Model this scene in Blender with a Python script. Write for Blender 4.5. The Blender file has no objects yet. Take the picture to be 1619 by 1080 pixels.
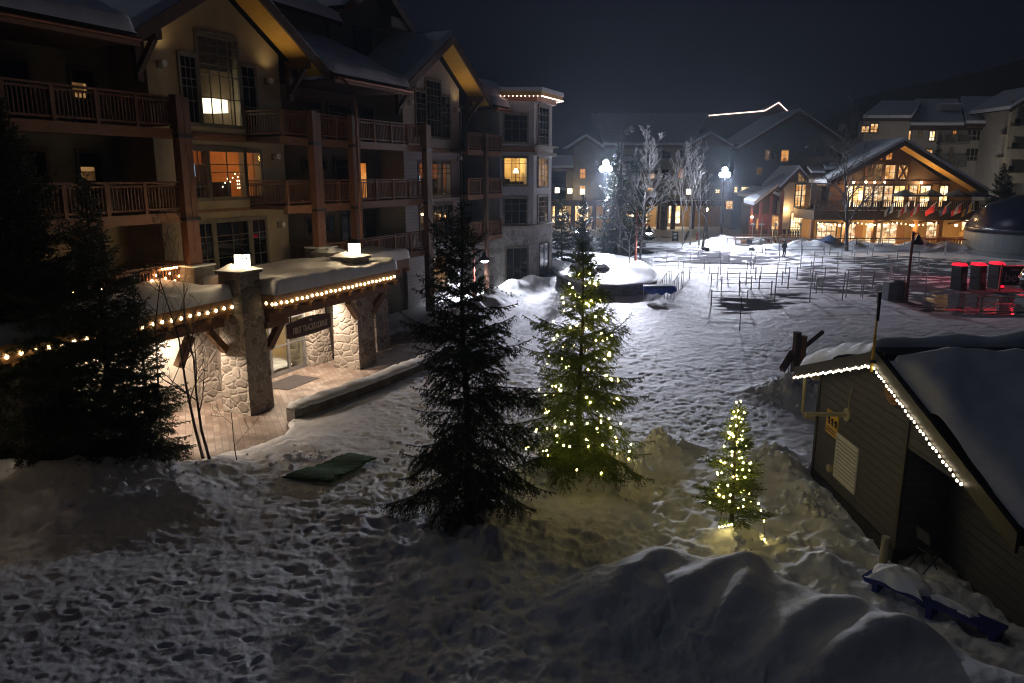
SKY = .07
FILL = .065
CANOPY = 900
LANT = 85
UPL = 32
PUBL = 2.4
LAMP = 1300
RED = 130
FLOOD = 118000
FCONE = 58
FWIDE = .02
HAZE = .00038
import bpy, math, random
import numpy as np
from mathutils import Vector, Matrix
R = math.radians
random.seed(7)
rng = np.random.default_rng(11)
scn = bpy.context.scene
COL = scn.collection

# ------------------------------------------------------------------ helpers
class MB:
    """collects faces; build() links them as one mesh object"""
    def __init__(s, xf=None):
        s.v = []; s.f = []; s.xf = xf; s.sm = False
    def add(s, vs, fs):
        o = len(s.v)
        if s.xf is not None:
            vs = [tuple(s.xf @ Vector(p)) for p in vs]
        s.v.extend(vs)
        s.f.extend([tuple(i + o for i in f) for f in fs])
        return s
    def box(s, x0, x1, y0, y1, z0, z1):
        return s.add([(x0,y0,z0),(x1,y0,z0),(x1,y1,z0),(x0,y1,z0),(x0,y0,z1),(x1,y0,z1),(x1,y1,z1),(x0,y1,z1)],
                     [(3,2,1,0),(4,5,6,7),(0,1,5,4),(1,2,6,5),(2,3,7,6),(3,0,4,7)])
    def hexa(s, b, t):
        return s.add(list(b) + list(t), [(3,2,1,0),(4,5,6,7),(0,1,5,4),(1,2,6,5),(2,3,7,6),(3,0,4,7)])
    def prism(s, poly, z0, z1):
        n = len(poly)
        vs = [(p[0],p[1],z0) for p in poly] + [(p[0],p[1],z1) for p in poly]
        fs = [tuple(range(n-1,-1,-1)), tuple(range(n,2*n))] + [(i,(i+1)%n,n+(i+1)%n,n+i) for i in range(n)]
        return s.add(vs, fs)
    def slab(s, pts, off):
        """polygon pts (3-D) extruded by vector off"""
        n = len(pts); o = Vector(off)
        vs = [tuple(p) for p in pts] + [tuple(Vector(p)+o) for p in pts]
        fs = [tuple(range(n-1,-1,-1)), tuple(range(n,2*n))] + [(i,(i+1)%n,n+(i+1)%n,n+i) for i in range(n)]
        return s.add(vs, fs)
    def bar(s, p, q, w, h=None):
        h = h or w
        p = Vector(p); q = Vector(q); d = (q-p).normalized()
        up = Vector((0,0,1)) if abs(d.z) < .95 else Vector((0,1,0))
        a = d.cross(up).normalized()*w/2; b = a.cross(d).normalized()*h/2
        return s.hexa([p-a-b,p+a-b,p+a+b,p-a+b],[q-a-b,q+a-b,q+a+b,q-a+b])
    def tube(s, path, rad, n=6, cap=True):
        path = [Vector(p) for p in path]
        if not hasattr(rad, '__len__'): rad = [rad]*len(path)
        vs = []; fs = []
        pa = None
        for i, p in enumerate(path):
            d = (path[min(i+1,len(path)-1)] - path[max(i-1,0)])
            d = d.normalized() if d.length > 1e-9 else Vector((0,0,1))
            if pa is None:
                up = Vector((0,0,1)) if abs(d.z) < .9 else Vector((1,0,0))
                a = d.cross(up).normalized()
            else:
                a = (pa - d*pa.dot(d))
                a = a.normalized() if a.length > 1e-6 else d.orthogonal().normalized()
            pa = a; b = d.cross(a)
            for k in range(n):
                t = 2*math.pi*k/n
                vs.append(tuple(p + a*math.cos(t)*rad[i] + b*math.sin(t)*rad[i]))
        for i in range(len(path)-1):
            for k in range(n):
                fs.append((i*n+k, i*n+(k+1)%n, (i+1)*n+(k+1)%n, (i+1)*n+k))
        if cap:
            fs.append(tuple(range(n-1,-1,-1))); m = (len(path)-1)*n
            fs.append(tuple(range(m, m+n)))
        return s.add(vs, fs)
    def lathe(s, prof, cx=0, cy=0, cz=0, n=16):
        vs = []; fs = []
        for (r, z) in prof:
            for k in range(n):
                t = 2*math.pi*k/n
                vs.append((cx+r*math.cos(t), cy+r*math.sin(t), cz+z))
        for i in range(len(prof)-1):
            for k in range(n):
                fs.append((i*n+k, i*n+(k+1)%n, (i+1)*n+(k+1)%n, (i+1)*n+k))
        fs.append(tuple(range(n-1,-1,-1))); m = (len(prof)-1)*n; fs.append(tuple(range(m,m+n)))
        return s.add(vs, fs)
    def ball(s, c, r, n=8, m=6, sz=1.0):
        prof = [(max(1e-4, r*math.sin(math.pi*i/m)), -r*sz*math.cos(math.pi*i/m)) for i in range(m+1)]
        return s.lathe(prof, c[0], c[1], c[2], n)
    def build(s, name, mat, parent=None, loc=(0,0,0), rz=0, smooth=False):
        me = bpy.data.meshes.new(name)
        me.from_pydata([tuple(p) for p in s.v], [], s.f)
        if smooth: me.shade_smooth()
        me.update()
        return link(name, me, mat, parent, loc, rz)

def link(name, me, mat, parent=None, loc=(0,0,0), rz=0):
    o = bpy.data.objects.new(name, me); COL.objects.link(o)
    if mat is not None and me is not None and not me.materials: me.materials.append(mat)
    o.location = loc; o.rotation_euler = (0,0,rz)
    if parent is not None: o.parent = parent
    return o
def np_mesh(name, V, T, smooth=False):
    """V (n,3) float, T (m,k) int"""
    me = bpy.data.meshes.new(name)
    k = T.shape[1]
    me.vertices.add(len(V)); me.vertices.foreach_set('co', np.ascontiguousarray(V, np.float32).ravel())
    me.loops.add(T.size); me.loops.foreach_set('vertex_index', np.ascontiguousarray(T, np.int32).ravel())
    me.polygons.add(len(T)); me.polygons.foreach_set('loop_start', np.arange(0, T.size, k, dtype=np.int32))
    me.polygons.foreach_set('loop_total', np.full(len(T), k, np.int32))
    if smooth: me.polygons.foreach_set('use_smooth', np.ones(len(T), bool))
    me.update(calc_edges=True); me.validate()
    return me
def tag(o, label=None, cat=None, group=None, kind=None):
    if label: o['label'] = label
    if cat: o['category'] = cat
    if group: o['group'] = group
    if kind: o['kind'] = kind
    return o
def thing(name, label, cat, loc=(0,0,0), rz=0, group=None):
    o = bpy.data.objects.new(name, None); COL.objects.link(o)
    o.location = loc; o.rotation_euler = (0,0,rz); o.empty_display_size = .3
    return tag(o, label, cat, group)
def dup(root, loc, rz=0, label=None, group=None, scale=None):
    r = root.copy(); COL.objects.link(r); r.location = loc; r.rotation_euler = (0,0,rz)
    if scale is not None: r.scale = (scale,)*3 if not hasattr(scale,'__len__') else scale
    if label: r['label'] = label
    if group: r['group'] = group
    for ch in list(root.children):
        c = ch.copy(); COL.objects.link(c); c.parent = r
        for g in ch.children:
            d = g.copy(); COL.objects.link(d); d.parent = c
    return r
def ordinal(n):
    w = ['first','second','third','fourth','fifth','sixth','seventh','eighth','ninth','tenth','eleventh','twelfth','thirteenth','fourteenth','fifteenth','sixteenth','seventeenth','eighteenth','nineteenth','twentieth']
    return w[n] if n < len(w) else 'number %d' % (n+1)

# ------------------------------------------------------------------ camera model of the place (metres, camera looks along +Y)
HC = 8.3; FPX = 1200.0; PITCH = math.atan(265/1200.0)
cam = bpy.data.cameras.new('Camera'); camo = bpy.data.objects.new('Camera', cam); COL.objects.link(camo)
cam.sensor_width = 36; cam.lens = 36*FPX/1619; cam.clip_end = 3000; cam.clip_start = .1
camo.location = (0,0,HC); camo.rotation_euler = (math.pi/2 - PITCH, 0, 0)
scn.camera = camo
cP, sP = math.cos(PITCH), math.sin(PITCH)
def ray(u, v):
    a = (u-809.5)/FPX; b = -(v-540)/FPX
    return (a, cP+b*sP, -sP+b*cP)
def gp(u, v, z=0.0):                 # point of a level plane
    r = ray(u,v); t = (z-HC)/r[2]; return (r[0]*t, r[1]*t)
def yp(u, v, y):                     # point of a frontal plane
    r = ray(u,v); t = y/r[1]; return (r[0]*t, HC+r[2]*t)
# lodge frame: local x runs along the facade away from the viewer, local y into the building
LA = math.atan2(520, FPX/cP); LO = (-12.07, 32.6); LROT = math.pi/2 - LA
LD = (math.sin(LA), math.cos(LA)); LN = (-LD[1], LD[0])
def l2w(s, t): return (LO[0]+LD[0]*s+LN[0]*t, LO[1]+LD[1]*s+LN[1]*t)

# ------------------------------------------------------------------ materials
def new_mat(name):
    m = bpy.data.materials.new(name); m.use_nodes = True
    nt = m.node_tree; b = nt.nodes['Principled BSDF']
    return m, nt, b
def N(nt, t, **kw):
    n = nt.nodes.new(t)
    for k, v in kw.items():
        if k in n.inputs: n.inputs[k].default_value = v
        else: setattr(n, k, v)
    return n
def ramp(nt, fac, stops):
    r = nt.nodes.new('ShaderNodeValToRGB'); e = r.color_ramp.elements
    while len(e) < len(stops): e.new(.5)
    for i, (p, c) in enumerate(stops):
        e[i].position = p; e[i].color = (*c, 1) if len(c) == 3 else c
    nt.links.new(fac, r.inputs[0]); return r.outputs[0]
def coords(nt, kind='Object', scale=(1,1,1), rot=(0,0,0)):
    tc = nt.nodes.new('ShaderNodeTexCoord'); mp = nt.nodes.new('ShaderNodeMapping')
    mp.inputs['Scale'].default_value = scale; mp.inputs['Rotation'].default_value = rot
    nt.links.new(tc.outputs[kind], mp.inputs[0]); return mp.outputs[0]
def bump(nt, b, h, strength=.3, dist=.02):
    n = N(nt, 'ShaderNodeBump', Strength=strength, Distance=dist)
    nt.links.new(h, n.inputs['Height']); nt.links.new(n.outputs[0], b.inputs['Normal']); return n
def noisy(name, c1, c2, scale=4, rough=.7, stretch=(1,1,1), bs=.25, bd=.02, metal=0, spec=.5, detail=6):
    m, nt, b = new_mat(name)
    co = coords(nt, 'Object', stretch)
    n = N(nt, 'ShaderNodeTexNoise', Scale=scale, Detail=detail, Roughness=.6); nt.links.new(co, n.inputs['Vector'])
    nt.links.new(ramp(nt, n.outputs['Fac'], [(.3,c1),(.72,c2)]), b.inputs['Base Color'])
    b.inputs['Roughness'].default_value = rough; b.inputs['Metallic'].default_value = metal
    b.inputs['Specular IOR Level'].default_value = spec
    if bs: bump(nt, b, n.outputs['Fac'], bs, bd)
    return m
def emit(name, col, strength, sampled=True):
    m, nt, b = new_mat(name)
    b.inputs['Base Color'].default_value = (.02,.02,.02,1)
    b.inputs['Emission Color'].default_value = (*col,1); b.inputs['Emission Strength'].default_value = strength
    if not sampled: m.cycles.emission_sampling = 'NONE'
    return m
M = {}
M['snow'] = noisy('snow', (.74,.77,.82), (.84,.86,.9), 14, .62, bs=.35, bd=.02)
M['roof_snow'] = noisy('roof_snow', (.72,.74,.8), (.84,.86,.9), 2.2, .6, bs=.5, bd=.06)
M['thin_snow'] = noisy('thin_snow', (.30,.31,.34), (.62,.64,.7), 5, .6, stretch=(.6,1,1), bs=.6, bd=.05)
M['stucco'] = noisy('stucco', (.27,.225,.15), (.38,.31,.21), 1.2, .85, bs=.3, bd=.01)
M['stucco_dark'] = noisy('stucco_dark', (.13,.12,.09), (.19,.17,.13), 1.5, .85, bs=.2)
M['stucco_pale'] = noisy('stucco_pale', (.36,.32,.27), (.46,.42,.36), 1.5, .85, bs=.2)
M['trim'] = noisy('trim', (.07,.06,.042), (.12,.1,.07), 3, .7, stretch=(1,1,.3))
M['frame_tan'] = noisy('frame_tan', (.12,.105,.08), (.17,.15,.115), 3, .65)
M['frame_dark'] = noisy('frame_dark', (.03,.025,.02), (.05,.042,.034), 3, .5)
M['frame_cream'] = noisy('frame_cream', (.36,.32,.22), (.45,.4,.28), 3, .6)
def wood(name, c1, c2, sc=3, axis=2):
    st = [9,9,9]; st[axis] = .7
    return noisy(name, c1, c2, sc, .62, stretch=tuple(st), bs=.35, bd=.01)
M['cedar'] = wood('cedar', (.10,.042,.022), (.21,.09,.045))
M['cedar_beam'] = wood('cedar_beam', (.14,.065,.034), (.27,.13,.068), axis=0)
M['cedar_dark'] = wood('cedar_dark', (.045,.02,.012), (.10,.045,.025))
M['beam_brown'] = wood('beam_brown', (.12,.06,.025), (.26,.14,.06), axis=0)
M['door_wood'] = wood('door_wood', (.20,.09,.03), (.32,.16,.06))
M['soffit_pine'] = wood('soffit_pine', (.55,.30,.05), (.72,.44,.09), axis=1)
M['roofing'] = noisy('roofing', (.012,.012,.014), (.035,.033,.034), 6, .8, stretch=(1,4,4))
M['metal_grey'] = noisy('metal_grey', (.24,.25,.27), (.36,.37,.4), 8, .38, metal=.8, bs=.05)
M['rail_pale'] = noisy('rail_pale', (.34,.34,.36), (.5,.5,.52), 8, .5, bs=.05)
M['metal_dark'] = noisy('metal_dark', (.012,.012,.013), (.03,.03,.032), 6, .45, metal=.3, bs=.1)
M['metal_black_gloss'] = noisy('metal_black_gloss', (.008,.009,.012), (.016,.017,.022), 4, .12, metal=.2, bs=.02)
M['copper'] = noisy('copper', (.20,.08,.04), (.32,.14,.08), 6, .35, metal=.7, bs=.08)
M['white_paint'] = noisy('white_paint', (.62,.62,.6), (.74,.74,.72), 5, .55, bs=.05)
M['rust_red'] = noisy('rust_red', (.16,.035,.025), (.24,.06,.04), 6, .6, bs=.1)
M['red_paint'] = noisy('red_paint', (.55,.03,.03), (.68,.05,.05), 5, .45, bs=.05)
M['blue_paint'] = noisy('blue_paint', (.012,.025,.16), (.025,.045,.24), 5, .5, bs=.1)
M['blue_tarp'] = noisy('blue_tarp', (.012,.07,.42), (.03,.13,.62), 4, .5, bs=.4, bd=.04)
M['blue_canvas'] = noisy('blue_canvas', (.02,.06,.16), (.04,.1,.24), 5, .8)
M['navy_shell'] = noisy('navy_shell', (.006,.012,.03), (.012,.02,.045), 2, .25, bs=.03)
M['grey_shell'] = noisy('grey_shell', (.10,.12,.13), (.15,.17,.18), 2, .4, stretch=(6,6,.5), bs=.1)
M['bark'] = noisy('bark', (.02,.014,.010), (.07,.052,.038), 9, .9, stretch=(3,3,.6), bs=.8, bd=.03)
M['bark_grey'] = noisy('bark_grey', (.05,.043,.04), (.13,.115,.105), 9, .85, stretch=(3,3,.6), bs=.5)
M['bark_birch'] = noisy('bark_birch', (.16,.15,.15), (.5,.48,.46), 7, .75, stretch=(1,1,3), bs=.4)
M['twig'] = noisy('twig', (.035,.026,.022), (.09,.07,.06), 9, .85)
def needles(name, c1, c2):
    m, nt, b = new_mat(name)
    g = nt.nodes.new('ShaderNodeNewGeometry')
    co = coords(nt, 'Object'); n = N(nt, 'ShaderNodeTexNoise', Scale=2.3, Detail=3); nt.links.new(co, n.inputs['Vector'])
    mx = N(nt, 'ShaderNodeMath', operation='ADD'); mx.use_clamp = True
    m2 = N(nt, 'ShaderNodeMath', operation='MULTIPLY'); m2.inputs[1].default_value = .5
    nt.links.new(g.outputs['Random Per Island'], m2.inputs[0]); nt.links.new(m2.outputs[0], mx.inputs[0])
    m3 = N(nt, 'ShaderNodeMath', operation='MULTIPLY'); m3.inputs[1].default_value = .6
    nt.links.new(n.outputs['Fac'], m3.inputs[0]); nt.links.new(m3.outputs[0], mx.inputs[1])
    nt.links.new(ramp(nt, mx.outputs[0], [(.15,c1),(.85,c2)]), b.inputs['Base Color'])
    b.inputs['Roughness'].default_value = .55; b.inputs['Specular IOR Level'].default_value = .3
    return m
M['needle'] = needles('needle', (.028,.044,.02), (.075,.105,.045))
M['needle_lit'] = needles('needle_lit', (.07,.115,.012), (.165,.225,.028))  # yellow-green of bulb-lit foliage put into the needle colour
M['needle_far'] = needles('needle_far', (.012,.022,.014), (.03,.05,.028))
def stone(name, scale, c1, c2, mortar, rand=.95):
    m, nt, b = new_mat(name)
    co = coords(nt, 'Object', (1,1,1.25))
    w = N(nt, 'ShaderNodeTexNoise', Scale=3.0, Detail=3); nt.links.new(co, w.inputs['Vector'])
    ad = N(nt, 'ShaderNodeVectorMath', operation='ADD'); sc = N(nt, 'ShaderNodeVectorMath', operation='SCALE'); sc.inputs['Scale'].default_value = .14
    nt.links.new(w.outputs['Color'], sc.inputs[0]); nt.links.new(co, ad.inputs[0]); nt.links.new(sc.outputs[0], ad.inputs[1])
    v = N(nt, 'ShaderNodeTexVoronoi', Scale=scale, Randomness=rand); v.feature = 'F1'
    e = N(nt, 'ShaderNodeTexVoronoi', Scale=scale, Randomness=rand); e.feature = 'DISTANCE_TO_EDGE'
    nt.links.new(ad.outputs[0], v.inputs['Vector']); nt.links.new(ad.outputs[0], e.inputs['Vector'])
    sepc = N(nt, 'ShaderNodeSeparateColor'); nt.links.new(v.outputs['Color'], sepc.inputs[0])
    n = N(nt, 'ShaderNodeTexNoise', Scale=11, Detail=7, Roughness=.65); nt.links.new(co, n.inputs['Vector'])
    mx0 = N(nt, 'ShaderNodeMix', data_type='FLOAT'); mx0.inputs[0].default_value = .5
    nt.links.new(sepc.outputs[0], mx0.inputs[2]); nt.links.new(n.outputs['Fac'], mx0.inputs[3])
    base = ramp(nt, mx0.outputs[0], [(.2,c1),(.75,c2)])
    edge = ramp(nt, e.outputs['Distance'], [(.02,(0,0,0)),(.055,(1,1,1))])
    mx = N(nt, 'ShaderNodeMix', data_type='RGBA'); mx.inputs[6].default_value = (*mortar,1)
    nt.links.new(edge, mx.inputs[0]); nt.links.new(base, mx.inputs[7]); nt.links.new(mx.outputs[2], b.inputs['Base Color'])
    b.inputs['Roughness'].default_value = .85
    rr = ramp(nt, e.outputs['Distance'], [(.0,(0,0,0)),(.16,(1,1,1))])
    hm = N(nt, 'ShaderNodeMix', data_type='FLOAT'); hm.inputs[0].default_value = .35
    nt.links.new(rr, hm.inputs[2]); nt.links.new(n.outputs['Fac'], hm.inputs[3])
    bump(nt, b, hm.outputs[0], .9, .05)
    return m
M['stone'] = stone('stone', 2.6, (.15,.13,.11), (.36,.32,.28), (.42,.38,.33))
M['stone_dark'] = stone('stone_dark', 2.2, (.09,.08,.075), (.2,.185,.17), (.14,.13,.12))
M['stone_grey'] = stone('stone_grey', 1.7, (.26,.245,.24), (.5,.475,.46), (.52,.5,.48))
def siding(name, c1, c2, pitch, vertical=False):
    m, nt, b = new_mat(name)
    tc = nt.nodes.new('ShaderNodeTexCoord'); sp = nt.nodes.new('ShaderNodeSeparateXYZ'); nt.links.new(tc.outputs['Object'], sp.inputs[0])
    if vertical:
        a = N(nt, 'ShaderNodeMath', operation='ADD'); nt.links.new(sp.outputs[0], a.inputs[0]); nt.links.new(sp.outputs[1], a.inputs[1]); src = a.outputs[0]
    else: src = sp.outputs[2]
    d = N(nt, 'ShaderNodeMath', operation='DIVIDE'); d.inputs[1].default_value = pitch; nt.links.new(src, d.inputs[0])
    f = N(nt, 'ShaderNodeMath', operation='FRACT'); nt.links.new(d.outputs[0], f.inputs[0])
    n = N(nt, 'ShaderNodeTexNoise', Scale=3, Detail=6); nt.links.new(coords(nt,'Object',(1,1,6) if not vertical else (6,6,1)), n.inputs['Vector'])
    base = ramp(nt, n.outputs['Fac'], [(.3,c1),(.7,c2)])
    gap = ramp(nt, f.outputs[0], [(.0,(.25,)*3),(.08,(1,)*3)])
    mx = N(nt, 'ShaderNodeMix', data_type='RGBA', blend_type='MULTIPLY'); mx.inputs[0].default_value = 1
    nt.links.new(base, mx.inputs[6]); nt.links.new(gap, mx.inputs[7]); nt.links.new(mx.outputs[2], b.inputs['Base Color'])
    b.inputs['Roughness'].default_value = .7
    prof = ramp(nt, f.outputs[0], [(.0,(0,)*3),(.1,(1,)*3),(1,(.4,)*3)])
    bump(nt, b, prof, .8, .02)
    return m
M['siding_hut'] = siding('siding_hut', (.05,.051,.062), (.082,.082,.096), .2)
M['siding_grey'] = siding('siding_grey', (.36,.355,.36), (.46,.455,.46), .2)
M['batten_grey'] = siding('batten_grey', (.36,.36,.38), (.46,.46,.48), .3, True)
M['batten_tan'] = siding('batten_tan', (.36,.22,.085), (.46,.30,.12), .3, True)
M['siding_brown'] = siding('siding_brown', (.05,.032,.02), (.085,.055,.035), .25)
M['siding_blue'] = siding('siding_blue', (.05,.055,.065), (.08,.085,.095), .3)
def pavers():
    m, nt, b = new_mat('pavers')
    co = coords(nt, 'Object', (1,1,1), (0,0,LROT))
    br = N(nt, 'ShaderNodeTexBrick', Scale=1.0); br.inputs['Brick Width'].default_value = .42; br.inputs['Row Height'].default_value = .21
    br.inputs['Mortar Size'].default_value = .012; br.inputs['Bias'].default_value = -.1
    br.inputs['Color1'].default_value = (.19,.14,.115,1); br.inputs['Color2'].default_value = (.33,.28,.245,1); br.inputs['Mortar'].default_value = (.12,.1,.09,1)
    nt.links.new(co, br.inputs['Vector'])
    n = N(nt, 'ShaderNodeTexNoise', Scale=1.6, Detail=6); nt.links.new(co, n.inputs['Vector'])
    mx = N(nt, 'ShaderNodeMix', data_type='RGBA', blend_type='MULTIPLY'); mx.inputs[0].default_value = .8
    nt.links.new(br.outputs['Color'], mx.inputs[6]); nt.links.new(ramp(nt, n.outputs['Fac'], [(.3,(.5,.48,.46)),(.7,(1,1,1))]), mx.inputs[7])
    nt.links.new(mx.outputs[2], b.inputs['Base Color'])
    b.inputs['Roughness'].default_value = .5
    nt.links.new(ramp(nt, n.outputs['Fac'], [(.35,(.35,)*3),(.7,(.7,)*3)]), b.inputs['Roughness'])
    bump(nt, b, br.outputs['Fac'], -.4, .01)
    return m
M['pavers'] = pavers()
def mat_glass_dark():
    m, nt, b = new_mat('dark_glass')
    b.inputs['Base Color'].default_value = (.006,.007,.009,1); b.inputs['Roughness'].default_value = .03
    b.inputs['Specular IOR Level'].default_value = .8
    n = N(nt, 'ShaderNodeTexNoise', Scale=.9, Detail=1); nt.links.new(coords(nt), n.inputs['Vector']); bump(nt, b, n.outputs['Fac'], .05, .02)
    return m
M['glass_dark'] = mat_glass_dark()
def mat_glass_clear():
    m = bpy.data.materials.new('clear_glass'); m.use_nodes = True; nt = m.node_tree; nt.nodes.clear()
    o = nt.nodes.new('ShaderNodeOutputMaterial'); t = nt.nodes.new('ShaderNodeBsdfTransparent'); g = N(nt,'ShaderNodeBsdfGlossy', Roughness=.02)
    lw_ = N(nt,'ShaderNodeLayerWeight', Blend=.5); pw = N(nt,'ShaderNodeMath', operation='POWER'); pw.inputs[1].default_value = 4; nt.links.new(lw_.outputs['Facing'], pw.inputs[0]); fr = N(nt,'ShaderNodeMath', operation='MULTIPLY_ADD'); nt.links.new(pw.outputs[0], fr.inputs[0]); fr.inputs[1].default_value = .8; fr.inputs[2].default_value = .07; mx = nt.nodes.new('ShaderNodeMixShader')
    t.inputs[0].default_value = (.9,.92,.9,1)
    nt.links.new(fr.outputs[0], mx.inputs[0]); nt.links.new(t.outputs[0], mx.inputs[1]); nt.links.new(g.outputs[0], mx.inputs[2]); nt.links.new(mx.outputs[0], o.inputs[0])
    return m
M['glass_clear'] = mat_glass_clear()
def lit_pane(name, c1, c2, strength, sc=1.6, lo=.25):
    """a lit room seen through glass: curtains and furniture break the light up"""
    m, nt, b = new_mat(name)
    co = coords(nt, 'Object', (1,1,1))
    v = N(nt, 'ShaderNodeTexVoronoi', Scale=sc); v.distance = 'CHEBYCHEV'; nt.links.new(co, v.inputs['Vector'])
    n = N(nt, 'ShaderNodeTexNoise', Scale=sc*1.3, Detail=4); nt.links.new(co, n.inputs['Vector'])
    sc_ = N(nt, 'ShaderNodeSeparateColor'); nt.links.new(v.outputs['Color'], sc_.inputs[0])
    a = N(nt, 'ShaderNodeMath', operation='MULTIPLY'); nt.links.new(sc_.outputs[0], a.inputs[0]); a.inputs[1].default_value = .55
    a2 = N(nt, 'ShaderNodeMath', operation='MULTIPLY_ADD'); nt.links.new(n.outputs['Fac'], a2.inputs[0]); a2.inputs[1].default_value = .6; nt.links.new(a.outputs[0], a2.inputs[2])
    b.inputs['Base Color'].default_value = (.02,.015,.01,1); b.inputs['Roughness'].default_value = .1
    nt.links.new(ramp(nt, a2.outputs[0], [(.2,tuple(x*lo for x in c1)),(.5,c1),(.8,c2)]), b.inputs['Emission Color'])
    b.inputs['Emission Strength'].default_value = strength
    return m
M['lit_warm'] = lit_pane('lit_warm', (.75,.32,.08), (1,.72,.38), 1.1)
M['lit_bright'] = lit_pane('lit_bright', (.9,.55,.2), (1,.85,.6), 2.2)
M['lit_shop'] = lit_pane('lit_shop', (.8,.45,.2), (1,.8,.55), 1.3, 2.6, .12)
M['lit_dim'] = lit_pane('lit_dim', (.25,.12,.04), (.5,.28,.1), .6, 1.8, .1)
M['lit_orange'] = lit_pane('lit_orange', (.7,.22,.04), (.9,.42,.12), .9)
M['bulb_warm'] = emit('bulb_warm', (1,.70,.34), 10)
M['bulb_gold'] = emit('bulb_gold', (1,.76,.24), 56)
M['bulb_white'] = emit('bulb_white', (1,.84,.58), 9)
M['bulb_orange'] = emit('bulb_orange', (1,.5,.2), 70)
M['bulb_pink'] = emit('bulb_pink', (1,.66,.58), 8)
M['lantern_glow'] = emit('lantern_glow', (1,.74,.42), LANT)
M['far_lantern'] = emit('far_lantern', (1,.78,.5), 14)
M['down_glow'] = emit('down_glow', (1,.74,.5), 30)
M['sconce_glow'] = emit('sconce_glow', (1,.70,.36), 60)
M['cool_glow'] = emit('cool_glow', (.82,.9,1), 60)
M['flood_glow'] = emit('flood_glow', (.78,.85,1), 2100)
M['red_glow'] = emit('red_glow', (1,.01,.03), 1.7)
M['tv_glow'] = emit('tv_glow', (.35,.65,1), 4)
M['wire'] = noisy('wire', (.01,.014,.01), (.02,.025,.018), 5, .7)

def copies_of_bulb(mesh, pts, parent, name='bulb'):
    for p in pts:
        b = bpy.data.objects.new(name, mesh); COL.objects.link(b); b.parent = parent; b.location = p
def bulb_mesh(name, mat, r, sz=1.3):
    mb = MB(); mb.ball((0,0,0), r, 8, 5, sz)
    me = bpy.data.meshes.new(name); me.from_pydata(mb.v, [], mb.f); me.shade_smooth(); me.materials.append(mat); return me
def light(name, kind, loc, power, col, size=.1, target=None, angle=None, blend=.5):
    l = bpy.data.lights.new(name, kind); l.energy = power; l.color = col
    if kind != 'SUN': l.shadow_soft_size = size
    o = bpy.data.objects.new(name, l); COL.objects.link(o); o.location = loc
    if target is not None:
        o.rotation_euler = (Vector(target)-Vector(loc)).to_track_quat('-Z','Y').to_euler()
    if angle: l.spot_size = R(angle); l.spot_blend = blend
    return o

# ------------------------------------------------------------------ noise in numpy
def _hash(ix, iy, seed):
    h = (ix.astype(np.int64)*374761393 + iy.astype(np.int64)*668265263 + seed*982451653) & 0xffffffff
    h = ((h ^ (h >> 13))*1274126177) & 0xffffffff
    h = h ^ (h >> 16)
    return (h & 0xffffff)/float(0xffffff)
def vnoise(X, Y, size, seed=0):
    x = X/size; y = Y/size; ix = np.floor(x); iy = np.floor(y); fx = x-ix; fy = y-iy
    fx = fx*fx*fx*(fx*(fx*6-15)+10); fy = fy*fy*fy*(fy*(fy*6-15)+10)
    a = _hash(ix,iy,seed); b = _hash(ix+1,iy,seed); c = _hash(ix,iy+1,seed); d = _hash(ix+1,iy+1,seed)
    return (a*(1-fx)+b*fx)*(1-fy)+(c*(1-fx)+d*fx)*fy - .5
def fbm(X, Y, size, seed=0, oct=4, g=.5):
    o = 0; a = 1
    for k in range(oct):
        o = o + a*vnoise(X*math.cos(k)+Y*math.sin(k), -X*math.sin(k)+Y*math.cos(k), size/2**k, seed+k*17); a *= g
    return o
def cells(X, Y, size, seed=0):
    x = X/size; y = Y/size; ix = np.floor(x); iy = np.floor(y)
    best = np.full(X.shape, 9.0); bid = np.zeros(X.shape)
    for dx in (-1,0,1):
        for dy in (-1,0,1):
            cx = ix+dx; cy = iy+dy
            px = cx+_hash(cx,cy,seed); py = cy+_hash(cx,cy,seed+5)
            d = np.hypot(px-x, py-y); m = d < best
            best = np.where(m, d, best); bid = np.where(m, _hash(cx,cy,seed+9), bid)
    return best, bid
def sstep(a, b, x):
    t = np.clip((x-a)/(b-a), 0, 1); return t*t*(3-2*t)
def polydist(X, Y, pts):
    """distance to a polyline, plus parameter-interpolated third value and side sign"""
    D = np.full(X.shape, 1e9); V = np.zeros(X.shape); S = np.zeros(X.shape)
    for a, b in zip(pts[:-1], pts[1:]):
        dx, dy = b[0]-a[0], b[1]-a[1]; L2 = dx*dx+dy*dy
        t = np.clip(((X-a[0])*dx+(Y-a[1])*dy)/L2, 0, 1)
        d = np.hypot(X-a[0]-t*dx, Y-a[1]-t*dy); m = d < D
        D = np.where(m, d, D)
        if len(a) > 2: V = np.where(m, a[2]+t*(b[2]-a[2]), V)
        S = np.where(m, np.sign(dx*(Y-a[1])-dy*(X-a[0])), S)
    return D, V, S
def inside(X, Y, poly):
    r = np.zeros(X.shape, bool); n = len(poly)
    for i in range(n):
        x0,y0 = poly[i][:2]; x1,y1 = poly[(i+1)%n][:2]
        if y0 == y1: continue
        c = ((y0 > Y) != (y1 > Y)) & (X < (x1-x0)*(Y-y0)/(y1-y0)+x0)
        r ^= c
    return r
def sdist(X, Y, poly):
    D, _, _ = polydist(X, Y, list(poly)+[poly[0]])
    return np.where(inside(X,Y,poly), -D, D)
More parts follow.
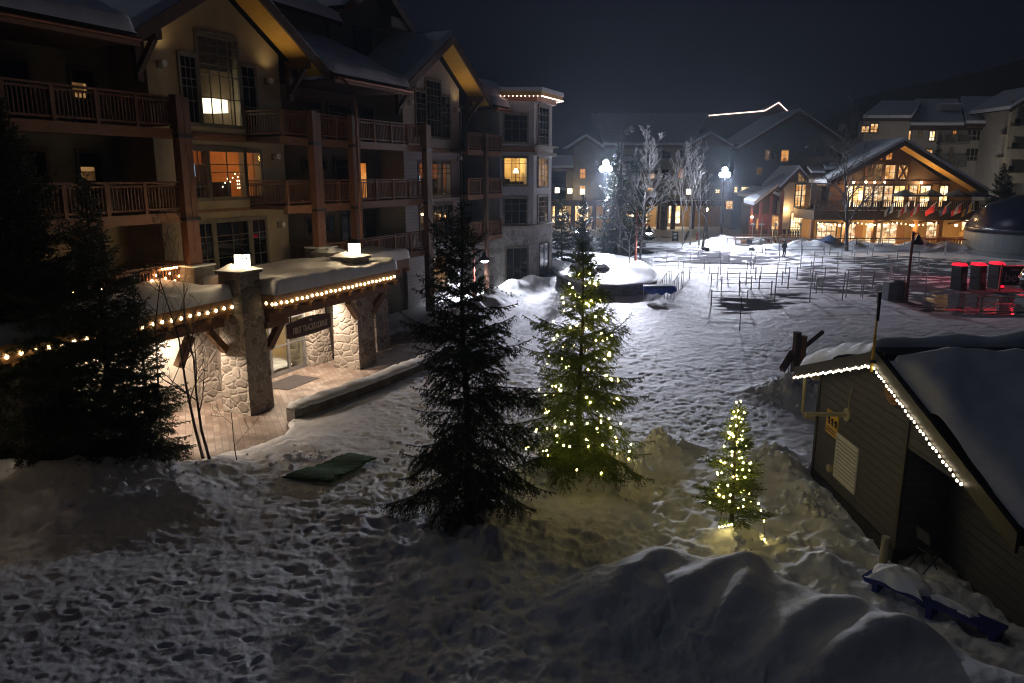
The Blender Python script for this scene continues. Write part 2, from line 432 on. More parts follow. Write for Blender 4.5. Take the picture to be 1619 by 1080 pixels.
# ------------------------------------------------------------------ ground
PAVE = [gp(305,735), gp(340,727), gp(380,717), gp(420,704), gp(455,690), l2w(-5.5,-7.3), l2w(-2.5,-7.75), l2w(2.0,-8.0), l2w(8,-8.2), l2w(9.5,-5.6),
        l2w(9.5,-2.8), l2w(3,-2.0), l2w(-24,-2.0), (-24,18.6), (-13.5,20.6)]
CREST = [(.5,12.1,.12),(1.2,12.9,.4),(2.0,13.5,.68),(2.75,13.8,.78),(3.6,13.55,.82),(4.6,13.1,.85),(5.4,12.1,.92),(6.05,11.3,.98),(6.8,10.5,1.0),(7.4,9.8,1.0),(8.6,8.4,1.0)]
RIDGE = [(-24,17.2,1.1),(-16,17.9,1.05),(-13,18.3,.95),(-10.8,18.4,.85),(-9.6,18.9,.7),(-8.9,19.7,.35),(-8.4,20.4,.15)]
def _w(pts, z=.8): return [gp(u, v, z) for u, v in pts]
MRIDGE = [(_w([(1045,880),(995,900),(950,935),(915,975)],.9),.26,.30),(_w([(1165,900),(1090,925),(1020,950),(955,975)],.9),.30,.30),(_w([(1200,890),(1175,945),(1110,985),(1040,1030),(980,1075)],.9),.40,.34),
          (_w([(1370,970),(1300,972),(1245,995),(1215,1030)],.9),.34,.34),(_w([(1480,1015),(1390,1025),(1300,1065),(1220,1120)],.8),.34,.36),(_w([(1010,965),(970,990),(930,1020)],.7),.16,.3)]
SLUSH1 = [gp(*p) for p in [(1000,392),(1150,398),(1300,402),(1450,408),(1619,415),(1619,432),(1400,428),(1250,424),(1130,420),(1040,418),(1000,405)]]
SLUSH2 = [gp(*p) for p in [(1128,474),(1200,468),(1290,462),(1300,478),(1240,490),(1180,499),(1140,500),(1125,488)]]
SLUSH3 = [gp(*p) for p in [(1270,425),(1619,425),(1619,508),(1540,506),(1470,497),(1420,482),(1330,470),(1250,452)]]
PUDDLE = [gp(*p) for p in [(1440,470),(1500,462),(1619,478),(1619,505),(1540,502),(1470,492)]]
PLANTER_C = (2.6, 66.0)

def ground_z(X, Y, detail=True):
    z = .14 + .05*np.clip(15-Y, 0, 8) + .05*fbm(X, Y, 6, 3, 3)*np.clip(1-(Y-60)/30, .2, 1)
    left = sstep(-3, -14, X)*sstep(24, 12, Y)
    z = z + .35*left
    D, V, S = polydist(X, Y, RIDGE)
    sg = np.where(S > 0, .9, 2.6)
    V_R = np.exp(-(D/sg)**2)
    z = np.maximum(z, z*.25 + V*V_R + .12)
    # the big mound, piled higher on the far side
    D, V, S = polydist(X, Y, CREST)
    sg = np.where(S > 0, .85, 2.9)
    mound = V*np.exp(-(D/sg)**2)
    near_m = np.clip(mound/1.0, 0, 1)
    ua = X*.75+Y*.66; ub = -X*.66+Y*.75     # long lobes left by the plough
    lump = .22*fbm(X, Y, 1.9, 40, 3, .45) + .10*(.5-np.abs(2*vnoise(ua*.45, ub, 1.15, 44)))
    for pl, hh, sg_ in MRIDGE:
        D2, V2, S2 = polydist(X + .25*vnoise(X,Y,.8,130), Y + .25*vnoise(X,Y,.8,131), pl)
        lump = lump + .8*hh*np.exp(-(D2/sg_)**2)
    z = np.maximum(z, .1 + mound + lump*near_m)
    def hump(x, y, h, sx, sy=None, rot=0):
        sy = sy or sx
        c, s = math.cos(rot), math.sin(rot)
        u = ((X-x)*c+(Y-y)*s)/sx; w = (-(X-x)*s+(Y-y)*c)/sy
        return h*np.exp(-(u*u+w*w))*(1+.9*fbm(X, Y, .55, 120, 4, .6))
    for h in [(2.75,19.35,.62,.55,.38,.2),(3.35,19.75,.45,.5,.4,0),(2.1,19.2,.35,.5,.3,0),(1.0,19.35,.42,.6,.35,0),(.3,19.3,.25,.5,.4,0),(-.9,16.7,.35,1.5,1.1,0),
              (4.35,21.8,.36,.5,.36,0),(5.0,21.7,.3,.6,.35,.3),(3.9,21.4,.22,.4,.3,0),(5.2,16.1,.22,.7,.5,0),(7.4,20.6,.55,.8,.9,0),(7.6,18.2,.3,.6,1.4,0),
              (10.6,27.7,.6,1.3,.8,0),(11.8,28.6,.4,1.2,.8,0),(6.6,14.6,.25,.5,.6,0),(8.1,13.6,.2,.8,.6,0)]:
        z = z + hump(*h)
    for pl, sg in [([(-3.5,40,.5),(-1.5,46,.8),(-.6,50,.9),(.6,54,.8),(3.5,57,.7)],1.3),([(27,83,.5),(33,84,.9),(40,83,.8),(47,82,.9),(56,80,.7)],1.6),
                   ([(8,88,.6),(13,92,.9),(18,96,.5)],1.8),([(23,90,.7),(26,92,.9)],1.5),([(-5.2,31.5,.5),(-4.3,35,.6),(-4.2,38,.7)],.8)]:
        D, V, S = polydist(X, Y, pl)
        z = z + V*np.exp(-(D/sg)**2)*(1+.6*fbm(X,Y,1.2,9,2))
    # feet and shovels
    sm = sstep(.35, .9, near_m)                       # the mound was left untouched
    wheel = np.clip(1-(Y-30)/50, .3, 1)
    tr = (1-.9*sm)*wheel
    if detail:
        f1, id1 = cells(X + .08*vnoise(X,Y,.2,1), Y, .28, 21); f2, id2 = cells(X, Y*1.3, .15, 33); f3, id3 = cells(X*.8+Y*.6, Y*.8-X*.6, .62, 52)
        area = np.clip(.55 + 1.3*vnoise(X, Y, 3.2, 77) + .8*vnoise(X, Y, 1.3, 78), .15, 1.25)
        rough_c = sstep(-6, -1.5, X)*sstep(21, 17, Y) # lumpier below the trees
        z = z - tr*area**2*(.03*(1-sstep(.15,.42,f1))*(id1 > .6) + .016*(1-sstep(.12,.45,f2))*(id2 > .5))
        z = z - tr*(.06+.8*rough_c)*.09*(1-sstep(.15,.55,f3))*(id3 > .35)
        z = z + tr*(.035+.085*rough_c)*fbm(X, Y, .75, 61, 5, .6)
        z = z + tr*(.028+.014*sstep(22,30,Y))*(fbm(X, Y*1.25, .2, 62, 3, .65) - .5*np.clip(vnoise(X, Y*1.5, .33, 66),0,1))
        z = z + sm*(.035*fbm(X, Y, .42, 90, 4, .55)) + .26*np.clip(V_R,0,1)*fbm(X, Y, 1.0, 92, 5, .55)
    pd = sdist(X, Y, PAVE)
    m = sstep(.12, -.25, pd + .15*vnoise(X, Y, .5, 5))
    z = z*(1-m) - .12*m
    # packed, wet queue area
    flat = sstep(1.5, -2.5, np.minimum(sdist(X,Y,SLUSH3), sdist(X,Y,SLUSH2)))
    z = z*(1-flat) + flat*(.06 + .018*fbm(X, Y, .9, 8, 3))
    # raised bed is built separately
    return z
def gz(x, y):
    return float(ground_z(np.array([x],float), np.array([y],float), False)[0])

na, nr = 1040, 1000
th = np.linspace(R(-62), R(62), na); rr_ = np.geomspace(5.0, 190, nr)
TH, RR = np.meshgrid(th, rr_)
GX = RR*np.sin(TH); GY = RR*np.cos(TH)
GZ = ground_z(GX, GY)
# lines of boot prints crossing the snow
def tracks(path, stride=.68, depth=.042, seed=0):
    r = random.Random(seed); P = []
    for a, b in zip(path[:-1], path[1:]):
        L = math.hypot(b[0]-a[0], b[1]-a[1]); n = max(1, int(L/stride)); dx, dy = (b[0]-a[0])/L, (b[1]-a[1])/L
        for k in range(n):
            sd = 1 if (k+seed) % 2 else -1; o = .13+r.uniform(-.04,.05)
            P.append((a[0]+dx*L*k/n+dy*sd*o+r.uniform(-.06,.06), a[1]+dy*L*k/n-dx*sd*o+r.uniform(-.06,.06), math.atan2(dy,dx)+r.uniform(-.25,.25)))
    for x, y, an in P:
        t = math.atan2(x,y); rad = math.hypot(x,y)
        ti = (t-th[0])/(th[1]-th[0]); ri = math.log(rad/5.0)/math.log(190/5.0)*(nr-1)
        wt = int(.34/(rad*(th[1]-th[0])))+2; wr = int(.34/(rad*math.log(38)/nr))+2
        i0, i1, j0, j1 = max(0,int(ri)-wr), min(nr,int(ri)+wr+1), max(0,int(ti)-wt), min(na,int(ti)+wt+1)
        if i0 >= i1 or j0 >= j1: continue
        X_ = GX[i0:i1,j0:j1]-x; Y_ = GY[i0:i1,j0:j1]-y
        u = X_*math.cos(an)+Y_*math.sin(an); w_ = -X_*math.sin(an)+Y_*math.cos(an)
        d = np.sqrt((u/.145)**2+(w_/.068)**2); dd = depth*r.uniform(.7,1.25)
        GZ[i0:i1,j0:j1] += -dd*(1-sstep(.75,1.15,d)) + .3*dd*np.exp(-((d-1.45)/.3)**2)
for k, p in enumerate([[(-7.5,17.2),(-4.5,18.6),(-1.5,21.5),(.5,27),(3.5,38)],[(-8,13.5),(-4,14.6),(-2.2,15.2),(.2,16.2),(3.2,17.6),(6.2,19.8)],[(-6,11.5),(-2.5,12.2),(.5,14.3),(3.2,16.8),(5.6,21),(9.5,27)],
                       [(-10,15.8),(-6.5,15.2),(-3,17.5),(-2.6,22),(-1.2,31)],[(-5.2,16.5),(-3.5,19.4),(-3.3,25)],[(7.0,13.6),(6.7,16.5),(6.9,20.5),(8.5,26)],[(-9.5,12.8),(-5.5,13.4),(-1.5,13.2),(1,11.2)],
                       [(3,30),(6,36),(12,44)],[(8,29),(5,35),(1.5,43)],[(12,33),(8,40),(4,46)],[(-1,26),(4,30),(9,31.5)],[(-4.5,10.6),(-3.2,13),(-1.8,15)],[(-1.6,10.4),(-1,12.4),(-.6,14.6)]]):
    tracks(p, seed=k); tracks([(x+.5,y-.3) for x,y in p], stride=.74, seed=k+20) if k % 2 == 0 else None
V = np.stack([GX, GY, GZ], -1).reshape(-1,3)
i = np.arange(nr-1)[:,None]*na + np.arange(na-1)[None,:]
T = np.stack([i, i+1, i+na+1, i+na], -1).reshape(-1,4)
me = np_mesh('snow_ground', V, T, True)
# how slushy the surface is: trodden and salted in the queue, clean elsewhere
st = vnoise(GX, GY*2.6, 1.6, 101)*.9 + vnoise(GX, GY*2.2, .6, 103)*.7 + vnoise(GX, GY, 5, 104)*.8
def soft(poly, w): return sstep(w, -w, sdist(GX, GY, poly))
sl = np.clip(np.maximum.reduce([soft(SLUSH1,1.6)*(.5+1.25*st), soft(SLUSH2,1.2)*(.5+1.1*st), soft(SLUSH3,2.0)*(.72+1.2*st), np.clip(soft(PUDDLE,1.2)*(1.2+.5*st),0,1)]), 0, 1); sl = np.where(soft(PUDDLE,1.2) > .1, sl, np.minimum(sl,.9))
road = [gp(*p) for p in [(960,370),(1060,368),(1080,395),(1000,400),(900,392)]]
sl = np.maximum(sl, np.clip(soft(road,3)*(.35+st), 0, 1))
at = me.attributes.new('slush', 'FLOAT', 'POINT'); at.data.foreach_set('value', sl.astype(np.float32).ravel())
def ground_mat():
    m, nt, b = new_mat('snow_ground')
    a = N(nt, 'ShaderNodeAttribute', attribute_name='slush')
    co = coords(nt)
    n = N(nt, 'ShaderNodeTexNoise', Scale=16, Detail=9, Roughness=.75); nt.links.new(co, n.inputs['Vector'])
    n2 = N(nt, 'ShaderNodeTexNoise', Scale=.6, Detail=4); nt.links.new(co, n2.inputs['Vector'])
    sn = ramp(nt, n2.outputs['Fac'], [(.3,(.68,.70,.75)),(.7,(.83,.85,.89))])
    wet = ramp(nt, n.outputs['Fac'], [(.3,(.07,.068,.072)),(.75,(.2,.2,.215))])
    k = ramp(nt, a.outputs['Fac'], [(.32,(0,0,0)),(.6,(1,1,1))])
    mx = N(nt, 'ShaderNodeMix', data_type='RGBA'); nt.links.new(k, mx.inputs[0]); nt.links.new(sn, mx.inputs[6]); nt.links.new(wet, mx.inputs[7])
    nt.links.new(mx.outputs[2], b.inputs['Base Color'])
    nt.links.new(ramp(nt, a.outputs['Fac'], [(.3,(.62,)*3),(.62,(.75,)*3),(.93,(.7,)*3),(1,(.08,)*3)]), b.inputs['Roughness'])
    nt.links.new(ramp(nt, a.outputs['Fac'], [(.3,(.3,)*3),(.55,(0,)*3),(.93,(0,)*3),(1,(.5,)*3)]), b.inputs['Specular IOR Level'])
    bs = N(nt, 'ShaderNodeBump', Distance=.03)
    nt.links.new(ramp(nt, a.outputs['Fac'], [(.5,(.8,)*3),(.95,(.02,)*3)]), bs.inputs['Strength'])
    nt.links.new(n.outputs['Fac'], bs.inputs['Height']); nt.links.new(bs.outputs[0], b.inputs['Normal'])
    return m
tag(link('snow_ground', me, ground_mat()), kind='structure')
mb = MB(); mb.add([(-270,-10,-.6),(430,-10,-.6),(430,630,-.6),(-270,630,-.6)], [(0,1,2,3)])
tag(mb.build('outer_ground', M['snow']), kind='structure')
# paving in front of the lodge
mb = MB(); cxp = sum(p[0] for p in PAVE)/len(PAVE)
mb.prism([l2w(-27,-11.5), l2w(9.4,-9.0), l2w(9.4,-2.0), l2w(-27,-2.0)], -.1, .02)
tag(mb.build('paved_forecourt', M['pavers']), kind='structure')
# low wall with a snow cap beside the paving
lw = thing('low_wall', 'low stone garden wall with a snow cap along the paved forecourt', 'wall')
wpts = [l2w(-5.5,-7.25), l2w(-4,-7.5), l2w(-2,-7.75), l2w(0,-7.9), l2w(2,-8.0), l2w(5,-8.1)]
def ribbon(pts, w, z0, z1, rnd=0, seed=0, sub=8):
    mb = MB(); P = []
    for a, b in zip(pts[:-1], pts[1:]):
        for k in range(sub): P.append(Vector((a[0]+(b[0]-a[0])*k/sub, a[1]+(b[1]-a[1])*k/sub, 0)))
    P.append(Vector((*pts[-1],0)))
    prof = [(-1,0),(-1,.55),(-.75,.9),(0,1),(.75,.9),(1,.55),(1,0)] if rnd else [(-1,0),(-1,1),(1,1),(1,0)]
    vs = []; n = len(prof)
    r = random.Random(seed)
    for i, p in enumerate(P):
        d = (P[min(i+1,len(P)-1)]-P[max(i-1,0)]).normalized(); s = Vector((d.y,-d.x,0))
        jw = 1+rnd*r.uniform(-.16,.16); jh = 1+rnd*r.uniform(-.22,.22)
        e = .55 if rnd and i in (0,len(P)-1) else 1
        for q in prof:
            c = p + s*q[0]*w/2*jw*e; vs.append((c.x, c.y, z0+(z1-z0)*q[1]*jh*(e if q[1] else 1)))
    fs = []
    for i in range(len(P)-1):
        for k in range(n-1): fs.append((i*n+k, i*n+k+1, (i+1)*n+k+1, (i+1)*n+k))
        fs.append((i*n+n-1, i*n, (i+1)*n, (i+1)*n+n-1))
    fs.append(tuple(range(n-1,-1,-1))); m = (len(P)-1)*n; fs.append(tuple(range(m,m+n)))
    mb.add(vs, fs); return mb
ribbon(wpts, .42, -.1, .5).build('stonework', M['stone_dark'], lw)
ribbon(wpts, .6, .503, .68, 1, 3).build('snow_cap', M['snow'], lw, smooth=True)
# green mat on the snow
mp = [gp(447,760,.2), gp(520,765,.2), gp(597,727,.2), gp(553,720,.2)]
vs = []; nx_, ny_ = 30, 10
for a in range(nx_+1):
    for c in range(ny_+1):
        u = a/nx_; w = c/ny_
        x = (mp[0][0]*(1-w)+mp[1][0]*w)*(1-u)+(mp[3][0]*(1-w)+mp[2][0]*w)*u
        y = (mp[0][1]*(1-w)+mp[1][1]*w)*(1-u)+(mp[3][1]*(1-w)+mp[2][1]*w)*u
        x += .05*random.uniform(-1,1); vs.append((x, y, gz(x,y)+.07+.025*math.sin(9*u)+random.uniform(-.012,.012)))
fs = [(a*(ny_+1)+c, (a+1)*(ny_+1)+c, (a+1)*(ny_+1)+c+1, a*(ny_+1)+c+1) for a in range(nx_) for c in range(ny_)]
mb = MB(); mb.add(vs, fs)
M['mat_green'] = noisy('mat_green', (.008,.05,.014), (.03,.11,.035), 16, .9, bs=.8, bd=.03)
gm = mb.build('door_mat', M['mat_green'], smooth=True)
so = gm.modifiers.new('thick', 'SOLIDIFY'); so.thickness = .04
tag(gm, 'flat green carpet mat lying on the trodden snow', 'mat')

# broken snow crumbs along the shovelled banks
rc = random.Random(12); mb = MB()
spots = [((4.5,21.6),.7,60),((2.8,19.2),.9,50),((1.0,19.2),.8,40),((7.3,20.2),.9,50),((7.4,17.6),.7,40),((10.9,27.6),1.3,60),((-9.6,18.6),1.6,50),((-12.5,18.0),1.6,40),((-1.5,48.5),1.8,60),((5.6,15.6),.8,30),((-6.2,20.9),1.0,30)]
for (cx_, cy_), sp, n_ in spots:
    for k in range(n_):
        x = cx_+rc.gauss(0,sp*.6); y = cy_+rc.gauss(0,sp*.5); s_ = rc.choice((.03,.04,.05,.07,.10))*rc.uniform(.8,1.3)
        o_ = len(mb.v); mb.ball((0,0,0), s_, 6, 4, .8); z = gz(x,y)
        mb.v[o_:] = [(x+p[0]*rc.uniform(.7,1.3), y+p[1]*rc.uniform(.7,1.3), z+s_*.3+p[2]*rc.uniform(.7,1.3)) for p in mb.v[o_:]]
o = mb.build('snow_crumbs', M['snow'], smooth=True); tag(o, kind='stuff')
# ------------------------------------------------------------------ the lodge (local frame: x along the facade, -y outward)
def wall_panel(mb, x0, x1, z0, top, y0, y1, holes=()):
    """wall slab with openings; top is a height or a function of x"""
    tf = top if callable(top) else (lambda x: top)
    xs = sorted({x0, x1, *[h[0] for h in holes], *[h[1] for h in holes]} | ({(x0+x1)/2} if callable(top) else set()))
    for a, b in zip(xs[:-1], xs[1:]):
        c = (a+b)/2
        hs = sorted([h for h in holes if h[0] < c < h[1]], key=lambda h: h[2])
        z = z0
        for h in hs:
            if h[2] > z: mb.box(a, b, y0, y1, z, h[2])
            z = h[3]
        ta, tb = tf(a), tf(b)
        mb.hexa([(a,y0,z),(b,y0,z),(b,y1,z),(a,y1,z)], [(a,y0,ta),(b,y0,tb),(b,y1,tb),(a,y1,ta)])
    return mb
def window(parent, x0, x1, z0, z1, y, cols, rows, fm='frame_tan', pane='glass_dark', tw=.13, mw=.035, xf=None, casing=True, panename='pane', label=None):
    """frame with casing and glazing bars set on the wall face y, and its pane"""
    f = MB(xf); d = .07
    if casing:
        f.box(x0-tw, x0, y-d, y+.02, z0-tw, z1+tw*1.3); f.box(x1, x1+tw, y-d, y+.02, z0-tw, z1+tw*1.3)
        f.box(x0+.001, x1-.001, y-d-.02, y+.02, z1, z1+tw*1.4); f.box(x0+.001, x1-.001, y-d-.04, y+.02, z0-tw*1.1, z0)
    for k in range(1, cols): 
        x = x0+(x1-x0)*k/cols; f.box(x-mw/2, x+mw/2, y-.045, y-.012, z0+.001, z1-.001)
    for q in rows:
        z = z0+(z1-z0)*q; f.box(x0+.001, x1-.001, y-.043, y-.014, z-mw/2, z+mw/2)
    fo = f.build('window', M[fm], parent)
    if label: fo['label'] = label
    p = MB(xf); p.box(x0+.0015, x1-.0015, y-.011, y+.012, z0+.0015, z1-.0015)
    p.build(panename, M[pane], fo)
    return fo
def room(parent, x0, x1, z0, z1, y, depth, wallmat, lamp_w, col, lampz=.8, extras=()):
    """a lit room behind an opening"""
    mb = MB()
    vs = [(x0,y,z0),(x1,y,z0),(x1,y+depth,z0),(x0,y+depth,z0),(x0,y,z1),(x1,y,z1),(x1,y+depth,z1),(x0,y+depth,z1)]
    mb.add(vs, [(0,1,2,3),(7,6,5,4),(1,5,6,2),(2,6,7,3),(3,7,4,0)])
    r = mb.build('room', wallmat, parent)
    for e in extras: e(r)
    l = light('room_lamp', 'POINT', (0,0,0), lamp_w, col, .15); l.parent = parent
    l.location = ((x0+x1)/2, y+depth*.45, z0+(z1-z0)*lampz)
    return r
def railing(mb, x0, x1, y, zf, h=1.0, step=.14, post=1.55, w=.03):
    n = max(1, round((x1-x0)/post))
    for k in range(n+1):
        x = x0+(x1-x0)*k/n; mb.box(x-.07, x+.07, y-.06, y+.06, zf+.003, zf+h+.02)
    mb.box(x0-.05, x1+.05, y-.09, y+.09, zf+h+.022, zf+h+.09)
    mb.box(x0, x1, y-.035, y+.035, zf+.10, zf+.17); mb.box(x0, x1, y-.035, y+.035, zf+h-.10, zf+h-.03)
    m = int((x1-x0)/step)
    for k in range(m):
        x = x0+(k+.5)*(x1-x0)/m; mb.box(x-w/2*1.4, x+w/2*1.4, y-w/2, y+w/2, zf+.1702, zf+h-.1002)
    return mb
def rail_side(mb, x, y0, y1, zf, h=1.0, step=.14):
    mb.box(x-.09, x+.09, y0, y1, zf+h+.022, zf+h+.09); mb.box(x-.035, x+.035, y0, y1, zf+.10, zf+.17); mb.box(x-.035, x+.035, y0, y1, zf+h-.10, zf+h-.03)
    m = int((y1-y0)/step)
    for k in range(m):
        y = y0+(k+.5)*(y1-y0)/m; mb.box(x-.015, x+.015, y-.021, y+.021, zf+.1702, zf+h-.1002)
def plain(name, c, rough=.8):
    m, nt, b = new_mat(name); b.inputs['Base Color'].default_value = (*c,1); b.inputs['Roughness'].default_value = rough; return m
M['room_orange'] = noisy('room_orange', (.42,.18,.06), (.6,.30,.12), 1.2, .8, bs=0)
M['room_cream'] = noisy('room_cream', (.55,.40,.18), (.72,.56,.30), 1.2, .8, bs=0)
M['room_dim'] = noisy('room_dim', (.10,.07,.04), (.17,.12,.07), 1.2, .8, bs=0)
M['sofa'] = noisy('sofa', (.02,.02,.025), (.05,.04,.04), 3, .9)
M['shade'] = emit('lamp_shade', (1,.86,.62), 2.6)
M['blind'] = siding('blind', (.20,.165,.11), (.26,.21,.15), .07)

lodge = thing('lodge', 'large timber and stone lodge with tiered balconies, snowy gabled roofs and a corner tower', 'lodge', (*LO,0), LROT)
F2, F3, F4 = 4.05, 6.95, 9.85
EAVE = 12.6
# --- walls
b1 = (-3.5, 3.9); b2 = (14.6, 21.9)
def gab(c, apex, slope): return lambda x: apex - slope*abs(x-c)
W = MB(); wall_panel(W, b1[0], b1[1], 0, gab(.2, 15.75, .6), 0, .25,
    [(-.95,1.2,10.3,13.7),(-1.85,2.2,7.35,9.2)])
W.box(b1[0], b1[0]+.25, .2502, 1.8, 4, 12.9); W.box(b1[1]-.25, b1[1], .2502, 1.8, 4, 12.9)
W.build('wall', M['stucco'], lodge)
W = MB(); wall_panel(W, b2[0], b2[1], 0, gab(18.35, 15.9, .6), .0, .25, [(16.3,20.4,7.0,8.9)])
W.box(b2[0], b2[0]+.25, .2502, 1.8, 0, 12.9); W.box(b2[1]-.25, b2[1], .2502, 1.8, 0, 12.9)
W.build('wall', M['siding_grey'], lodge)['label'] = 'grey lap sided gable wall'
mb = MB(); mb.box(b2[0]-.01, b2[1]+.01, -.03, .0, 9.9, 12.7)
mb2 = MB(); wall_panel(mb2, b2[0], b2[1], 9.95, gab(18.35, 15.88, .6), -.02, -.001, [(16.0,20.6,10.45,14.0)]); mb2.build('wall', M['stucco_pale'], lodge)
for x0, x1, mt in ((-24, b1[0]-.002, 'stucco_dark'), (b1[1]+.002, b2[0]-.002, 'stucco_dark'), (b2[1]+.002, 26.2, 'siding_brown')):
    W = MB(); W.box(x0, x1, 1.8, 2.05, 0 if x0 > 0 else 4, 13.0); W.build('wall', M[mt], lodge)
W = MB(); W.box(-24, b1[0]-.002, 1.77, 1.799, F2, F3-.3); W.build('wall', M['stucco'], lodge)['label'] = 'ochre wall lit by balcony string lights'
# ground floor of the entrance
W = MB(); wall_panel(W, -24, 4.4, 0, 4.0, -2.8, -2.55, [(-3.4,1.0,0.05,2.55)]); W.box(4.15, 4.4, -2.55, -.001, 0, 4.0)
W.build('wall', M['stucco_pale'], lodge)
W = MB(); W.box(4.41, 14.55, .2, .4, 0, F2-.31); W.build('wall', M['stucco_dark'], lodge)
# back volume so that no light comes through
W = MB(); W.box(-24, 33, 8.5, 8.8, 0, 16.5); W.box(-24, -23.8, 2.06, 8.49, 0, 13); W.build('wall', M['stucco_dark'], lodge)
# interior slabs to stop light leaks between storeys
for z in (F2-.2, F3-.2, F4-.2):
    mb = MB(); mb.box(-23.7, 26, 2.06, 8.45, z, z+.15); mb.build('floor_slab', M['stucco_dark'], lodge)
# timber band boards on the bays
for (a, b) in (b1, b2):
    mb = MB(); mb.box(a-.02, b+.02, -.06, -.001 if a < 5 else -.021, 9.62, 9.92); mb.box(a-.02, b+.02, -.05, -.001, 6.75, 6.88); mb.build('band_board', M['cedar_beam'], lodge)
# --- windows of the left bay
WF = 'frame_tan'
def shelfsofa(x0, x1, y0, z0, h):
    def f(r):
        mb = MB(); mb.box(x0, x1, y0, y0+.7, z0+.003, z0+h); mb.build('sofa', M['sofa'], r)
    return f
def tv(x, y, z, w, h, m='tv_glow'):
    def f(r):
        mb = MB(); mb.box(x-w/2, x+w/2, y, y+.05, z, z+h); mb.build('screen', M[m], r)
    return f
def tablelamp(x, y, z):
    def f(r):
        mb = MB(); mb.lathe([(.22,.45),(.13,.8)], x, y, z, 12); mb.build('lamp_shade', M['shade'], r)
        mb = MB(); mb.lathe([(.09,0),(.03,.1),(.02,.5)], x, y, z, 8); mb.build('lamp_foot', M['sofa'], r)
    return f
def fairy(pts):
    me = bulb_mesh('fairy_bulb', M['bulb_white'], .022)
    def f(r):
        for p in pts:
            b = bpy.data.objects.new('bulb', me); COL.objects.link(b); b.parent = r; b.location = p
    return f
def drum(x, y, z, w, h):
    def f(r):
        mb = MB(); mb.lathe([(w/2,0),(w/2,h)], x, y, z, 20); mb.build('drum_shade', M['shade'], r)
    return f
def blind(x0, x1, z0, z1, y):
    def f(r):
        mb = MB(); mb.box(x0, x1, y, y+.02, z0, z1); mb.build('blind', M['blind'], r)
    return f
window(lodge, -1.9, -1.15, 10.3, 12.75, 0, 3, (.33,.55,.67,.84), WF)
window(lodge, -.95, 1.2, 10.3, 13.7, 0, 4, (.3,.56,.68,.8,.9), WF, 'glass_clear', label='tall centre window with a blind and a glowing drum lamp')
window(lodge, 1.42, 2.2, 10.3, 12.75, 0, 2, (.33,.67,.84), WF)
room(lodge, -.9, 1.15, 10.05, 13.75, .26, 3.2, M['room_dim'], 1.2, (1,.7,.4), .75,
     [drum(.5,1.0,10.85,1.5,.5), blind(-.88,1.13,12.45,13.7,.3), shelfsofa(-.8,.3,1.6,10.05,.8), tablelamp(-.5,.8,10.3)])
fo = MB()
window(lodge, -1.85, -1.0, 7.35, 9.2, 0, 2, (.25,.72), WF, 'glass_clear', label='bay window side light with orange room behind')
window(lodge, -.8, 1.15, 7.35, 9.2, 0, 2, (.55,.72), WF, 'glass_clear', label='bay window centre light with orange room behind')
window(lodge, 1.35, 2.2, 7.35, 9.2, 0, 2, (.25,.72), WF, 'glass_clear', label='bay window right light with fairy lights behind')
room(lodge, -1.88, 2.23, 7.0, 9.4, .26, 3.6, M['room_orange'], 90, (1,.55,.2), .85,
     [shelfsofa(-1.7,-.7,.6,7.0,.75), shelfsofa(.1,1.3,.9,7.0,.95), tv(-.25,1.6,8.2,.5,.55), tv(-1.2,1.6,8.25,.3,.35), shelfsofa(.9,2.1,3.2,7.0,1.7),
      fairy([(.7+.16*k, .8, 7.75+.07*k+.1*(k%3)) for k in range(9)]+[(1.5+.12*(k%4), .7, 7.7+.15*(k//4)) for k in range(12)])])
mb = MB(); mb.box(-.95, -.85, -.06, .26, 7.2, 9.3); mb.box(1.2, 1.3, -.06, .26, 7.2, 9.3); mb.build('mullion', M['frame_tan'], lodge)
for a, b, cc in ((-1.7,-1.0,2), (-.75,1.15,2), (1.4,2.25,2)):
    window(lodge, a, b, 4.35, 6.3, 0, cc, (.25,.6,.72), WF)
# --- windows of the right bay
PT = 'frame_tan'
for a, b, z1, cc in ((16.1,17.25,13.1,2),(17.4,19.2,13.9,4),(19.35,20.4,13.1,2)):
    window(lodge, a, b, 10.6, z1, -.02, cc, (.3,.62,.74,.87), PT)
for a, b, cc in ((16.3,17.4,2),(17.55,19.2,3),(19.35,20.4,2)):
    window(lodge, a, b, 7.0, 8.9, 0, cc, (.7,.86), PT, 'glass_clear', label='right gable window with a warm lit room behind')
room(lodge, 16.2, 20.5, 6.98, 9.1, .26, 3.2, M['room_orange'], 50, (1,.6,.28), .85,
     [tv(18.3,1.2,7.3,.5,.9), shelfsofa(17.6,18.9,.7,6.98,.6), shelfsofa(19.4,20.3,.9,6.98,1.0), shelfsofa(16.4,17.2,.8,6.98,1.6)])
mb = MB(); mb.box(17.4, 17.55, -.06, .26, 6.9, 9.0); mb.box(19.2, 19.35, -.06, .26, 6.9, 9.0); mb.build('mullion', M['frame_tan'], lodge)
for a, b, cc in ((16.3,17.7,2),(17.85,19.2,2),(19.35,20.6,2)):
    window(lodge, a, b, 4.3, 6.3, 0, cc, (.68,.84), PT)
window(lodge, 17.0, 19.6, .9, 3.0, 0, 4, (.5,), PT, 'lit_dim')
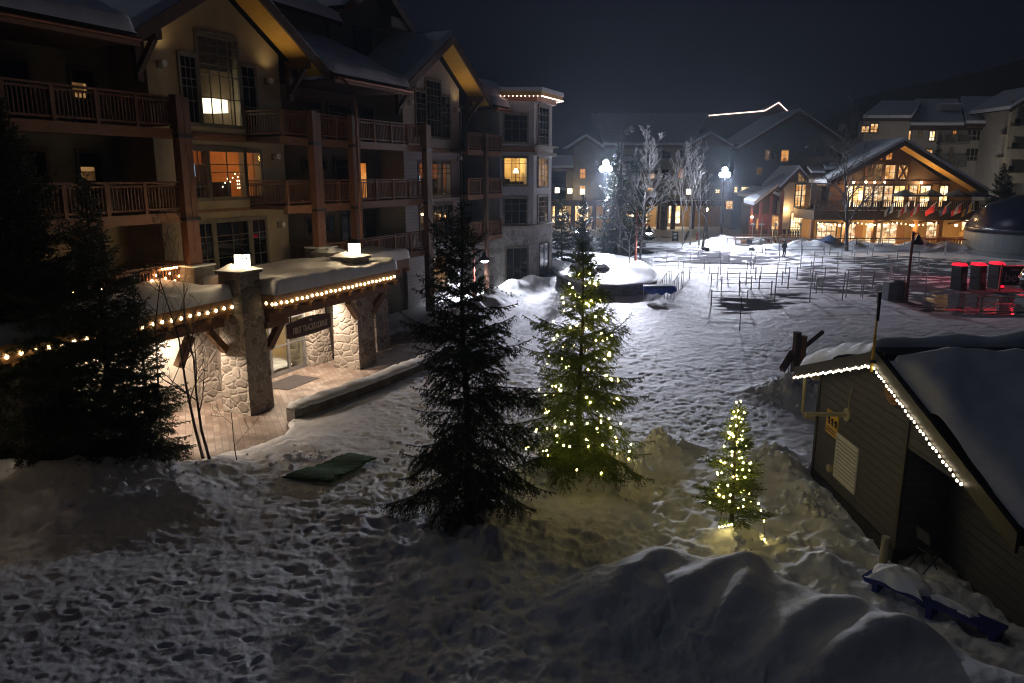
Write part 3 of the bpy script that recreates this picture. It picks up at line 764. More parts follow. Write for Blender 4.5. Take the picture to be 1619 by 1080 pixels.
# --- recess doors and windows
RW = [(-9.3,-6.9,F4+.1,F4+2.15,2,()), (-5.2,-4.3,F4+.05,F4+2.1,1,(.5,)), (-13,-11.5,F4+.1,F4+2.1,2,()),
      (-9.2,-6.6,F3+.1,F3+2.1,2,()), (-12.8,-11.2,F3+.1,F3+2.1,2,()), (-5.3,-4.4,F3+.05,F3+2.1,1,(.6,)),
      (-10.2,-8.2,F2+.2,F2+2.1,2,(.6,)),
      (4.6,5.7,F4+.2,F4+2.2,2,(.8,)), (7.6,9.2,F4+1.75,F4+2.1,5,()), (9.9,11.9,F4+.1,F4+2.1,2,(.8,)), (13.0,14.2,F4+.1,F4+2.1,1,(.8,)),
      (4.6,5.7,F3+.2,F3+2.2,2,(.8,)), (7.6,9.4,F3+1.6,F3+2.05,6,()), (10.3,11.7,F3+.1,F3+2.1,1,(.8,)),
      (4.6,5.6,F2+.2,F2+2.2,2,(.8,)), (7.5,9.9,F2+1.2,F2+1.95,5,()), (10.6,12.0,F2+.2,F2+2.15,2,(.8,)), (12.9,14.1,F2+.2,F2+2.15,1,(.8,)),
      (23.3,24.6,F4+1.0,F4+2.1,2,(.6,)), (23.3,24.6,F3+1.0,F3+2.1,2,(.6,)), (23.3,24.6,F2+1.0,F2+2.1,2,(.6,)), (4.9,6.2,.3,2.4,2,(.5,)), (9,11,.6,2.3,3,())]
for (a,b,z0,z1,cc,rows) in RW:
    yy = .2 if z1 < 3 else (1.77 if a < -3.5 and z0 < 6.5 else 1.8)
    window(lodge, a, b, z0, z1, yy, cc, rows, 'trim')
def doorway(x0, x1, z0, z1, y, mat='cedar_dark', lit=None, label=None):
    mb = MB(); mb.box(x0-.12, x0, y-.05, y, z0, z1+.12); mb.box(x1, x1+.12, y-.05, y, z0, z1+.12); mb.box(x0+.001, x1-.001, y-.06, y, z1, z1+.14)
    f = mb.build('door', M['trim'], lodge)
    mb = MB(); mb.box(x0+.002, x1-.002, y-.03, y+.01, z0, z1-.002); mb.build('door_leaf', M[lit or mat], f)
    if label: f['label'] = label
doorway(-5.9,-4.8, F2+.01, F2+2.15, 1.77, 'cedar_dark')
doorway(12.6,13.25, F3+.01, F3+1.95, 1.8, lit='lit_orange', label='narrow balcony door glowing orange')
for x, z in ((-5.25,F4+1.15), (-5.3,F3+1.1)):
    mb = MB(); mb.box(x, x+.55, 1.72, 1.75, z, z+.5); mb.build('window_blind', M['lit_dim'], lodge)['label'] = 'slatted blind lit from within'
mb = MB(); mb.box(-8.9,-8.4,1.72,1.75,F3+.75,F3+1.4); mb.build('window_blind', M['lit_warm'], lodge)['label'] = 'lit curtain gap in a dark balcony window'
mb = MB(); mb.box(-11.3,-11.22,1.72,1.75,F3+.1,F3+2.0); mb.build('window_blind', M['lit_warm'], lodge)['label'] = 'thin lit gap beside a balcony curtain'
# --- balconies
def balcony(x0, x1, y0, y1, zf, sides=''):
    mb = MB(); mb.box(x0, x1, y0+.12, y1, zf-.16, zf); d = mb.build('balcony', M['cedar_dark'], lodge)
    mb = MB(); mb.box(x0-.05, x1+.05, y0-.08, y0+.118, zf-.34, zf+.002)
    mb.build('edge_beam', M['cedar_beam'], d)
    mb = MB(); railing(mb, x0+.08, x1-.08, y0, zf)
    if 'l' in sides: rail_side(mb, x0+.05, y0+.1, .0, zf)
    if 'r' in sides: rail_side(mb, x1-.05, y0+.1, .0, zf)
    mb.build('railing', M['cedar'], d)
    return d
for zf in (F2, F3, F4):
    balcony(-24, -4.35, -2, 1.79 if zf > F2 else 1.76, zf, 'r')
    balcony(1.4 if zf > F2 else 3.95, 3.3, -2, 0-.005, zf, 'l')
    d = balcony(3.5, 13.35, -2, 1.79, zf)
    balcony(20.4, 25.9, -1.3, 1.79 if False else -.005, zf)
    mb = MB(); mb.box(21.92, 26.1, -.004, 1.79, zf-.16, zf); mb.build('balcony_floor', M['cedar_dark'], lodge)
# --- posts: paired timbers with steel straps
def tpost(x, z0, z1, y=-2.17):
    mb = MB(); mb.box(x-.30, x-.02, y-.16, y+.16, z0, z1); mb.box(x+.02, x+.30, y-.14, y+.14, z0, z1-.06)
    p = mb.build('timber_post', M['cedar'], lodge)
    for z in (F3-.3, F4-.3):
        if z0 < z < z1: mb = MB(); mb.box(x-.34, x+.34, y-.19, y+.19, z, z+.12); mb.build('steel_strap', M['metal_dark'], p)
for x, z0 in ((-4.2,5.0), (3.35,5.0), (6.35,4.8), (13.5,.4)):
    tpost(x, z0, 11.0)
for x in (22.9,):
    mb = MB(); mb.box(x-.16, x+.16, -1.6, -1.38, .4, 11.0); mb.build('timber_post', M['cedar_dark'], lodge)
for x in (-4.2, 3.4):
    mb = MB(); mb.hexa([(x-.6,-2.75,4.0),(x+.6,-2.75,4.0),(x+.6,-1.6,4.0),(x-.6,-1.6,4.0)], [(x-.5,-2.65,5.0),(x+.5,-2.65,5.0),(x+.5,-1.7,5.0),(x-.5,-1.7,5.0)])
    p = mb.build('stone_plinth', M['stone_dark'], lodge)
    mb = MB(); mb.box(x-.55, x+.55, -2.7, -1.65, 5.002, 5.06); mb.build('coping', M['snow'], p)
# --- roofs
SL = .6; RY = -1.35
def roof_slab(name, pts, thick, mat, parent=lodge, snow=None, label=None):
    mb = MB(); mb.slab(pts, (0,0,thick)); return mb.build(name, mat, parent)
def soft_snow(parent, pts4, n, m, thick, edge=.2, seed=0, mat='roof_snow', lip=.0, name='roof_snow', patch=0):
    """quilted snow layer over a planar quad p00,p10,p11,p01 (eave left, eave right, ridge right, ridge left)"""
    p00,p10,p11,p01 = [Vector(p) for p in pts4]
    nu = n+1; nv = m+1
    U, W_ = np.meshgrid(np.linspace(0,1,nu), np.linspace(0,1,nv), indexing='ij')
    def P(u, w): return [(p00[k]*(1-u)+p10[k]*u)*(1-w)+(p01[k]*(1-u)+p11[k]*u)*w for k in range(3)]
    bx, by, bz = P(U, W_)
    Lu = (p10-p00).length; Lw = (p01-p00).length
    du = np.minimum(U, 1-U)*Lu; dw = W_*Lw
    du2 = np.minimum(du, dw)
    e = np.sqrt(np.clip(1-(1-np.clip(du2/edge,0,1))**2, 0, 1))
    nz = fbm(bx*1+seed*7.3, by+seed*3.1+bz, 1.3, 300+seed, 3)
    h = thick*(e*(1+.35*nz)) 
    if patch: h = h*np.clip((fbm(bx, by+bz, 2.4, 500+seed, 3)+patch)*6, 0, 1)
    top = np.stack([bx, by - lip*(dw < edge)*e*(1-np.clip(dw/edge,0,1)), bz+h+.004], -1).reshape(-1,3)
    bot = np.stack([bx, by, bz+.002], -1).reshape(-1,3)
    i = np.arange(nu-1)[:,None]*nv+np.arange(nv-1)[None,:]
    T = np.stack([i, i+nv, i+nv+1, i+1], -1).reshape(-1,4)
    me = np_mesh(name, np.concatenate([top]), T, True)
    o = link(name, me, M[mat], parent); return o
def gable(c, half, apex, y0, y1, overz=.0):
    """gable roof with its ridge running into the building; y0 is the rake face"""
    ez = apex - SL*half
    for s in (-1, 1):
        e0 = (c+s*half, y0, ez); e1 = (c+s*half, y1, ez); r0 = (c, y0, apex); r1 = (c, y1, apex)
        pts = [e0, e1, r1, r0] if s > 0 else [e0, r0, r1, e1]
        r = roof_slab('roof', pts, .18, M['roofing'])
        # pine boards under the overhang
        yb = 0.0 - .003
        q = [(c+s*(half-.05), y0+.12, ez-.02+.03), (c+s*(half-.05), yb, ez-.02+.03), (c+s*.02, yb, apex-.02), (c+s*.02, y0+.12, apex-.02)]
        roof_slab('soffit', q if s > 0 else q[::-1], -.05, M['soffit_pine'])
        # barge board
        mb = MB(); mb.slab([(c+s*half, y0-.08, ez-.28), (c+s*half, y0-.08, ez+.2), (c+s*.0, y0-.08, apex+.2), (c+s*.0, y0-.08, apex-.28)], (0,.1,0)); mb.build('barge_board', M['cedar_dark'], r)
        up = .185
        if s > 0: quad = [(c+s*half, y1, ez+up), (c+s*half, y0-.02, ez+up), (c, y0-.02, apex+up), (c, y1, apex+up)]
        else: quad = [(c+s*half, y0-.02, ez+up), (c+s*half, y1, ez+up), (c, y1, apex+up), (c, y0-.02, apex+up)]
        soft_snow(r, quad, 40, 30, .32, .3, seed=int(c*3+s+50))
        # timber bracket at the eave
        x = c+s*(half-1.25); z = ez + SL*1.25
        mb = MB(); mb.box(x-.15, x+.15, y0+.1, -.003, z-.62, z-.27); mb.bar((x, -.05, z-1.75), (x, y0+.35, z-.6), .2); mb.box(x-.14, x+.14, -.2, -.004, z-2.0, z-.63)
        mb.build('bracket', M['cedar_dark'], lodge)
gable(.25, 5.45, 16.1, RY, 6.5)
gable(18.5, 5.75, 16.35, RY, 6.5)
def main_roof(x0, x1, y0=-1.6, z0=12.72, y1=6.4, z1=16.7, seed=1, thick=.42):
    r = roof_slab('roof', [(x0,y0,z0),(x1,y0,z0),(x1,y1,z1),(x0,y1,z1)], .18, M['roofing'])
    mb = MB(); mb.box(x0, x1, y0-.12, y0-.02, z0-.22, z0+.02); mb.build('fascia', M['cedar_beam'], r)
    mb = MB(); mb.tube([(x0,y0-.19,z0-.02),(x1,y0-.19,z0-.02)], .075, 8); mb.build('gutter', M['copper'], r)
    mb = MB(); mb.box(x0, x1, y0+.01, 1.79, z0-.12, z0-.06); mb.build('soffit', M['cedar_dark'], r)
    soft_snow(r, [(x0,y0-.1,z0+.185),(x1,y0-.1,z0+.185),(x1,y1,z1+.185),(x0,y1,z1+.185)], int((x1-x0)*7), 60, thick, .24, seed=seed)
    return r
main_roof(-24, -5.25, seed=1)
main_roof(5.75, 12.75, seed=2)
main_roof(24.2, 28.6, seed=3)
mb = MB(); mb.tube([(6.2,-1.86,12.66),(6.2,-2.36,12.0),(6.25,-2.42,11.5),(6.3,-2.42,5.2),(6.45,-2.5,5.0)], .06, 8); mb.build('downpipe', M['copper'], lodge)
mb = MB(); mb.tube([(21.95,-.1,12.7),(21.95,-.1,.6)], .05, 8); mb.build('downpipe', M['metal_grey'], lodge)
# ridge closing plane behind, then the upper dormer
dz = 16.5
mb = MB(); mb.box(7.2, 12.2, 3.4, 3.6, 14.2, 16.6); mb.box(12.2, 19.4, 3.1, 3.3, 14.2, 17.3); mb.box(19.2,19.4,3.3,8.4,14.2,17.3); mb.box(7.2,7.4,3.6,8.4,14.2,16.6); mb.build('dormer_wall', M['stucco_dark'], lodge)
window(lodge, 14.6, 16.2, 15.2, 16.6, 3.1, 2, (), 'frame_dark')
def dormer(c, half, apex, y0, y1):
    ez = apex-SL*half
    for s in (-1,1):
        pts = [(c+s*half,y0,ez),(c+s*half,y1,ez),(c,y1,apex),(c,y0,apex)]
        r = roof_slab('roof', pts if s > 0 else pts[::-1], .2, M['roofing'])
        mb = MB(); mb.slab([(c+s*half,y0-.08,ez-.3),(c+s*half,y0-.08,ez+.2),(c,y0-.08,apex+.2),(c,y0-.08,apex-.3)], (0,.1,0)); mb.build('barge_board', M['cedar_dark'], r)
        q = [(c+s*half,y1,ez+.21),(c+s*half,y0,ez+.21),(c,y0,apex+.21),(c,y1,apex+.21)] if s > 0 else [(c+s*half,y0,ez+.21),(c+s*half,y1,ez+.21),(c,y1,apex+.21),(c,y0,apex+.21)]
        soft_snow(r, q, 30, 20, .35, .35, seed=int(c+s))
    mb = MB(); mb.slab([(c-half+.7,y0+1.1,ez+.1),(c+half-.7,y0+1.1,ez+.1),(c,y0+1.1,apex-.1)], (0,.2,0)); mb.build('gable_wall', M['stucco_dark'], lodge)
    mb = MB(); mb.box(c+half-2.6, c+half-.5, y0+.05, y0+1.09, ez-.1, ez+.5); mb.build('bracket', M['cedar_dark'], lodge)
dormer(15.9, 3.75, 19.4, 2.0, 9)
r = roof_slab('roof', [(4.5,2.4,16.3),(12.4,2.4,16.3),(12.4,7.5,18.6),(4.5,7.5,18.6)], .2, M['roofing'])
soft_snow(r, [(4.5,2.3,16.51),(12.5,2.3,16.51),(12.5,7.5,18.8),(4.5,7.5,18.8)], 40, 26, .5, .4, seed=9)
# --- tower at the far corner
TW = [(26.1,1.9),(26.1,-1.1),(28,-3),(31.8,-3),(33.7,-1.1),(33.7,8.4),(26.1,8.4)]
def offs(poly, d):
    n = len(poly); out = []
    for i in range(n):
        a = Vector(poly[i-1]); b = Vector(poly[i]); c = Vector(poly[(i+1)%n])
        e1 = (b-a).normalized(); e2 = (c-b).normalized()
        n1 = Vector((e1.y,-e1.x)); n2 = Vector((e2.y,-e2.x)); k = n1+n2
        k = k*(d/ max(.2,(1+n1.dot(n2)))); out.append((b.x+k.x, b.y+k.y))
    return out
mb = MB(); mb.prism(offs(TW,.12), 0, 4.35); mb.build('tower_base', M['stone_grey'], lodge)
mb = MB(); mb.prism(offs(TW,.24), 4.352, 4.55); mb.build('tower_sill', M['stucco_pale'], lodge)
# body with a lit corner room: the chamfer face is built as panels
poly_in = offs(TW,-.25)
mb = MB()
ang = math.radians(-45); c45 = math.cos(ang); s45 = math.sin(ang)
XF = Matrix.Translation((26.1,-1.1,0)) @ Matrix.Rotation(ang, 4, 'Z')     # chamfer frame: x from 0 to 2.69, -y outward
wb = MB(XF); wall_panel(wb, .0, 2.687, 4.552, 13.4, 0, .25, [(.35,2.1,7.55,9.4)])
wb.build('tower_wall', M['batten_grey'], lodge)
mb.box(28.0, 31.8, -3, -2.75, 4.552, 13.4); mb.box(26.1, 26.35, -1.1, 1.9, 4.552, 13.4)
XG = Matrix.Translation((31.8,-3,0)) @ Matrix.Rotation(-ang, 4, 'Z'); g = MB(XG); g.box(0, 2.687, 0, .25, 4.552, 13.4)
mb.add(g.v, g.f)
mb.box(33.45, 33.7, -1.1, 8.4, 4.552, 13.4); mb.box(26.1, 33.44, 8.15, 8.4, 4.552, 13.4)
mb.build('tower_wall', M['batten_grey'], lodge)
mb = MB(); mb.prism(offs(TW,.10), 9.85, 10.2); mb.build('tower_band', M['cedar_beam'], lodge)
mb = MB(); mb.prism([(27.9,-3.12),(32.0,-3.12),(32.0,-2.0),(27.9,-2.0)], 10.201, 10.25); 
mb.prism([(27.75,-3.35),(32.1,-3.35),(32.1,-2.4),(27.75,-2.4)], 9.62, 9.84); mb.prism([(27.68,-3.42),(32.2,-3.42),(32.2,-2.6),(27.68,-2.6)], 10.26, 10.36); mb.build('tower_cornice', M['stucco_pale'], lodge)
TP = 'frame_tan'
window(lodge, .35, 2.1, 10.55, 12.4, 0, 3, (.5,.8), TP, xf=XF)
window(lodge, .35, 2.1, 7.55, 9.4, 0, 3, (.8,.9,.28), TP, 'glass_clear', xf=XF, label='brightly lit tower window with table lamp behind')
window(lodge, .35, 2.1, 4.75, 6.5, 0, 3, (.5,.8), TP, xf=XF)
window(lodge, .45, 2.1, .6, 2.9, -.12, 3, (.35,), TP, xf=XF)
for z0, z1, pn in ((10.5,13.1,'glass_dark'), (7.4,9.4,'lit_dim'), (4.75,6.6,'glass_dark')):
    window(lodge, 28.9, 30.9, z0, z1, -3, 3, (.2,.4,.6,.8), TP, pn)
window(lodge, 29.0, 30.9, .6, 3.0, -3.12, 2, (.5,), TP)
# lit room in the tower
rm = MB(XF); vs = [(.2,.26,7.3),(2.3,.26,7.3),(2.3,2.6,7.3),(.2,2.6,7.3),(.2,.26,9.6),(2.3,.26,9.6),(2.3,2.6,9.6),(.2,2.6,9.6)]
rm.add(vs, [(0,1,2,3),(7,6,5,4),(1,5,6,2),(2,6,7,3),(3,7,4,0)])
r = rm.build('room', M['room_cream'], lodge)
q = MB(XF); q.lathe([(.24,.0),(.12,.36)], 1.75, 1.2, 8.35, 12); q.build('lamp_shade', M['shade'], r)
q = MB(XF); q.lathe([(.1,0),(.03,.1),(.03,.6)], 1.75, 1.2, 7.75, 8); q.box(.4,1.0,.5,1.1,7.3,7.95); q.box(1.3,2.2,.8,1.5,7.3,7.75); q.build('furniture', M['sofa'], r)
l = light('room_lamp', 'POINT', (0,0,0), 120, (1,.74,.4), .15); l.parent = lodge; l.location = XF @ Vector((1.2,1.3,9.2))
# turret cornice and hipped roof
mb = MB(); mb.prism(offs([(27.2,-1.0),(28,-3),(31.8,-3),(33,-1.8),(33,3),(27.2,3)],.75), 13.75, 14.05); mb.build('turret_eave', M['soffit_pine'], lodge)
mb = MB(); mb.prism(offs([(27.2,-1.0),(28,-3),(31.8,-3),(33,-1.8),(33,3),(27.2,3)],.3), 13.4, 13.748); mb.build('turret_eave', M['cedar_beam'], lodge)
mb = MB(); mb.prism(offs([(27.2,-1.0),(28,-3),(31.8,-3),(33,-1.8),(33,3),(27.2,3)],.82), 14.052, 14.32); mb.build('turret_cap', M['roof_snow'], lodge)
hip = [(24.6,2.6,14.2),(36,2.6,14.2),(36,11,14.2),(24.6,11,14.2)]
mb = MB(); mb.add(hip+[(29,6.8,18.4),(31.5,6.8,18.4)], [(0,1,5,4),(1,2,5),(2,3,4,5),(3,0,4)]); mb.box(25.5,35,3,10.5,12.9,14.19); hr = mb.build('hip_roof', M['roofing'], lodge)
soft_snow(hr, [(24.5,2.6,14.25),(24.5,11,14.25),(29,6.9,18.4),(28.9,6.7,18.4)][:1]+[(24.4,2.4,14.2),(29,6.75,18.45),(24.5,10.5,14.25)], 24, 20, .35, .3, seed=12, patch=.15)
soft_snow(hr, [(24.2,-1.0,13.35),(28.4,-1.2,13.5),(28.4,3.0,15.0),(24.2,3.0,15.2)], 34, 26, .75, .5, seed=13)
# small floodlight boxes on the walls
for x, z in ((3.0,12.3),(-2.9,12.3),(3.15,9.05),(3.2,6.0),(21.3,12.4),(15.3,12.4),(21.6,9.3)):
    mb = MB(); mb.box(x-.13, x+.13, -.06, -.004 if x < 10 else -.025, z-.14, z+.14); b = mb.build('wall_sconce', M['frame_tan'], lodge)
    mb = MB(); mb.lathe([(.08,0),(.12,.2),(.13,.24)], 0, 0, 0, 10)
    mb.v = [(x+p[0], -.07-p[2], z+.02+p[1]) for p in mb.v]; mb.build('sconce_head', M['white_paint'], b)
    if z > 12:
        l = light('soffit_uplight', 'SPOT', (0,0,0), UPL, (1,.72,.34), .1, None, 130, 1); l.parent = lodge; l.location = (x, -.55, z+.25); l.rotation_euler = (math.pi, 0, 0)
# string of icicle lights under the turret eave
ts = thing('string_lights', 'string of white lights under the turret eave at the lodge corner', 'string lights', (*LO,0), LROT)
TE = offs([(27.2,-1.0),(28,-3),(31.8,-3),(33,-1.8)],.7)
pp = []
for a, b in zip(TE[:-1], TE[1:]):
    n_ = max(2, int(math.hypot(b[0]-a[0], b[1]-a[1])/.28))
    for k in range(n_): pp.append((a[0]+(b[0]-a[0])*k/n_, a[1]+(b[1]-a[1])*k/n_-.06, 13.72))
mb = MB(); mb.tube([(p[0],p[1],p[2]+.03) for p in pp], .012, 4); mb.build('wire', M['wire'], ts)
copies_of_bulb(bulb_mesh('icicle_bulb', M['bulb_pink'], .036), pp, ts)
# ------------------------------------------------------------------ entrance canopy in front of the lodge (same frame)
can = thing('entrance_canopy', 'snow topped entrance canopy on stone pillars with rafter tails and bulbs along its edge', 'canopy', (*LO,0), LROT)
def canopy_part(x0, x1, y0, y1, zb=3.55, zt=4.1, tails=True, seed=0, endl=False):
    mb = MB(); mb.box(x0, x1, y0+.1, y1, zb+.25, zt); r = mb.build('roof_deck', M['roofing'], can)
    mb = MB(); mb.box(x0, x1, y0, y0+.098, zb+.12, zt+.04)
    if endl: mb.box(x0-.1, x0-.002, y0, y1, zb+.12, zt+.04)
    mb.build('fascia', M['beam_brown'], r)
    mb = MB(); mb.box(x0+.05, x1-.05, y0+.35, y0+.7, zb-.38, zb-.06)
    mb.box(x0+.05, x1-.05, y1-.6, y1-.3, zb-.38, zb-.06); mb.build('beam', M['cedar_beam'], r)
    n = int((x1-x0)/.82)
    for k in range(n+1):
        x = x0+.2+(x1-x0-.4)*k/n; mb = MB(); mb.box(x-.085, x+.085, y0-.12, y1-.1, zb-.055, zb+.118); mb.build('rafter_tail', M['beam_brown'], can)
    mb = MB(); mb.box(x0+.02, x1-.02, y0+.12, y1-.02, zb+.2, zb+.248); mb.build('soffit', M['soffit_pine'], r)
    soft_snow(r, [(x0-.06,y0-.06,zt+.045),(x1+.06,y0-.06,zt+.045),(x1+.06,y1,zt+.05),(x0-.06,y1,zt+.05)], int((x1-x0)*10), 60, .48, .2, seed=20+seed, name='snow_cover')
canopy_part(-4.35, 3.75, -5.95, -2.05, endl=True, seed=1)
canopy_part(-24, -5.5, -5.05, -2.05, seed=2)
canopy_part(4.0, 7.6, -4.3, -2.05, zb=3.62, zt=4.15, seed=3)
def pillar(x, y, hb, ht, z0, z1, cap=True, mat='stone'):
    mb = MB(); mb.hexa([(x-hb,y-hb,z0),(x+hb,y-hb,z0),(x+hb,y+hb,z0),(x-hb,y+hb,z0)], [(x-ht,y-ht,z1),(x+ht,y-ht,z1),(x+ht,y+ht,z1),(x-ht,y+ht,z1)])
    p = mb.build('stone_pillar', M[mat], can)
    if cap:
        mb = MB(); mb.box(x-ht-.08, x+ht+.08, y-ht-.08, y+ht+.08, z1+.002, z1+.12); mb.build('capstone', M['stone_dark'], p)
        me = MB()
        r_ = random.Random(int(x*10)); prof = [(-1,-1)]
        nn = 9; vs = []; fs = []
        for i in range(nn):
            for j in range(nn):
                u = -1+2*i/(nn-1); v_ = -1+2*j/(nn-1); e = (1-abs(u)**4)*(1-abs(v_)**4)
                vs.append((x+u*(ht+.13), y+v_*(ht+.13), z1+.12+ (.13*e**.3 if e > 0 else 0)*(1+.55*u*v_+.3*math.sin(u*4+x))*(1+r_.uniform(-.25,.25)) ))
        for i in range(nn-1):
            for j in range(nn-1): fs.append((i*nn+j, (i+1)*nn+j, (i+1)*nn+j+1, i*nn+j+1))
        me.add(vs, fs); me.build('snow_cap', M['snow'], p, smooth=True)
    return p
pillar(-4.9, -4.9, .62, .53, 0, 3.6, False); pillar(-4.9, -4.9, .53, .47, 3.602, 4.95, mat='stone_dark')  # upper shafts in darker stone: their unlit look put into the colour
pillar(2.0, -4.75, .66, .6, 0, 3.4, False); pillar(2.0, -4.75, .58, .54, 3.402, 4.75, mat='stone_dark')
pillar(3.2, -2.75, .6, .5, 4.1, 4.75, mat='stone_dark')
pillar(-4.68, -2.35, .56, .46, 0, 3.3, False); pillar(-12.6, -4.55, .58, .5, 0, 3.2, False); pillar(-16.4,-4.55,.58,.5,0,3.2,False)
pillar(1.75, -2.5, .7, .55, 0, 3.3, False)
pillar(5.2, -3.6, .62, .5, 0, 3.4, False)
for (p, q) in (((-4.3,-5.45,2.2),(-3.45,-5.45,3.15)), ((1.5,-5.3,2.3),(.7,-5.42,3.1)), ((2.5,-5.3,2.3),(3.4,-5.42,3.1)), ((-5.5,-4.6,2.3),(-6.2,-4.6,3.1)), ((-7.6,-4.6,2.2),(-7.0,-4.6,3.1)), ((5.8,-3.75,2.4),(6.5,-3.75,3.2))):
    mb = MB(); mb.bar(p, q, .24); mb.build('brace', M['beam_brown'], can)
mb = MB(); mb.box(-4.45, -3.3, -5.62, -5.25, 2.95, 3.17); mb.box(-4.5, -3.0, -5.3, -4.6, 3.17, 3.48); mb.build('beam_end', M['beam_brown'], can)
# recessed lamps in the canopy
for x, y in ((-1.6,-4.2),(.6,-3.9),(-6.6,-3.7),(-9.4,-3.7),(-13.0,-3.7)):
    mb = MB(); mb.lathe([(.13,0),(.16,.3)], x, y, 3.44, 14); d = mb.build('downlight', M['metal_dark'], can)
    mb = MB(); mb.lathe([(.11,0),(.11,.012)], x, y, 3.425, 14); mb.build('diffuser', M['down_glow'], d)
    l = light('canopy_lamp', 'SPOT', (0,0,0), CANOPY, (1,.78,.58), .1, None, 150, .8); l.parent = can; l.location = (x, y, 3.36); l.rotation_euler = (0,0,0)
# lanterns on the two pillars
def lantern(x, y, z, label):
    t = thing('pillar_lantern', label, 'lantern', (*l2w(x,y), z), LROT, 'lanterns on the canopy pillars')
    mb = MB(); S_ = 1.15; mb.box(-.17,.17,-.17,.17,0,.06); mb.box(-.2,.2,-.2,.2,.46,.5); mb.hexa([(-.2,-.2,.5),(.2,-.2,.5),(.2,.2,.5),(-.2,.2,.5)],[(-.05,-.05,.62),(.05,-.05,.62),(.05,.05,.62),(-.05,.05,.62)])
    for a in (-1,1):
        for b in (-1,1): mb.box(a*.16-.015, a*.16+.015, b*.16-.015, b*.16+.015, .06, .46)
    for a in (-1,1):
        mb.box(-.016,.016,a*.16-.015,a*.16+.015,.06,.46); mb.box(a*.16-.014,a*.16+.014,-.016,.016,.06,.46)
        mb.box(-.145,.145,a*.16-.012,a*.16+.012,.335,.36)
    mb.v = [(p[0]*S_,p[1]*S_,p[2]*S_) for p in mb.v]; mb.build('lantern_frame', M['metal_dark'], t)
    mb = MB(); mb.box(-.143*S_,.143*S_,-.143*S_,.143*S_,.062*S_,.455*S_); mb.build('glass', M['lantern_glow'], t)
lantern(-4.95, -5.15, 5.08, 'glowing lantern on the snow capped pillar left of the lodge sign')
lantern(1.85, -5.05, 4.9, 'glowing lantern on the snow capped pillar above the right end of the canopy')
# bulbs along the canopy edge
def string(name, label, pts, mat, r, parent_loc=None, sag=.02, group=None, step=None, bm=None):
    t = thing(name, label, 'string lights', (0,0,0), 0, group)
    mb = MB(); mb.tube([(p[0],p[1],p[2]+.035) for p in pts], .012, 4, False); mb.build('wire', M['wire'], t)
    copies_of_bulb(bm or bulb_mesh(name+'_bulb', mat, r), pts, t); return t
def lw(s, t_, z): return (*l2w(s,t_), z)
bm = bulb_mesh('canopy_bulb', M['bulb_warm'], .05, 1.2)
pts = [lw(-4.45, -5.1-.26*k, 3.86-.02*(k%2)) for k in range(4)] + [lw(-4.4+.29*k, -6.0, 3.85+.015*math.sin(k*1.9)) for k in range(28)]
string('string_lights', 'string of warm bulbs along the right hand canopy edge above the lodge sign', pts, None, 0, bm=bm)
pts = [lw(-5.55-.37*k, -5.1, 3.87+.015*math.sin(k*1.7)) for k in range(40)]
string('string_lights', 'string of warm bulbs along the left canopy edge running behind the dark spruces', pts, None, 0, bm=bm)
pts = [lw(4.1+.3*k, -4.35, 3.9) for k in range(7)]
string('string_lights', 'short string of warm bulbs on the far set back piece of canopy', pts, None, 0, bm=bm)
# orange lights wound on the lowest left balcony
pts = [lw(-9.6+.5*k, -2.12, 4.6+.1*math.sin(k*2.3)) for k in range(6)] + [lw(-6.3+.2*k, -2.12, 4.55+.3*((k*7)%3)/2) for k in range(8)] + [lw(-5.6+.13*k, -2.1, 5.02) for k in range(6)]
string('string_lights', 'orange string lights wound along the lowest balcony railing behind the bare shrub', pts, M['bulb_orange'], .028)
# entrance doors
ent = thing('entrance_doors', 'glazed lodge entrance doors with metal frames under the canopy', 'door', (*LO,0), LROT)
mb = MB()
for x in (-3.38,-2.3,-1.2,-.1,.95): mb.box(x-.06, x+.06, -2.87, -2.78, .03, 2.5)
for a, b in ((-3.32,-2.36),(-2.24,-1.26),(-1.14,-.16),(-.04,.89)):
    mb.box(a, b, -2.86, -2.79, .03, .2); mb.box(a, b, -2.86, -2.79, 2.35, 2.5); mb.box(a, b, -2.85, -2.8, 1.25, 1.31)
mb.build('door_frame', M['metal_grey'], ent)
for x in (-2.15, -1.28): 
    mb = MB(); mb.tube([(x,-2.93,.9),(x,-2.93,1.5)], .018, 6); mb.build('handle', M['metal_grey'], ent)
mb = MB(); mb.box(-3.36, .93, -2.83, -2.82, .2, 2.35); mb.build('glass', M['glass_clear'], ent)
# lobby behind
mb = MB(); vs = [(-4.2,-2.54,.02),(1.6,-2.54,.02),(1.6,1.0,.02),(-4.2,1.0,.02),(-4.2,-2.54,2.9),(1.6,-2.54,2.9),(1.6,1.0,2.9),(-4.2,1.0,2.9)]
mb.add(vs, [(0,1,2,3),(7,6,5,4),(1,5,6,2),(2,6,7,3),(3,7,4,0)]); lob = mb.build('lobby', M['room_cream'], lodge)
mb = MB(); mb.box(-4.1,1.5,.0,.3,.02,.9); mb.build('counter', M['door_wood'], lob)
mb = MB(); mb.box(-2.4,-1.7,.95,.99,1.3,1.9); mb.build('glowing_picture', M['lit_warm'], lob)  # wall panel emits its own glow, lit look put into the material
l = light('lobby_lamp', 'POINT', (0,0,0), 70, (1,.78,.5), .2); l.parent = lodge; l.location = (-1.3,-.8,2.5)
dm = MB(); dm.box(-2.4,-.4,-4.6,-3.3,.022,.04)
o = dm.build('entrance_mat', M['sofa'], None, (*LO,0), LROT); tag(o, 'dark entrance mat on the bricks before the glazed doors', 'mat')
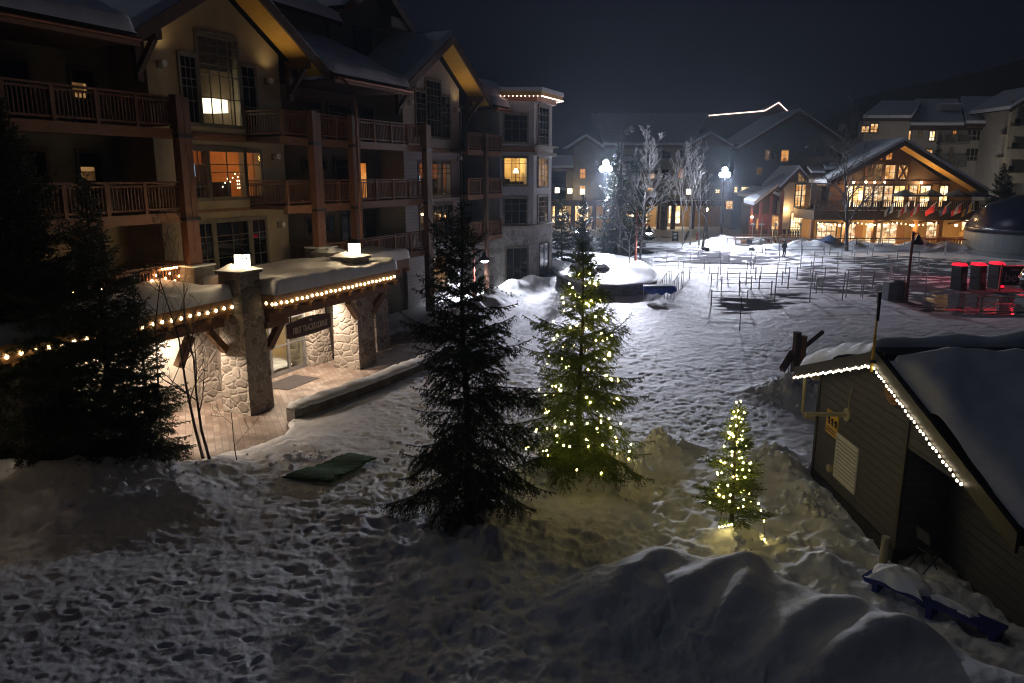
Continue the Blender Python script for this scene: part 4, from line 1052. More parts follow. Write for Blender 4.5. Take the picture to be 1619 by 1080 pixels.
# the sign
sg = thing('hanging_sign', 'dark timber lodge sign hanging below the canopy beam', 'sign', (*l2w(-1.9,-5.42), 2.58), LROT)
mb = MB(); n_ = 14; x0, x1 = -1.3, 1.3
top = [(x0+(x1-x0)*k/n_, .27+.10*(1-((k/n_)*2-1)**2)) for k in range(n_+1)]; botp = [(x0+(x1-x0)*k/n_, -.27-.06*(1-((k/n_)*2-1)**2)) for k in range(n_+1)]
poly = [(p[0],-.05,p[1]) for p in botp] + [(p[0],-.05,p[1]) for p in top[::-1]]
mb.slab(poly, (0,.1,0)); mb.build('board', M['cedar_dark'], sg)
mb = MB(); mb.box(x0+.2,x0+.24,-.02,.02,.3,.68); mb.box(x1-.24,x1-.2,-.02,.02,.3,.68); mb.build('hanger', M['metal_dark'], sg)
def text_part(name, body, size, loc, mat, parent, sx=1.0, ext=.008, rot=(math.pi/2,0,0), align='CENTER'):
    cu = bpy.data.curves.new(name, 'FONT'); cu.body = body; cu.size = size; cu.extrude = ext; cu.align_x = align; cu.align_y = 'CENTER'
    tmp = bpy.data.objects.new('tmp', cu); COL.objects.link(tmp)
    dg = bpy.context.evaluated_depsgraph_get(); me = bpy.data.meshes.new_from_object(tmp.evaluated_get(dg))
    bpy.data.objects.remove(tmp); bpy.data.curves.remove(cu)
    o = link(name, me, None, parent); me.materials.clear(); me.materials.append(mat)
    o.location = loc; o.rotation_euler = rot; o.scale = (sx,1,1); return o
M['letter'] = noisy('letter', (.55,.48,.42), (.66,.58,.5), 8, .6, bs=0)
text_part('lettering', 'FIRST TRACKS LODGE', .34, (0,-.062,-.04), M['letter'], sg, .62, .012)
text_part('lettering', 'THE', .13, (0,-.062,.24), M['letter'], sg, .8, .01)
# ------------------------------------------------------------------ trees
def needle_tris(P0, P1, per_m, ln, wd, g, spread=1.0):
    """needles along twig segments; three vertices each"""
    L = np.linalg.norm(P1-P0, axis=1); n = np.maximum(1, (L*per_m)).astype(int)
    idx = np.repeat(np.arange(len(L)), n); t = g.random(len(idx))
    B = P0[idx] + (P1-P0)[idx]*t[:,None]
    d = (P1-P0)[idx]/np.maximum(L[idx,None],1e-6)
    r = g.normal(size=(len(idx),3)); r -= d*np.sum(r*d,1)[:,None]; r /= np.maximum(np.linalg.norm(r,axis=1),1e-6)[:,None]
    ax = r*spread + d*(.55+.35*g.random(len(idx))[:,None]); ax /= np.linalg.norm(ax,axis=1)[:,None]
    s = np.cross(ax, g.normal(size=(len(idx),3))); s /= np.maximum(np.linalg.norm(s,axis=1),1e-6)[:,None]
    l = ln*(.6+.8*g.random(len(idx)))[:,None]
    V = np.stack([B - s*wd/2, B + s*wd/2, B + ax*l], 1).reshape(-1,3)
    return V
def ribbon_tris(P0, P1, wd, g):
    d = P1-P0; s = np.cross(d, g.normal(size=d.shape)); s /= np.maximum(np.linalg.norm(s,axis=1),1e-6)[:,None]
    s2 = np.cross(d, s); s2 /= np.maximum(np.linalg.norm(s2,axis=1),1e-6)[:,None]
    out = []
    for q in (s, s2):
        out.append(np.stack([P0-q*wd, P0+q*wd, P1], 1).reshape(-1,3))
    return np.concatenate(out)
def spruce(h, rmax, seed, z0=.25, whorl=.30, nb=6, droop=.5, per_m=70, ln=.05, wd=.012, twig=.085, shape=.85, gaps=.12, ragged=.25, lean=(0,0), hang=.35, updir=.35, tier=.14, tw=.40):
    """returns trunk MB, needle vertices (n*3,3), and the crown's outline as (z, r) for stringing lights"""
    g = np.random.default_rng(seed)
    tr = MB(); npt = 9
    def axis(z): return np.array([lean[0]*z/h + .03*math.sin(z*1.3+seed), lean[1]*z/h + .03*math.cos(z*1.1+seed), z])
    r0 = .014*h+.02
    tr.tube([axis(h*i/npt*.99) for i in range(npt+1)], [r0*(1-.93*(i/npt)**.85) for i in range(npt+1)], 8)
    S0 = []; S1 = []; stems = []
    z = z0
    while z < h*.975:
        f = (z-z0)/(h-z0)
        R0 = rmax*(1-f)**shape*(1 if f > .08 else .75+.25*f/.08)*(1+tier*(math.sin(z*5.1/ (.6+.05*h)+seed)*.6+g.normal()*.5)) + .10
        n = max(3, int(round(nb*(1-.45*f))))
        a0 = g.random()*6.28
        for k in range(n):
            if g.random() < gaps: continue
            a = a0 + 6.283*k/n + g.normal()*.22
            L = R0*(1 + g.normal()*ragged*.6 - .1*g.random()); L = max(.12, L)
            if g.random() < .06: L *= 1.28
            base = axis(z + g.normal()*whorl*.25); dirh = np.array([math.cos(a), math.sin(a), 0])
            el = updir + .75*f**1.5 - .25*(1-f) + g.normal()*.08       # start angle
            m = max(3, int(L/.16)); pts = [base]
            p = base.copy(); step = L/m; e = el
            for i in range(m):
                q = i/m
                e2 = e - droop*(1-f)*1.5*q*(1-q)*2.2 + .55*max(0,q-.62)
                p = p + step*(dirh*math.cos(e2) + np.array([0,0,math.sin(e2)])); pts.append(p.copy())
            pts = np.array(pts); S0.append(pts[:-1]); S1.append(pts[1:])
            stems.append((pts, .005+.006*L))
            # side twigs
            nt_ = max(2, int(L/twig))
            tt = (np.arange(nt_)+g.random(nt_)*.8)/nt_
            tt = .08+.9*tt
            side = np.where(np.arange(nt_) % 2 == 0, 1, -1)
            ii = np.minimum((tt*m).astype(int), m-1); fr = tt*m-ii
            B = pts[ii] + (pts[ii+1]-pts[ii])*fr[:,None]
            D = pts[ii+1]-pts[ii]; D /= np.linalg.norm(D,axis=1)[:,None]
            SV = np.cross(D, np.array([0,0,1.])); SV /= np.maximum(np.linalg.norm(SV,axis=1),1e-6)[:,None]
            tl = (.10 + tw*L*np.sin(np.clip(tt*1.1+.12,0,1)*math.pi)**.8*(1-.35*tt))*(.65+.6*g.random(nt_))
            tl = np.clip(tl, .06, .72)
            W = D*(.62+.25*g.random(nt_))[:,None] + SV*(side*(.75+.2*g.random(nt_)))[:,None]
            W[:,2] -= hang*(1-f)*(.4+.9*g.random(nt_)); W /= np.linalg.norm(W,axis=1)[:,None]
            M1 = B + W*tl[:,None]*.5
            W2 = W.copy(); W2[:,2] -= hang*.8*(1-f*.6); W2 /= np.linalg.norm(W2,axis=1)[:,None]
            E1 = M1 + W2*tl[:,None]*.5
            S0 += [B, M1]; S1 += [M1, E1]
            # twiglets
            big = tl > .22
            if big.any():
                for sgn in (1,-1):
                    b2 = B[big] + (M1[big]-B[big])*(.5+.5*g.random(big.sum()))[:,None]
                    sv = np.cross(W[big], np.array([0,0,1.])); sv /= np.maximum(np.linalg.norm(sv,axis=1),1e-6)[:,None]
                    w3 = W[big]*.7 + sv*sgn*.7; w3[:,2] -= hang*.8*g.random(big.sum())
                    S0.append(b2); S1.append(b2 + w3*(tl[big]*.45)[:,None])
        z += whorl*(.75+.5*g.random())*(1-.35*f)
    P0 = np.concatenate(S0); P1 = np.concatenate(S1)
    # leader
    top = axis(h*.93); P0 = np.concatenate([P0, [top]]); P1 = np.concatenate([P1, [axis(h)+np.array([0,0,.02])]])
    V = np.concatenate([needle_tris(P0, P1, per_m, ln, wd, g), ribbon_tris(P0, P1, .006, g)])
    br = MB()
    for pts, r in stems:
        q = pts[::2] if len(pts) > 4 else pts
        br.tube([tuple(p) for p in q], [r*(1-.8*i/(len(q)-1)) for i in range(len(q))], 4, False)
    tr.add(br.v, br.f)
    return tr, V
def spruce_thing(name, label, loc, h, r, seed, mat='needle', group=None, **kw):
    tr, V = spruce(h, r, seed, **kw)
    t = thing(name, label, 'tree', loc, 0, group)
    tr.build('trunk', M['bark'], t, smooth=True)
    me = np_mesh('crown', V, np.arange(len(V)).reshape(-1,3)); link('crown', me, M[mat], t)
    return t
def gpz(u, v):
    z = .1
    for _ in range(5):
        x, y = gp(u, v, z); z = gz(x, y)
    return (x, y, z)
T1 = (-1.02, 16.85); T2 = (1.85, 19.75); T3 = (5.05, 16.25)
spruce_thing('spruce_tree', 'tall unlit dark spruce in the middle of the snow, beside the tree hung with lights', (T1[0], T1[1], gz(*T1)-.12), 7.45, 2.0, 5,
    nb=7, whorl=.25, droop=.62, per_m=80, ln=.055, wd=.019, hang=.95, ragged=.5, shape=.80, updir=.22, lean=(-.12,.05), twig=.06, gaps=.2, tier=.28)
spruce_thing('spruce_tree', 'tall spruce wrapped in glowing yellow string lights', (T2[0], T2[1], gz(*T2)-.15), 6.65, 2.0, 8, 'needle_lit',
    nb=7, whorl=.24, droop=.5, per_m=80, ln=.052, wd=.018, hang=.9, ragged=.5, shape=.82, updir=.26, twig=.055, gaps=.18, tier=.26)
spruce_thing('spruce_tree', 'small sparse spruce with string lights standing in the snow near the hut', (T3[0], T3[1], gz(*T3)-.1), 3.0, .78, 21, 'needle_lit',
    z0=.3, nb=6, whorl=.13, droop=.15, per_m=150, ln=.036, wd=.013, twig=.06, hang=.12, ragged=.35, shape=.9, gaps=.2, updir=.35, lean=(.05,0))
LFT = [(-12.7,19.6,10.0,2.75,31,'tallest dark spruce at the left edge, in front of the lodge balconies'),
       (-10.95,19.9,8.2,1.8,33,'dark spruce, second from the left edge, before the canopy pillars'),
       (-10.15,20.2,5.2,1.15,35,'shorter dark spruce standing closest to the brick forecourt'),
       (-14.2,21.0,7.6,2.7,37,'dark spruce half hidden at the far left edge behind the tallest one')]
for x, y, h, r, sd, lb in LFT:
    spruce_thing('spruce_tree', lb, (x, y, gz(x,y)-.1), h, r, sd, per_m=60, ln=.065, wd=.024, nb=8, whorl=.25, droop=.45, hang=.5, ragged=.4, shape=.75, twig=.08, tier=.18)
# --- bulbs on the two lit trees
def wrap(base, h, r, shape, turns, n, z0, z1, seed, zfrac=None):
    g = random.Random(seed); out = []
    for k in range(n):
        q = (k+g.uniform(-.3,.3))/n; q = min(max(q,0),1)
        z = z0+(z1-z0)*q; f = z/h
        R0 = (r*(1-f)**shape)*(.6+.42*g.random())+.03
        a = turns*6.283*q + .6*g.uniform(-1,1)
        out.append((base[0]+R0*math.cos(a), base[1]+R0*math.sin(a), base[2]+z+.16*math.sin(a*3+seed)+g.uniform(-.09,.09)-.1*R0))
    return out
def tree_string(label, pts, me, group=None):
    t = thing('string_lights', label, 'string lights', (0,0,0), 0, group)
    mb = MB(); mb.tube(pts, .007, 4, False); mb.build('wire', M['wire'], t); copies_of_bulb(me, pts, t); return t
bg_ = bulb_mesh('tree_bulb', M['bulb_gold'], .021, 1.25)
b2_ = (T2[0], T2[1], gz(*T2)-.15)
tree_string('yellow string lights wound round the lower half of the tall lit spruce', wrap(b2_, 6.65, 1.75, .82, 4.5, 78, .7, 3.2, 3), bg_)
tree_string('yellow string lights wound round the upper half of the tall lit spruce', wrap(b2_, 6.65, 1.75, .82, 5.5, 60, 3.2, 5.85, 4), bg_)
bs_ = bulb_mesh('small_tree_bulb', M['bulb_gold'], .017, 1.25)
b3_ = (T3[0], T3[1], gz(*T3)-.1)
pts = [(T3[0]+.62, T3[1]-.55, gz(T3[0]+.62,T3[1]-.55)+.05), (T3[0]+.6, T3[1]-.5, b3_[2]+.4), (T3[0]+.55, T3[1]-.4, b3_[2]+.6),(T3[0]+.5, T3[1]-.35, b3_[2]+.75)] + wrap(b3_, 3.1, .62, .9, 7, 74, .55, 3.0, 9)
pts += [(T3[0]-.35+.06*k, T3[1]-.35-.03*k, b3_[2]+.18+.03*k) for k in range(5)]
tree_string('yellow string lights on the small spruce by the hut', pts, bs_)
# guy wires of the lit spruce
for p, q, lb in (((1.6,19.6,3.2),(.35,17.9,.45),'thin guy wire from the tall lit spruce down toward the dark spruce'), ((2.2,19.5,3.4),(3.3,18.6,.6),'thin guy wire from the tall lit spruce down to the snow mound on its right')):
    mb = MB(); mb.tube([p, q], .008, 4); tag(mb.build('guy_wire', M['wire']), lb, 'wire')
# --- bare trees
def bare(seed, h, r0, levels=4, spread=.55, up=.35, first=.25, n0=9, kids=3, thin=.6, curve=.12, trunk_top=1.0, minr=.0035):
    g = random.Random(seed); mb = MB()
    def limb(p, d, L, r, lev):
        m = max(3, int(5 if lev == 0 else 4)); path = [p]; rad = [r]; dd = d.copy()
        for i in range(m):
            dd = (dd + Vector((g.uniform(-1,1), g.uniform(-1,1), g.uniform(-.4,1)*up))*curve*(1+.5*lev)).normalized()
            p = p + dd*L/m; path.append(p); rad.append(r*(1-.8*(i+1)/m) if lev else r*(1-.86*(i+1)/m))
        mb.tube(path, [max(x, minr) for x in rad], 6 if lev == 0 else (4 if lev < 3 else 3), False)
        if lev >= levels: return
        n = n0 if lev == 0 else kids
        for k in range(n):
            t = (first + (1-first)*(k+g.random())/n) if lev == 0 else (.25+.7*(k+g.random())/n)
            j = min(int(t*m), m-1); q = path[j]+(path[j+1]-path[j])*(t*m-j)
            ax = (path[j+1]-path[j]).normalized(); o = ax.orthogonal().normalized(); o = Matrix.Rotation(g.uniform(0,6.283) if lev else k*2.4+g.uniform(-.5,.5), 3, ax) @ o
            nd = (ax*(1-spread) + o*spread + Vector((0,0,up*.5))).normalized()
            rr = max(minr, r*(1-.75*t)*thin); LL = L*(.5 if lev else .42)*(1.15-.65*t)*g.uniform(.75,1.2)
            limb(q, nd, LL, rr, lev+1)
    limb(Vector((0,0,0)), Vector((g.uniform(-.05,.05), g.uniform(-.05,.05), 1)).normalized(), h, r0, 0)
    return mb
def bare_thing(label, loc, seed, h, r0, mat='bark_grey', cat='tree', name='bare_tree', group=None, **kw):
    o = bare(seed, h, r0, **kw).build(name, M[mat], None, loc, 0, smooth=True); return tag(o, label, cat, group)
# saplings and bare shrubs before the lodge, left
for x, y, h, r, sd, lb in ((-8.6,20.4,5.2,.045,2,'bare sapling with long curving twigs in front of the canopy pillar'),
                        (-9.2,21.4,6.6,.05,4,'tall thin bare sapling reaching up to the lodge balconies'),
                        (-10.2,21.0,7.2,.04,6,'slender bare sapling among the dark spruces'),
                        (-7.75,20.2,2.2,.018,9,'tiny leafless twig sticking out of the snow ridge beside the paving')):
    bare_thing(lb, (x,y,gz(x,y)-.1), sd, h, r, 'twig', name='bare_sapling', levels=3, spread=.6, up=.55, n0=9 if h > 3 else 4, kids=3, curve=.2)
# middle distance
def far_pt(u, v): x, y = gp(u, v); return (x, y, gz(x,y)-.05)
BT = [(1338,401,12,.2,3,'bark_grey','large leafless tree before the chalet patio',dict(levels=4,n0=17,spread=.6,up=.35,first=.16,kids=5,thin=.7)),
      (978,414,7.0,.16,7,'bark_grey','leafless tree with a stout trunk on the raised snow bed beside the lamp post',dict(levels=4,n0=9,spread=.55,first=.3)),
      (1012,412,10.4,.11,12,'bark_birch','floodlit white birch left of the big spruce before the far hotel',dict(levels=4,n0=15,spread=.5,up=.5,kids=5)),
      (1079,389,9.6,.10,14,'bark_birch','slim pale birch before the hotel gable, leftmost of a row of three',dict(levels=4,n0=14,spread=.42,up=.5,kids=4)),
      (1091,390,10.4,.10,16,'bark_birch','slim pale birch before the hotel gable, middle of a row of three',dict(levels=4,n0=14,spread=.42,up=.5,kids=4)),
      (1105,391,10.2,.10,18,'bark_birch','slim pale birch before the hotel gable, rightmost of a row of three',dict(levels=3,n0=13,spread=.4,up=.5,kids=4)),
      (1111,392,6.5,.16,20,'bark','dark leafless tree by the red hydrant',dict(levels=4,n0=8,spread=.5,first=.35)),
      (1119,384,7,.15,22,'bark','dark leafless tree just behind the floodlight pole',dict(levels=4,n0=8,spread=.5,first=.35)),
      (938,420,5.5,.05,24,'twig','leafless shrub in front of the snow bed spruces',dict(levels=3,n0=9,spread=.5,first=.1)),
      (913,430,5,.05,26,'twig','leafless shrub beside the tower corner',dict(levels=3,n0=9,spread=.5,first=.1)),
      (1318,345,15,.1,30,'bark_birch','thin leafless birch behind the chalet tower',dict(levels=3,n0=12,spread=.35,up=.6,kids=4))]
for u, v, h, r, sd, mt, lb, kw in BT:
    if u == 1318: p = (45, 101, 0)
    else: p = far_pt(u, v)
    bare_thing(lb, p, sd, h, r, mt, minr=.012, **kw)
p = (9.9, 63.5, .85)
bare_thing('small leafless tree glowing white under the hanging lamp on the snow bed', p, 40, 3.6, .06, 'bark_birch', levels=4, n0=10, spread=.6, first=.2, minr=.012)
# evergreen trees in the middle distance
def evergreen(label, loc, h, r, sd, group=None, snowy=False, mat='needle_far'):
    t = spruce_thing('spruce_tree', label, loc, h, r, sd, mat, group, per_m=26, ln=.17, wd=.07, nb=8, whorl=.4, twig=.18, droop=.35, hang=.3, shape=.8, ragged=.3)
    return t
evergreen('dark spruce against the tower corner', (4.3,66,.1), 6.8, 1.7, 51)
evergreen('dark spruce second from the tower corner', (6.4,69,.1), 6.4, 1.7, 52)
evergreen('low dark spruce in the raised snow bed', (5.6,60,.6), 4.2, 1.3, 53)
es = evergreen('large spruce lit white at its top by the left floodlight', (10.3,75.5,.1), 11.2, 2.6, 54)
evergreen('broad spruce standing right of the floodlit spruce', (12.8,80,.1), 11.0, 2.4, 56)
# snow lying in the floodlit spruce
mb = MB(); g_ = random.Random(3)
for k in range(46):
    z = g_.uniform(4.5,10.2); a = g_.uniform(0,6.28); rr = 2.5*(1-z/11.2)**.8*g_.uniform(.5,.95)
    mb.ball((rr*math.cos(a), rr*math.sin(a), z+.05), g_.uniform(.12,.3), 7, 4, .45)
mb.build('snow_on_branches', M['snow'], es, smooth=True)['kind'] = 'stuff'
evergreen('conifer with a pale tip in front of the grey apartment block', (58.8,108,.1), 12.5, 2.4, 57)
evergreen('evergreen at the right edge behind the lift shelter', (63.2,100,.1), 9.5, 2.8, 58)
evergreen('wide evergreen at the right edge before the yellow gabled block', (60.2,94,.1), 8.0, 2.6, 59)
# low plants on the raised bed
# ------------------------------------------------------------------ the hut on the right
hut = thing('ski_hut', 'grey lap sided hut with a snowy gable roof edged with string lights', 'hut', (8.25, 15.65, 0))
YB, YF = -8.5, 3.95        # along the gable wall (world y minus 15.65)
RS = .335
def roofz(y): return 4.42 - RS*abs(y)
mb = MB()
# gable wall facing -x, with a doorway recess from y=-.6 onward
def gwall(mb, x0, x1, y0, y1, z0=.05):
    for a, b in ((y0, min(y1, 0)), (max(y0, 0), y1)):
        if b > a: mb.hexa([(x0,a,z0),(x1,a,z0),(x1,b,z0),(x0,b,z0)], [(x0,a,roofz(a)),(x1,a,roofz(a)),(x1,b,roofz(b)),(x0,b,roofz(b))])
gwall(mb, 0, .15, -.62, YF, .42); mb.box(.152, 1.0, -.62, -.47, .42, 3.9); mb.build('wall', M['siding_hut'], hut)
mb = MB(); mb.hexa([(0,YB,2.72),(.15,YB,2.72),(.15,-.622,2.72),(0,-.622,2.72)], [(0,YB,roofz(YB)),(.15,YB,roofz(YB)),(.15,-.622,roofz(-.622)),(0,-.622,roofz(-.622))]) if False else None
gy = [-.622,-2.2,-3.8,-5.0]
for a, b in zip(gy[1:], gy[:-1]):
    ta, tb = max(2.72,roofz(a)), roofz(b)
    mb.hexa([(0,a,2.72),(.15,a,2.72),(.15,b,2.72),(0,b,2.72)], [(0,a,ta+.002),(.15,a,ta+.002),(.15,b,tb),(0,b,tb)])
mb.build('wall', M['siding_hut'], hut)
mb = MB(); mb.box(1.0, 1.15, YB, -.622, .05, 3.6); mb.build('wall', M['siding_hut'], hut)['label'] = 'recessed dark lower wall'
mb = MB(); mb.box(.1, 12, YF-.16, YF-.01, .05, roofz(YF)-.02); mb.box(.152, 12, -.46, -.3, .05, 3.9); mb.build('wall', M['siding_hut'], hut)
mb = MB(); mb.box(-.04, .12, -.64, YF+.02, .0, .418); mb.build('plinth', M['metal_dark'], hut)
mb = MB(); mb.box(-.03, .04, YF-.08, YF+.04, .42, roofz(YF)); mb.build('corner_board', M['frame_dark'], hut)
mb = MB(); mb.box(-.03,.03,-.68,-.55,.42,roofz(-.6)-.3); mb.build('corner_board', M['frame_dark'], hut)
# roof slopes
for s in (1, -1):
    ye = 4.4 if s > 0 else -5.0
    pts = [(-.5,ye,roofz(ye)),(13,ye,roofz(ye)),(13,0,roofz(0)),(-.5,0,roofz(0))]
    r = MB().slab(pts if s < 0 else pts[::-1], (0,0,.2)).build('roof', M['roofing'], hut)
    mb = MB(); mb.slab([(-.56,ye,roofz(ye)-.12),(-.56,ye,roofz(ye)+.22),(-.56,0,roofz(0)+.22),(-.56,0,roofz(0)-.12)], (.055,0,0)); mb.build('barge_board', M['frame_dark'], r)
    if s < 0: q = [(13,-.35,roofz(.35)+.205),(-.42,-.35,roofz(.35)+.205),(-.42,ye,roofz(ye)+.205),(13,ye,roofz(ye)+.205)]
    else: q = [(-.46,.3,roofz(.3)+.205),(13,.3,roofz(.3)+.205),(13,ye,roofz(ye)+.205),(-.46,ye,roofz(ye)+.205)]
    P = [Vector(x) for x in q]
    n1, m1 = 110, 50; vs = []; fs = []
    for a in range(n1+1):
        for b in range(m1+1):
            u = a/n1; w_ = b/m1
            p = (P[0]*(1-u)+P[1]*u)*(1-w_)+(P[3]*(1-u)+P[2]*u)*w_
            X_ = np.array([p.x]); Y_ = np.array([p.y])
            wob = .12*float(vnoise(X_,Y_,.9,7)[0])
            de = min(min(u,1-u)*13.4, w_*4.6+ .0, (1-w_)*4.6)+wob*.5
            e = math.sqrt(max(0, 1-(1-min(max(de,0)/.38,1))**2))
            vs.append((p.x, p.y, p.z + .44*e*(1+.7*float(fbm(X_,Y_,1.7,71,4)[0])) + .003))
    for a in range(n1):
        for b in range(m1):
            f = (a*(m1+1)+b, (a+1)*(m1+1)+b, (a+1)*(m1+1)+b+1, a*(m1+1)+b+1); fs.append(f)
    mb = MB(); mb.add(vs, fs); mb.build('roof_snow', M['snow'], r, smooth=True)
mb = MB(); mb.box(-.5, 13, -.28, .28, roofz(0)+.12, roofz(0)+.235); mb.build('ridge_cap', M['metal_dark'], hut)
# louvre, vents, sign, pipes
lv = MB(); y0, y1, z0, z1 = 1.42, 2.55, .80, 1.88
lv.box(-.04,-.001,y0-.04,y0,z0-.04,z1+.04); lv.box(-.04,-.001,y1,y1+.04,z0-.04,z1+.04); lv.box(-.04,-.001,y0+.001,y1-.001,z1,z1+.04); lv.box(-.04,-.001,y0+.001,y1-.001,z0-.04,z0)
for k in range(11):
    z = z0+(k+.5)*(z1-z0)/11; lv.hexa([(-.05,y0+.002,z-.024),(-.05,y1-.002,z-.024),(-.012,y1-.002,z+.014),(-.012,y0+.002,z+.014)],[(-.05,y0+.002,z-.012),(-.05,y1-.002,z-.012),(-.012,y1-.002,z+.026),(-.012,y0+.002,z+.026)])
lvo = lv.build('louvre', M['white_paint'], hut); mb = MB(); mb.box(-.008,-.0015,y0+.001,y1-.001,z0+.001,z1-.001); mb.build('backing', M['metal_dark'], lvo)
mb = MB(); mb.lathe([(.36,0),(.36,.04),(.31,.045)], 0, 0, 0, 24); mb.v = [(-p[2]-.001, .12+p[0], 3.78+p[1]) for p in mb.v]
for k in range(7): mb.box(-.06,-.046,.12-.3*math.cos((k-3)*.42),.12+.3*math.cos((k-3)*.42),3.78+(k-3)*.085-.02,3.78+(k-3)*.085+.02)
mb.build('gable_vent', M['door_wood'], hut)
mb = MB(); mb.box(-.1,-.001,2.7,2.86,.8,.96); mb.build('exhaust_vent', M['frame_cream'], hut)
mb = MB(); mb.lathe([(.17,0),(.17,.05),(.07,.06)],0,0,0,16); mb.v = [(-p[2]-.001, 2.15+p[0], 2.53+p[1]) for p in mb.v]; mb.tube([(-.05,2.15,2.53),(-1.05,2.15,2.55)], .055, 10); mb.tube([(-.03,2.1,2.6),(-.06,2.05,2.95),(-.03,2.0,3.3)], .012, 5)
mb.build('wall_pipe', M['frame_cream'], hut)
mb = MB(); mb.tube([(-.35,4.1,3.05),(-.35,4.1,2.0),(-.25,4.05,1.85),(.0,4.0,1.8)], .05, 8); mb.build('drain_pipe', M['frame_cream'], hut)
mb = MB(); mb.box(-.3,-.1,3.7,4.3,2.98,3.16); mb.build('eave_box', M['frame_cream'], hut)
M['sign_yellow'] = noisy('sign_yellow', (.62,.36,.03), (.72,.45,.05), 6, .5, bs=0)
mb = MB(); mb.box(-.03,-.001,2.62,3.3,1.72,2.34); sgn = mb.build('warning_sign', M['sign_yellow'], hut)
mb = MB()
for k in range(3):
    y = 3.1-.2*k
    mb.ball((-.035, y, 2.14), .045, 8, 5); mb.box(-.035,-.031,y-.05,y+.05,1.98,2.09); mb.bar((-.033,y-.06,2.1),(-.033,y+.07,2.02),.02)
mb.box(-.035,-.031,2.68,3.24,1.86,1.89); mb.box(-.035,-.031,2.68,3.24,1.79,1.82); mb.build('pictogram', M['sofa'], sgn)
# slim pole on the gable tip
mb = MB(); mb.tube([(-.62,-.05,4.2),(-.62,-.05,5.0)], .03, 8); mb.tube([(-.62,-.05,5.0),(-.6,-.03,5.85)], .022, 8)
pl = mb.build('slim_pole', M['sign_yellow'], None, (8.25,15.65,0)); tag(pl, 'slim yellow and black pole strapped to the tip of the hut gable', 'pole')
mb = MB(); mb.tube([(-.6,-.04,5.3),(-.598,-.028,5.9)], .035, 8); mb.build('sleeve', M['metal_dark'], pl)
mb = MB(); mb.box(-.68,-.57,-.1,.0,4.4,4.45); mb.build('bracket', M['metal_dark'], pl)
# string lights along both rakes
pts = []
for k in range(30): 
    y = 4.25-4.25*k/30; pts.append((8.25-.6, 15.65+y, roofz(y)-.10+.02*math.sin(k*2.1)))
for k in range(31):
    y = -3.55*k/30; pts.append((8.25-.6, 15.65+y, roofz(y)-.10+.015*math.sin(k*1.7)))
t = thing('string_lights', 'string of white bulbs along both edges of the hut gable', 'string lights')
mb = MB(); mb.tube([(p[0],p[1],p[2]+.03) for p in pts], .01, 4, False); mb.build('wire', M['wire'], t)
copies_of_bulb(bulb_mesh('hut_bulb', M['bulb_white'], .026, 1.2), pts, t)
# things standing by the hut
M['chair_grey'] = noisy('chair_grey', (.04,.04,.042), (.07,.07,.072), 5, .6, bs=.05)
t = thing('folding_chair', 'grey folding chair leaning in the dark hut doorway', 'chair', (8.75,14.6,.12), R(-80))
mb = MB()
for x in (-.2,.2): mb.tube([(x,.12,0),(x,-.1,.5),(x,-.2,.95)], .014, 6); mb.tube([(x,-.3,0),(x,.1,.48)], .014, 6)
mb.tube([(-.2,-.2,.95),(.2,-.2,.95)], .014, 6); mb.build('leg_frame', M['metal_dark'], t)
mb = MB(); mb.box(-.2,.2,-.14,.22,.45,.48); mb.build('seat', M['chair_grey'], t)
mb = MB(); mb.hexa([(-.19,-.165,.68),(.19,-.165,.68),(.19,-.15,.68),(-.19,-.15,.68)],[(-.19,-.215,.93),(.19,-.215,.93),(.19,-.2,.93),(-.19,-.2,.93)]); mb.build('backrest', M['chair_grey'], t)
mb = MB(); mb.tube([(0,0,0),(0,0,.62)], .085, 14); tag(mb.build('vent_pipe', M['frame_cream'], None, (8.0,14.95,.1)), 'short cream vent pipe stub standing in snow at the hut corner', 'pipe')
# blue bench half buried in the snow
ba = Vector((*gp(1372,903,.55), .55)); bb = Vector((*gp(1586,1003,.45), .45)); L = (bb-ba).length
bz = math.atan2(bb.y-ba.y, bb.x-ba.x)
t = thing('blue_bench', 'long blue plank bench half buried in snow beside the hut', 'bench', (ba.x, ba.y, .12), bz)
mb = MB(); mb.box(0,L,-.2,.2,.36,.42); mb.build('seat', M['blue_paint'], t)
for x in (.25, L*.52, L-.1):
    mb = MB(); mb.box(x-.05,x+.05,-.18,.18,-.15,.358); mb.box(x-.3,x-.052,-.03,.03,.2,.356); mb.build('leg', M['blue_paint'], t)
def blob_patch(mbx, x0, x1, y0, y1, z, h, seed):
    n = 22; vs = []; fs = []
    for i in range(n+1):
        for j in range(13):
            u = -1+2*i/n; v_ = -1+2*j/12
            rr = math.hypot(u,v_) if True else 0
            k = max(0, 1-abs(u)**3.0)*max(0,1-abs(v_)**3)
            nz = 1+.5*float(vnoise(np.array([u*2+seed]),np.array([v_*2.]),.7,seed)[0])
            vs.append(((x0+x1)/2+u*(x1-x0)/2*(1+.12*math.sin(v_*5+seed)), (y0+y1)/2+v_*(y1-y0)/2*(1+.15*math.sin(u*6+seed)), z+h*k**.6*nz))
    for i in range(n):
        for j in range(12): fs.append((i*13+j,(i+1)*13+j,(i+1)*13+j+1,i*13+j+1))
    mbx.add(vs, fs)
for (x0,x1,y0,y1,h,sd) in ((.1,1.15,-.2,.34,.3,1),(1.2,2.0,-.02,.2,.08,2),(L-.75,L-.5,-.08,.08,.04,3)):
    mb = MB(); blob_patch(mb, x0,x1,y0,y1,.422,h,sd); mb.build('snow_lump', M['snow'], t, smooth=True)
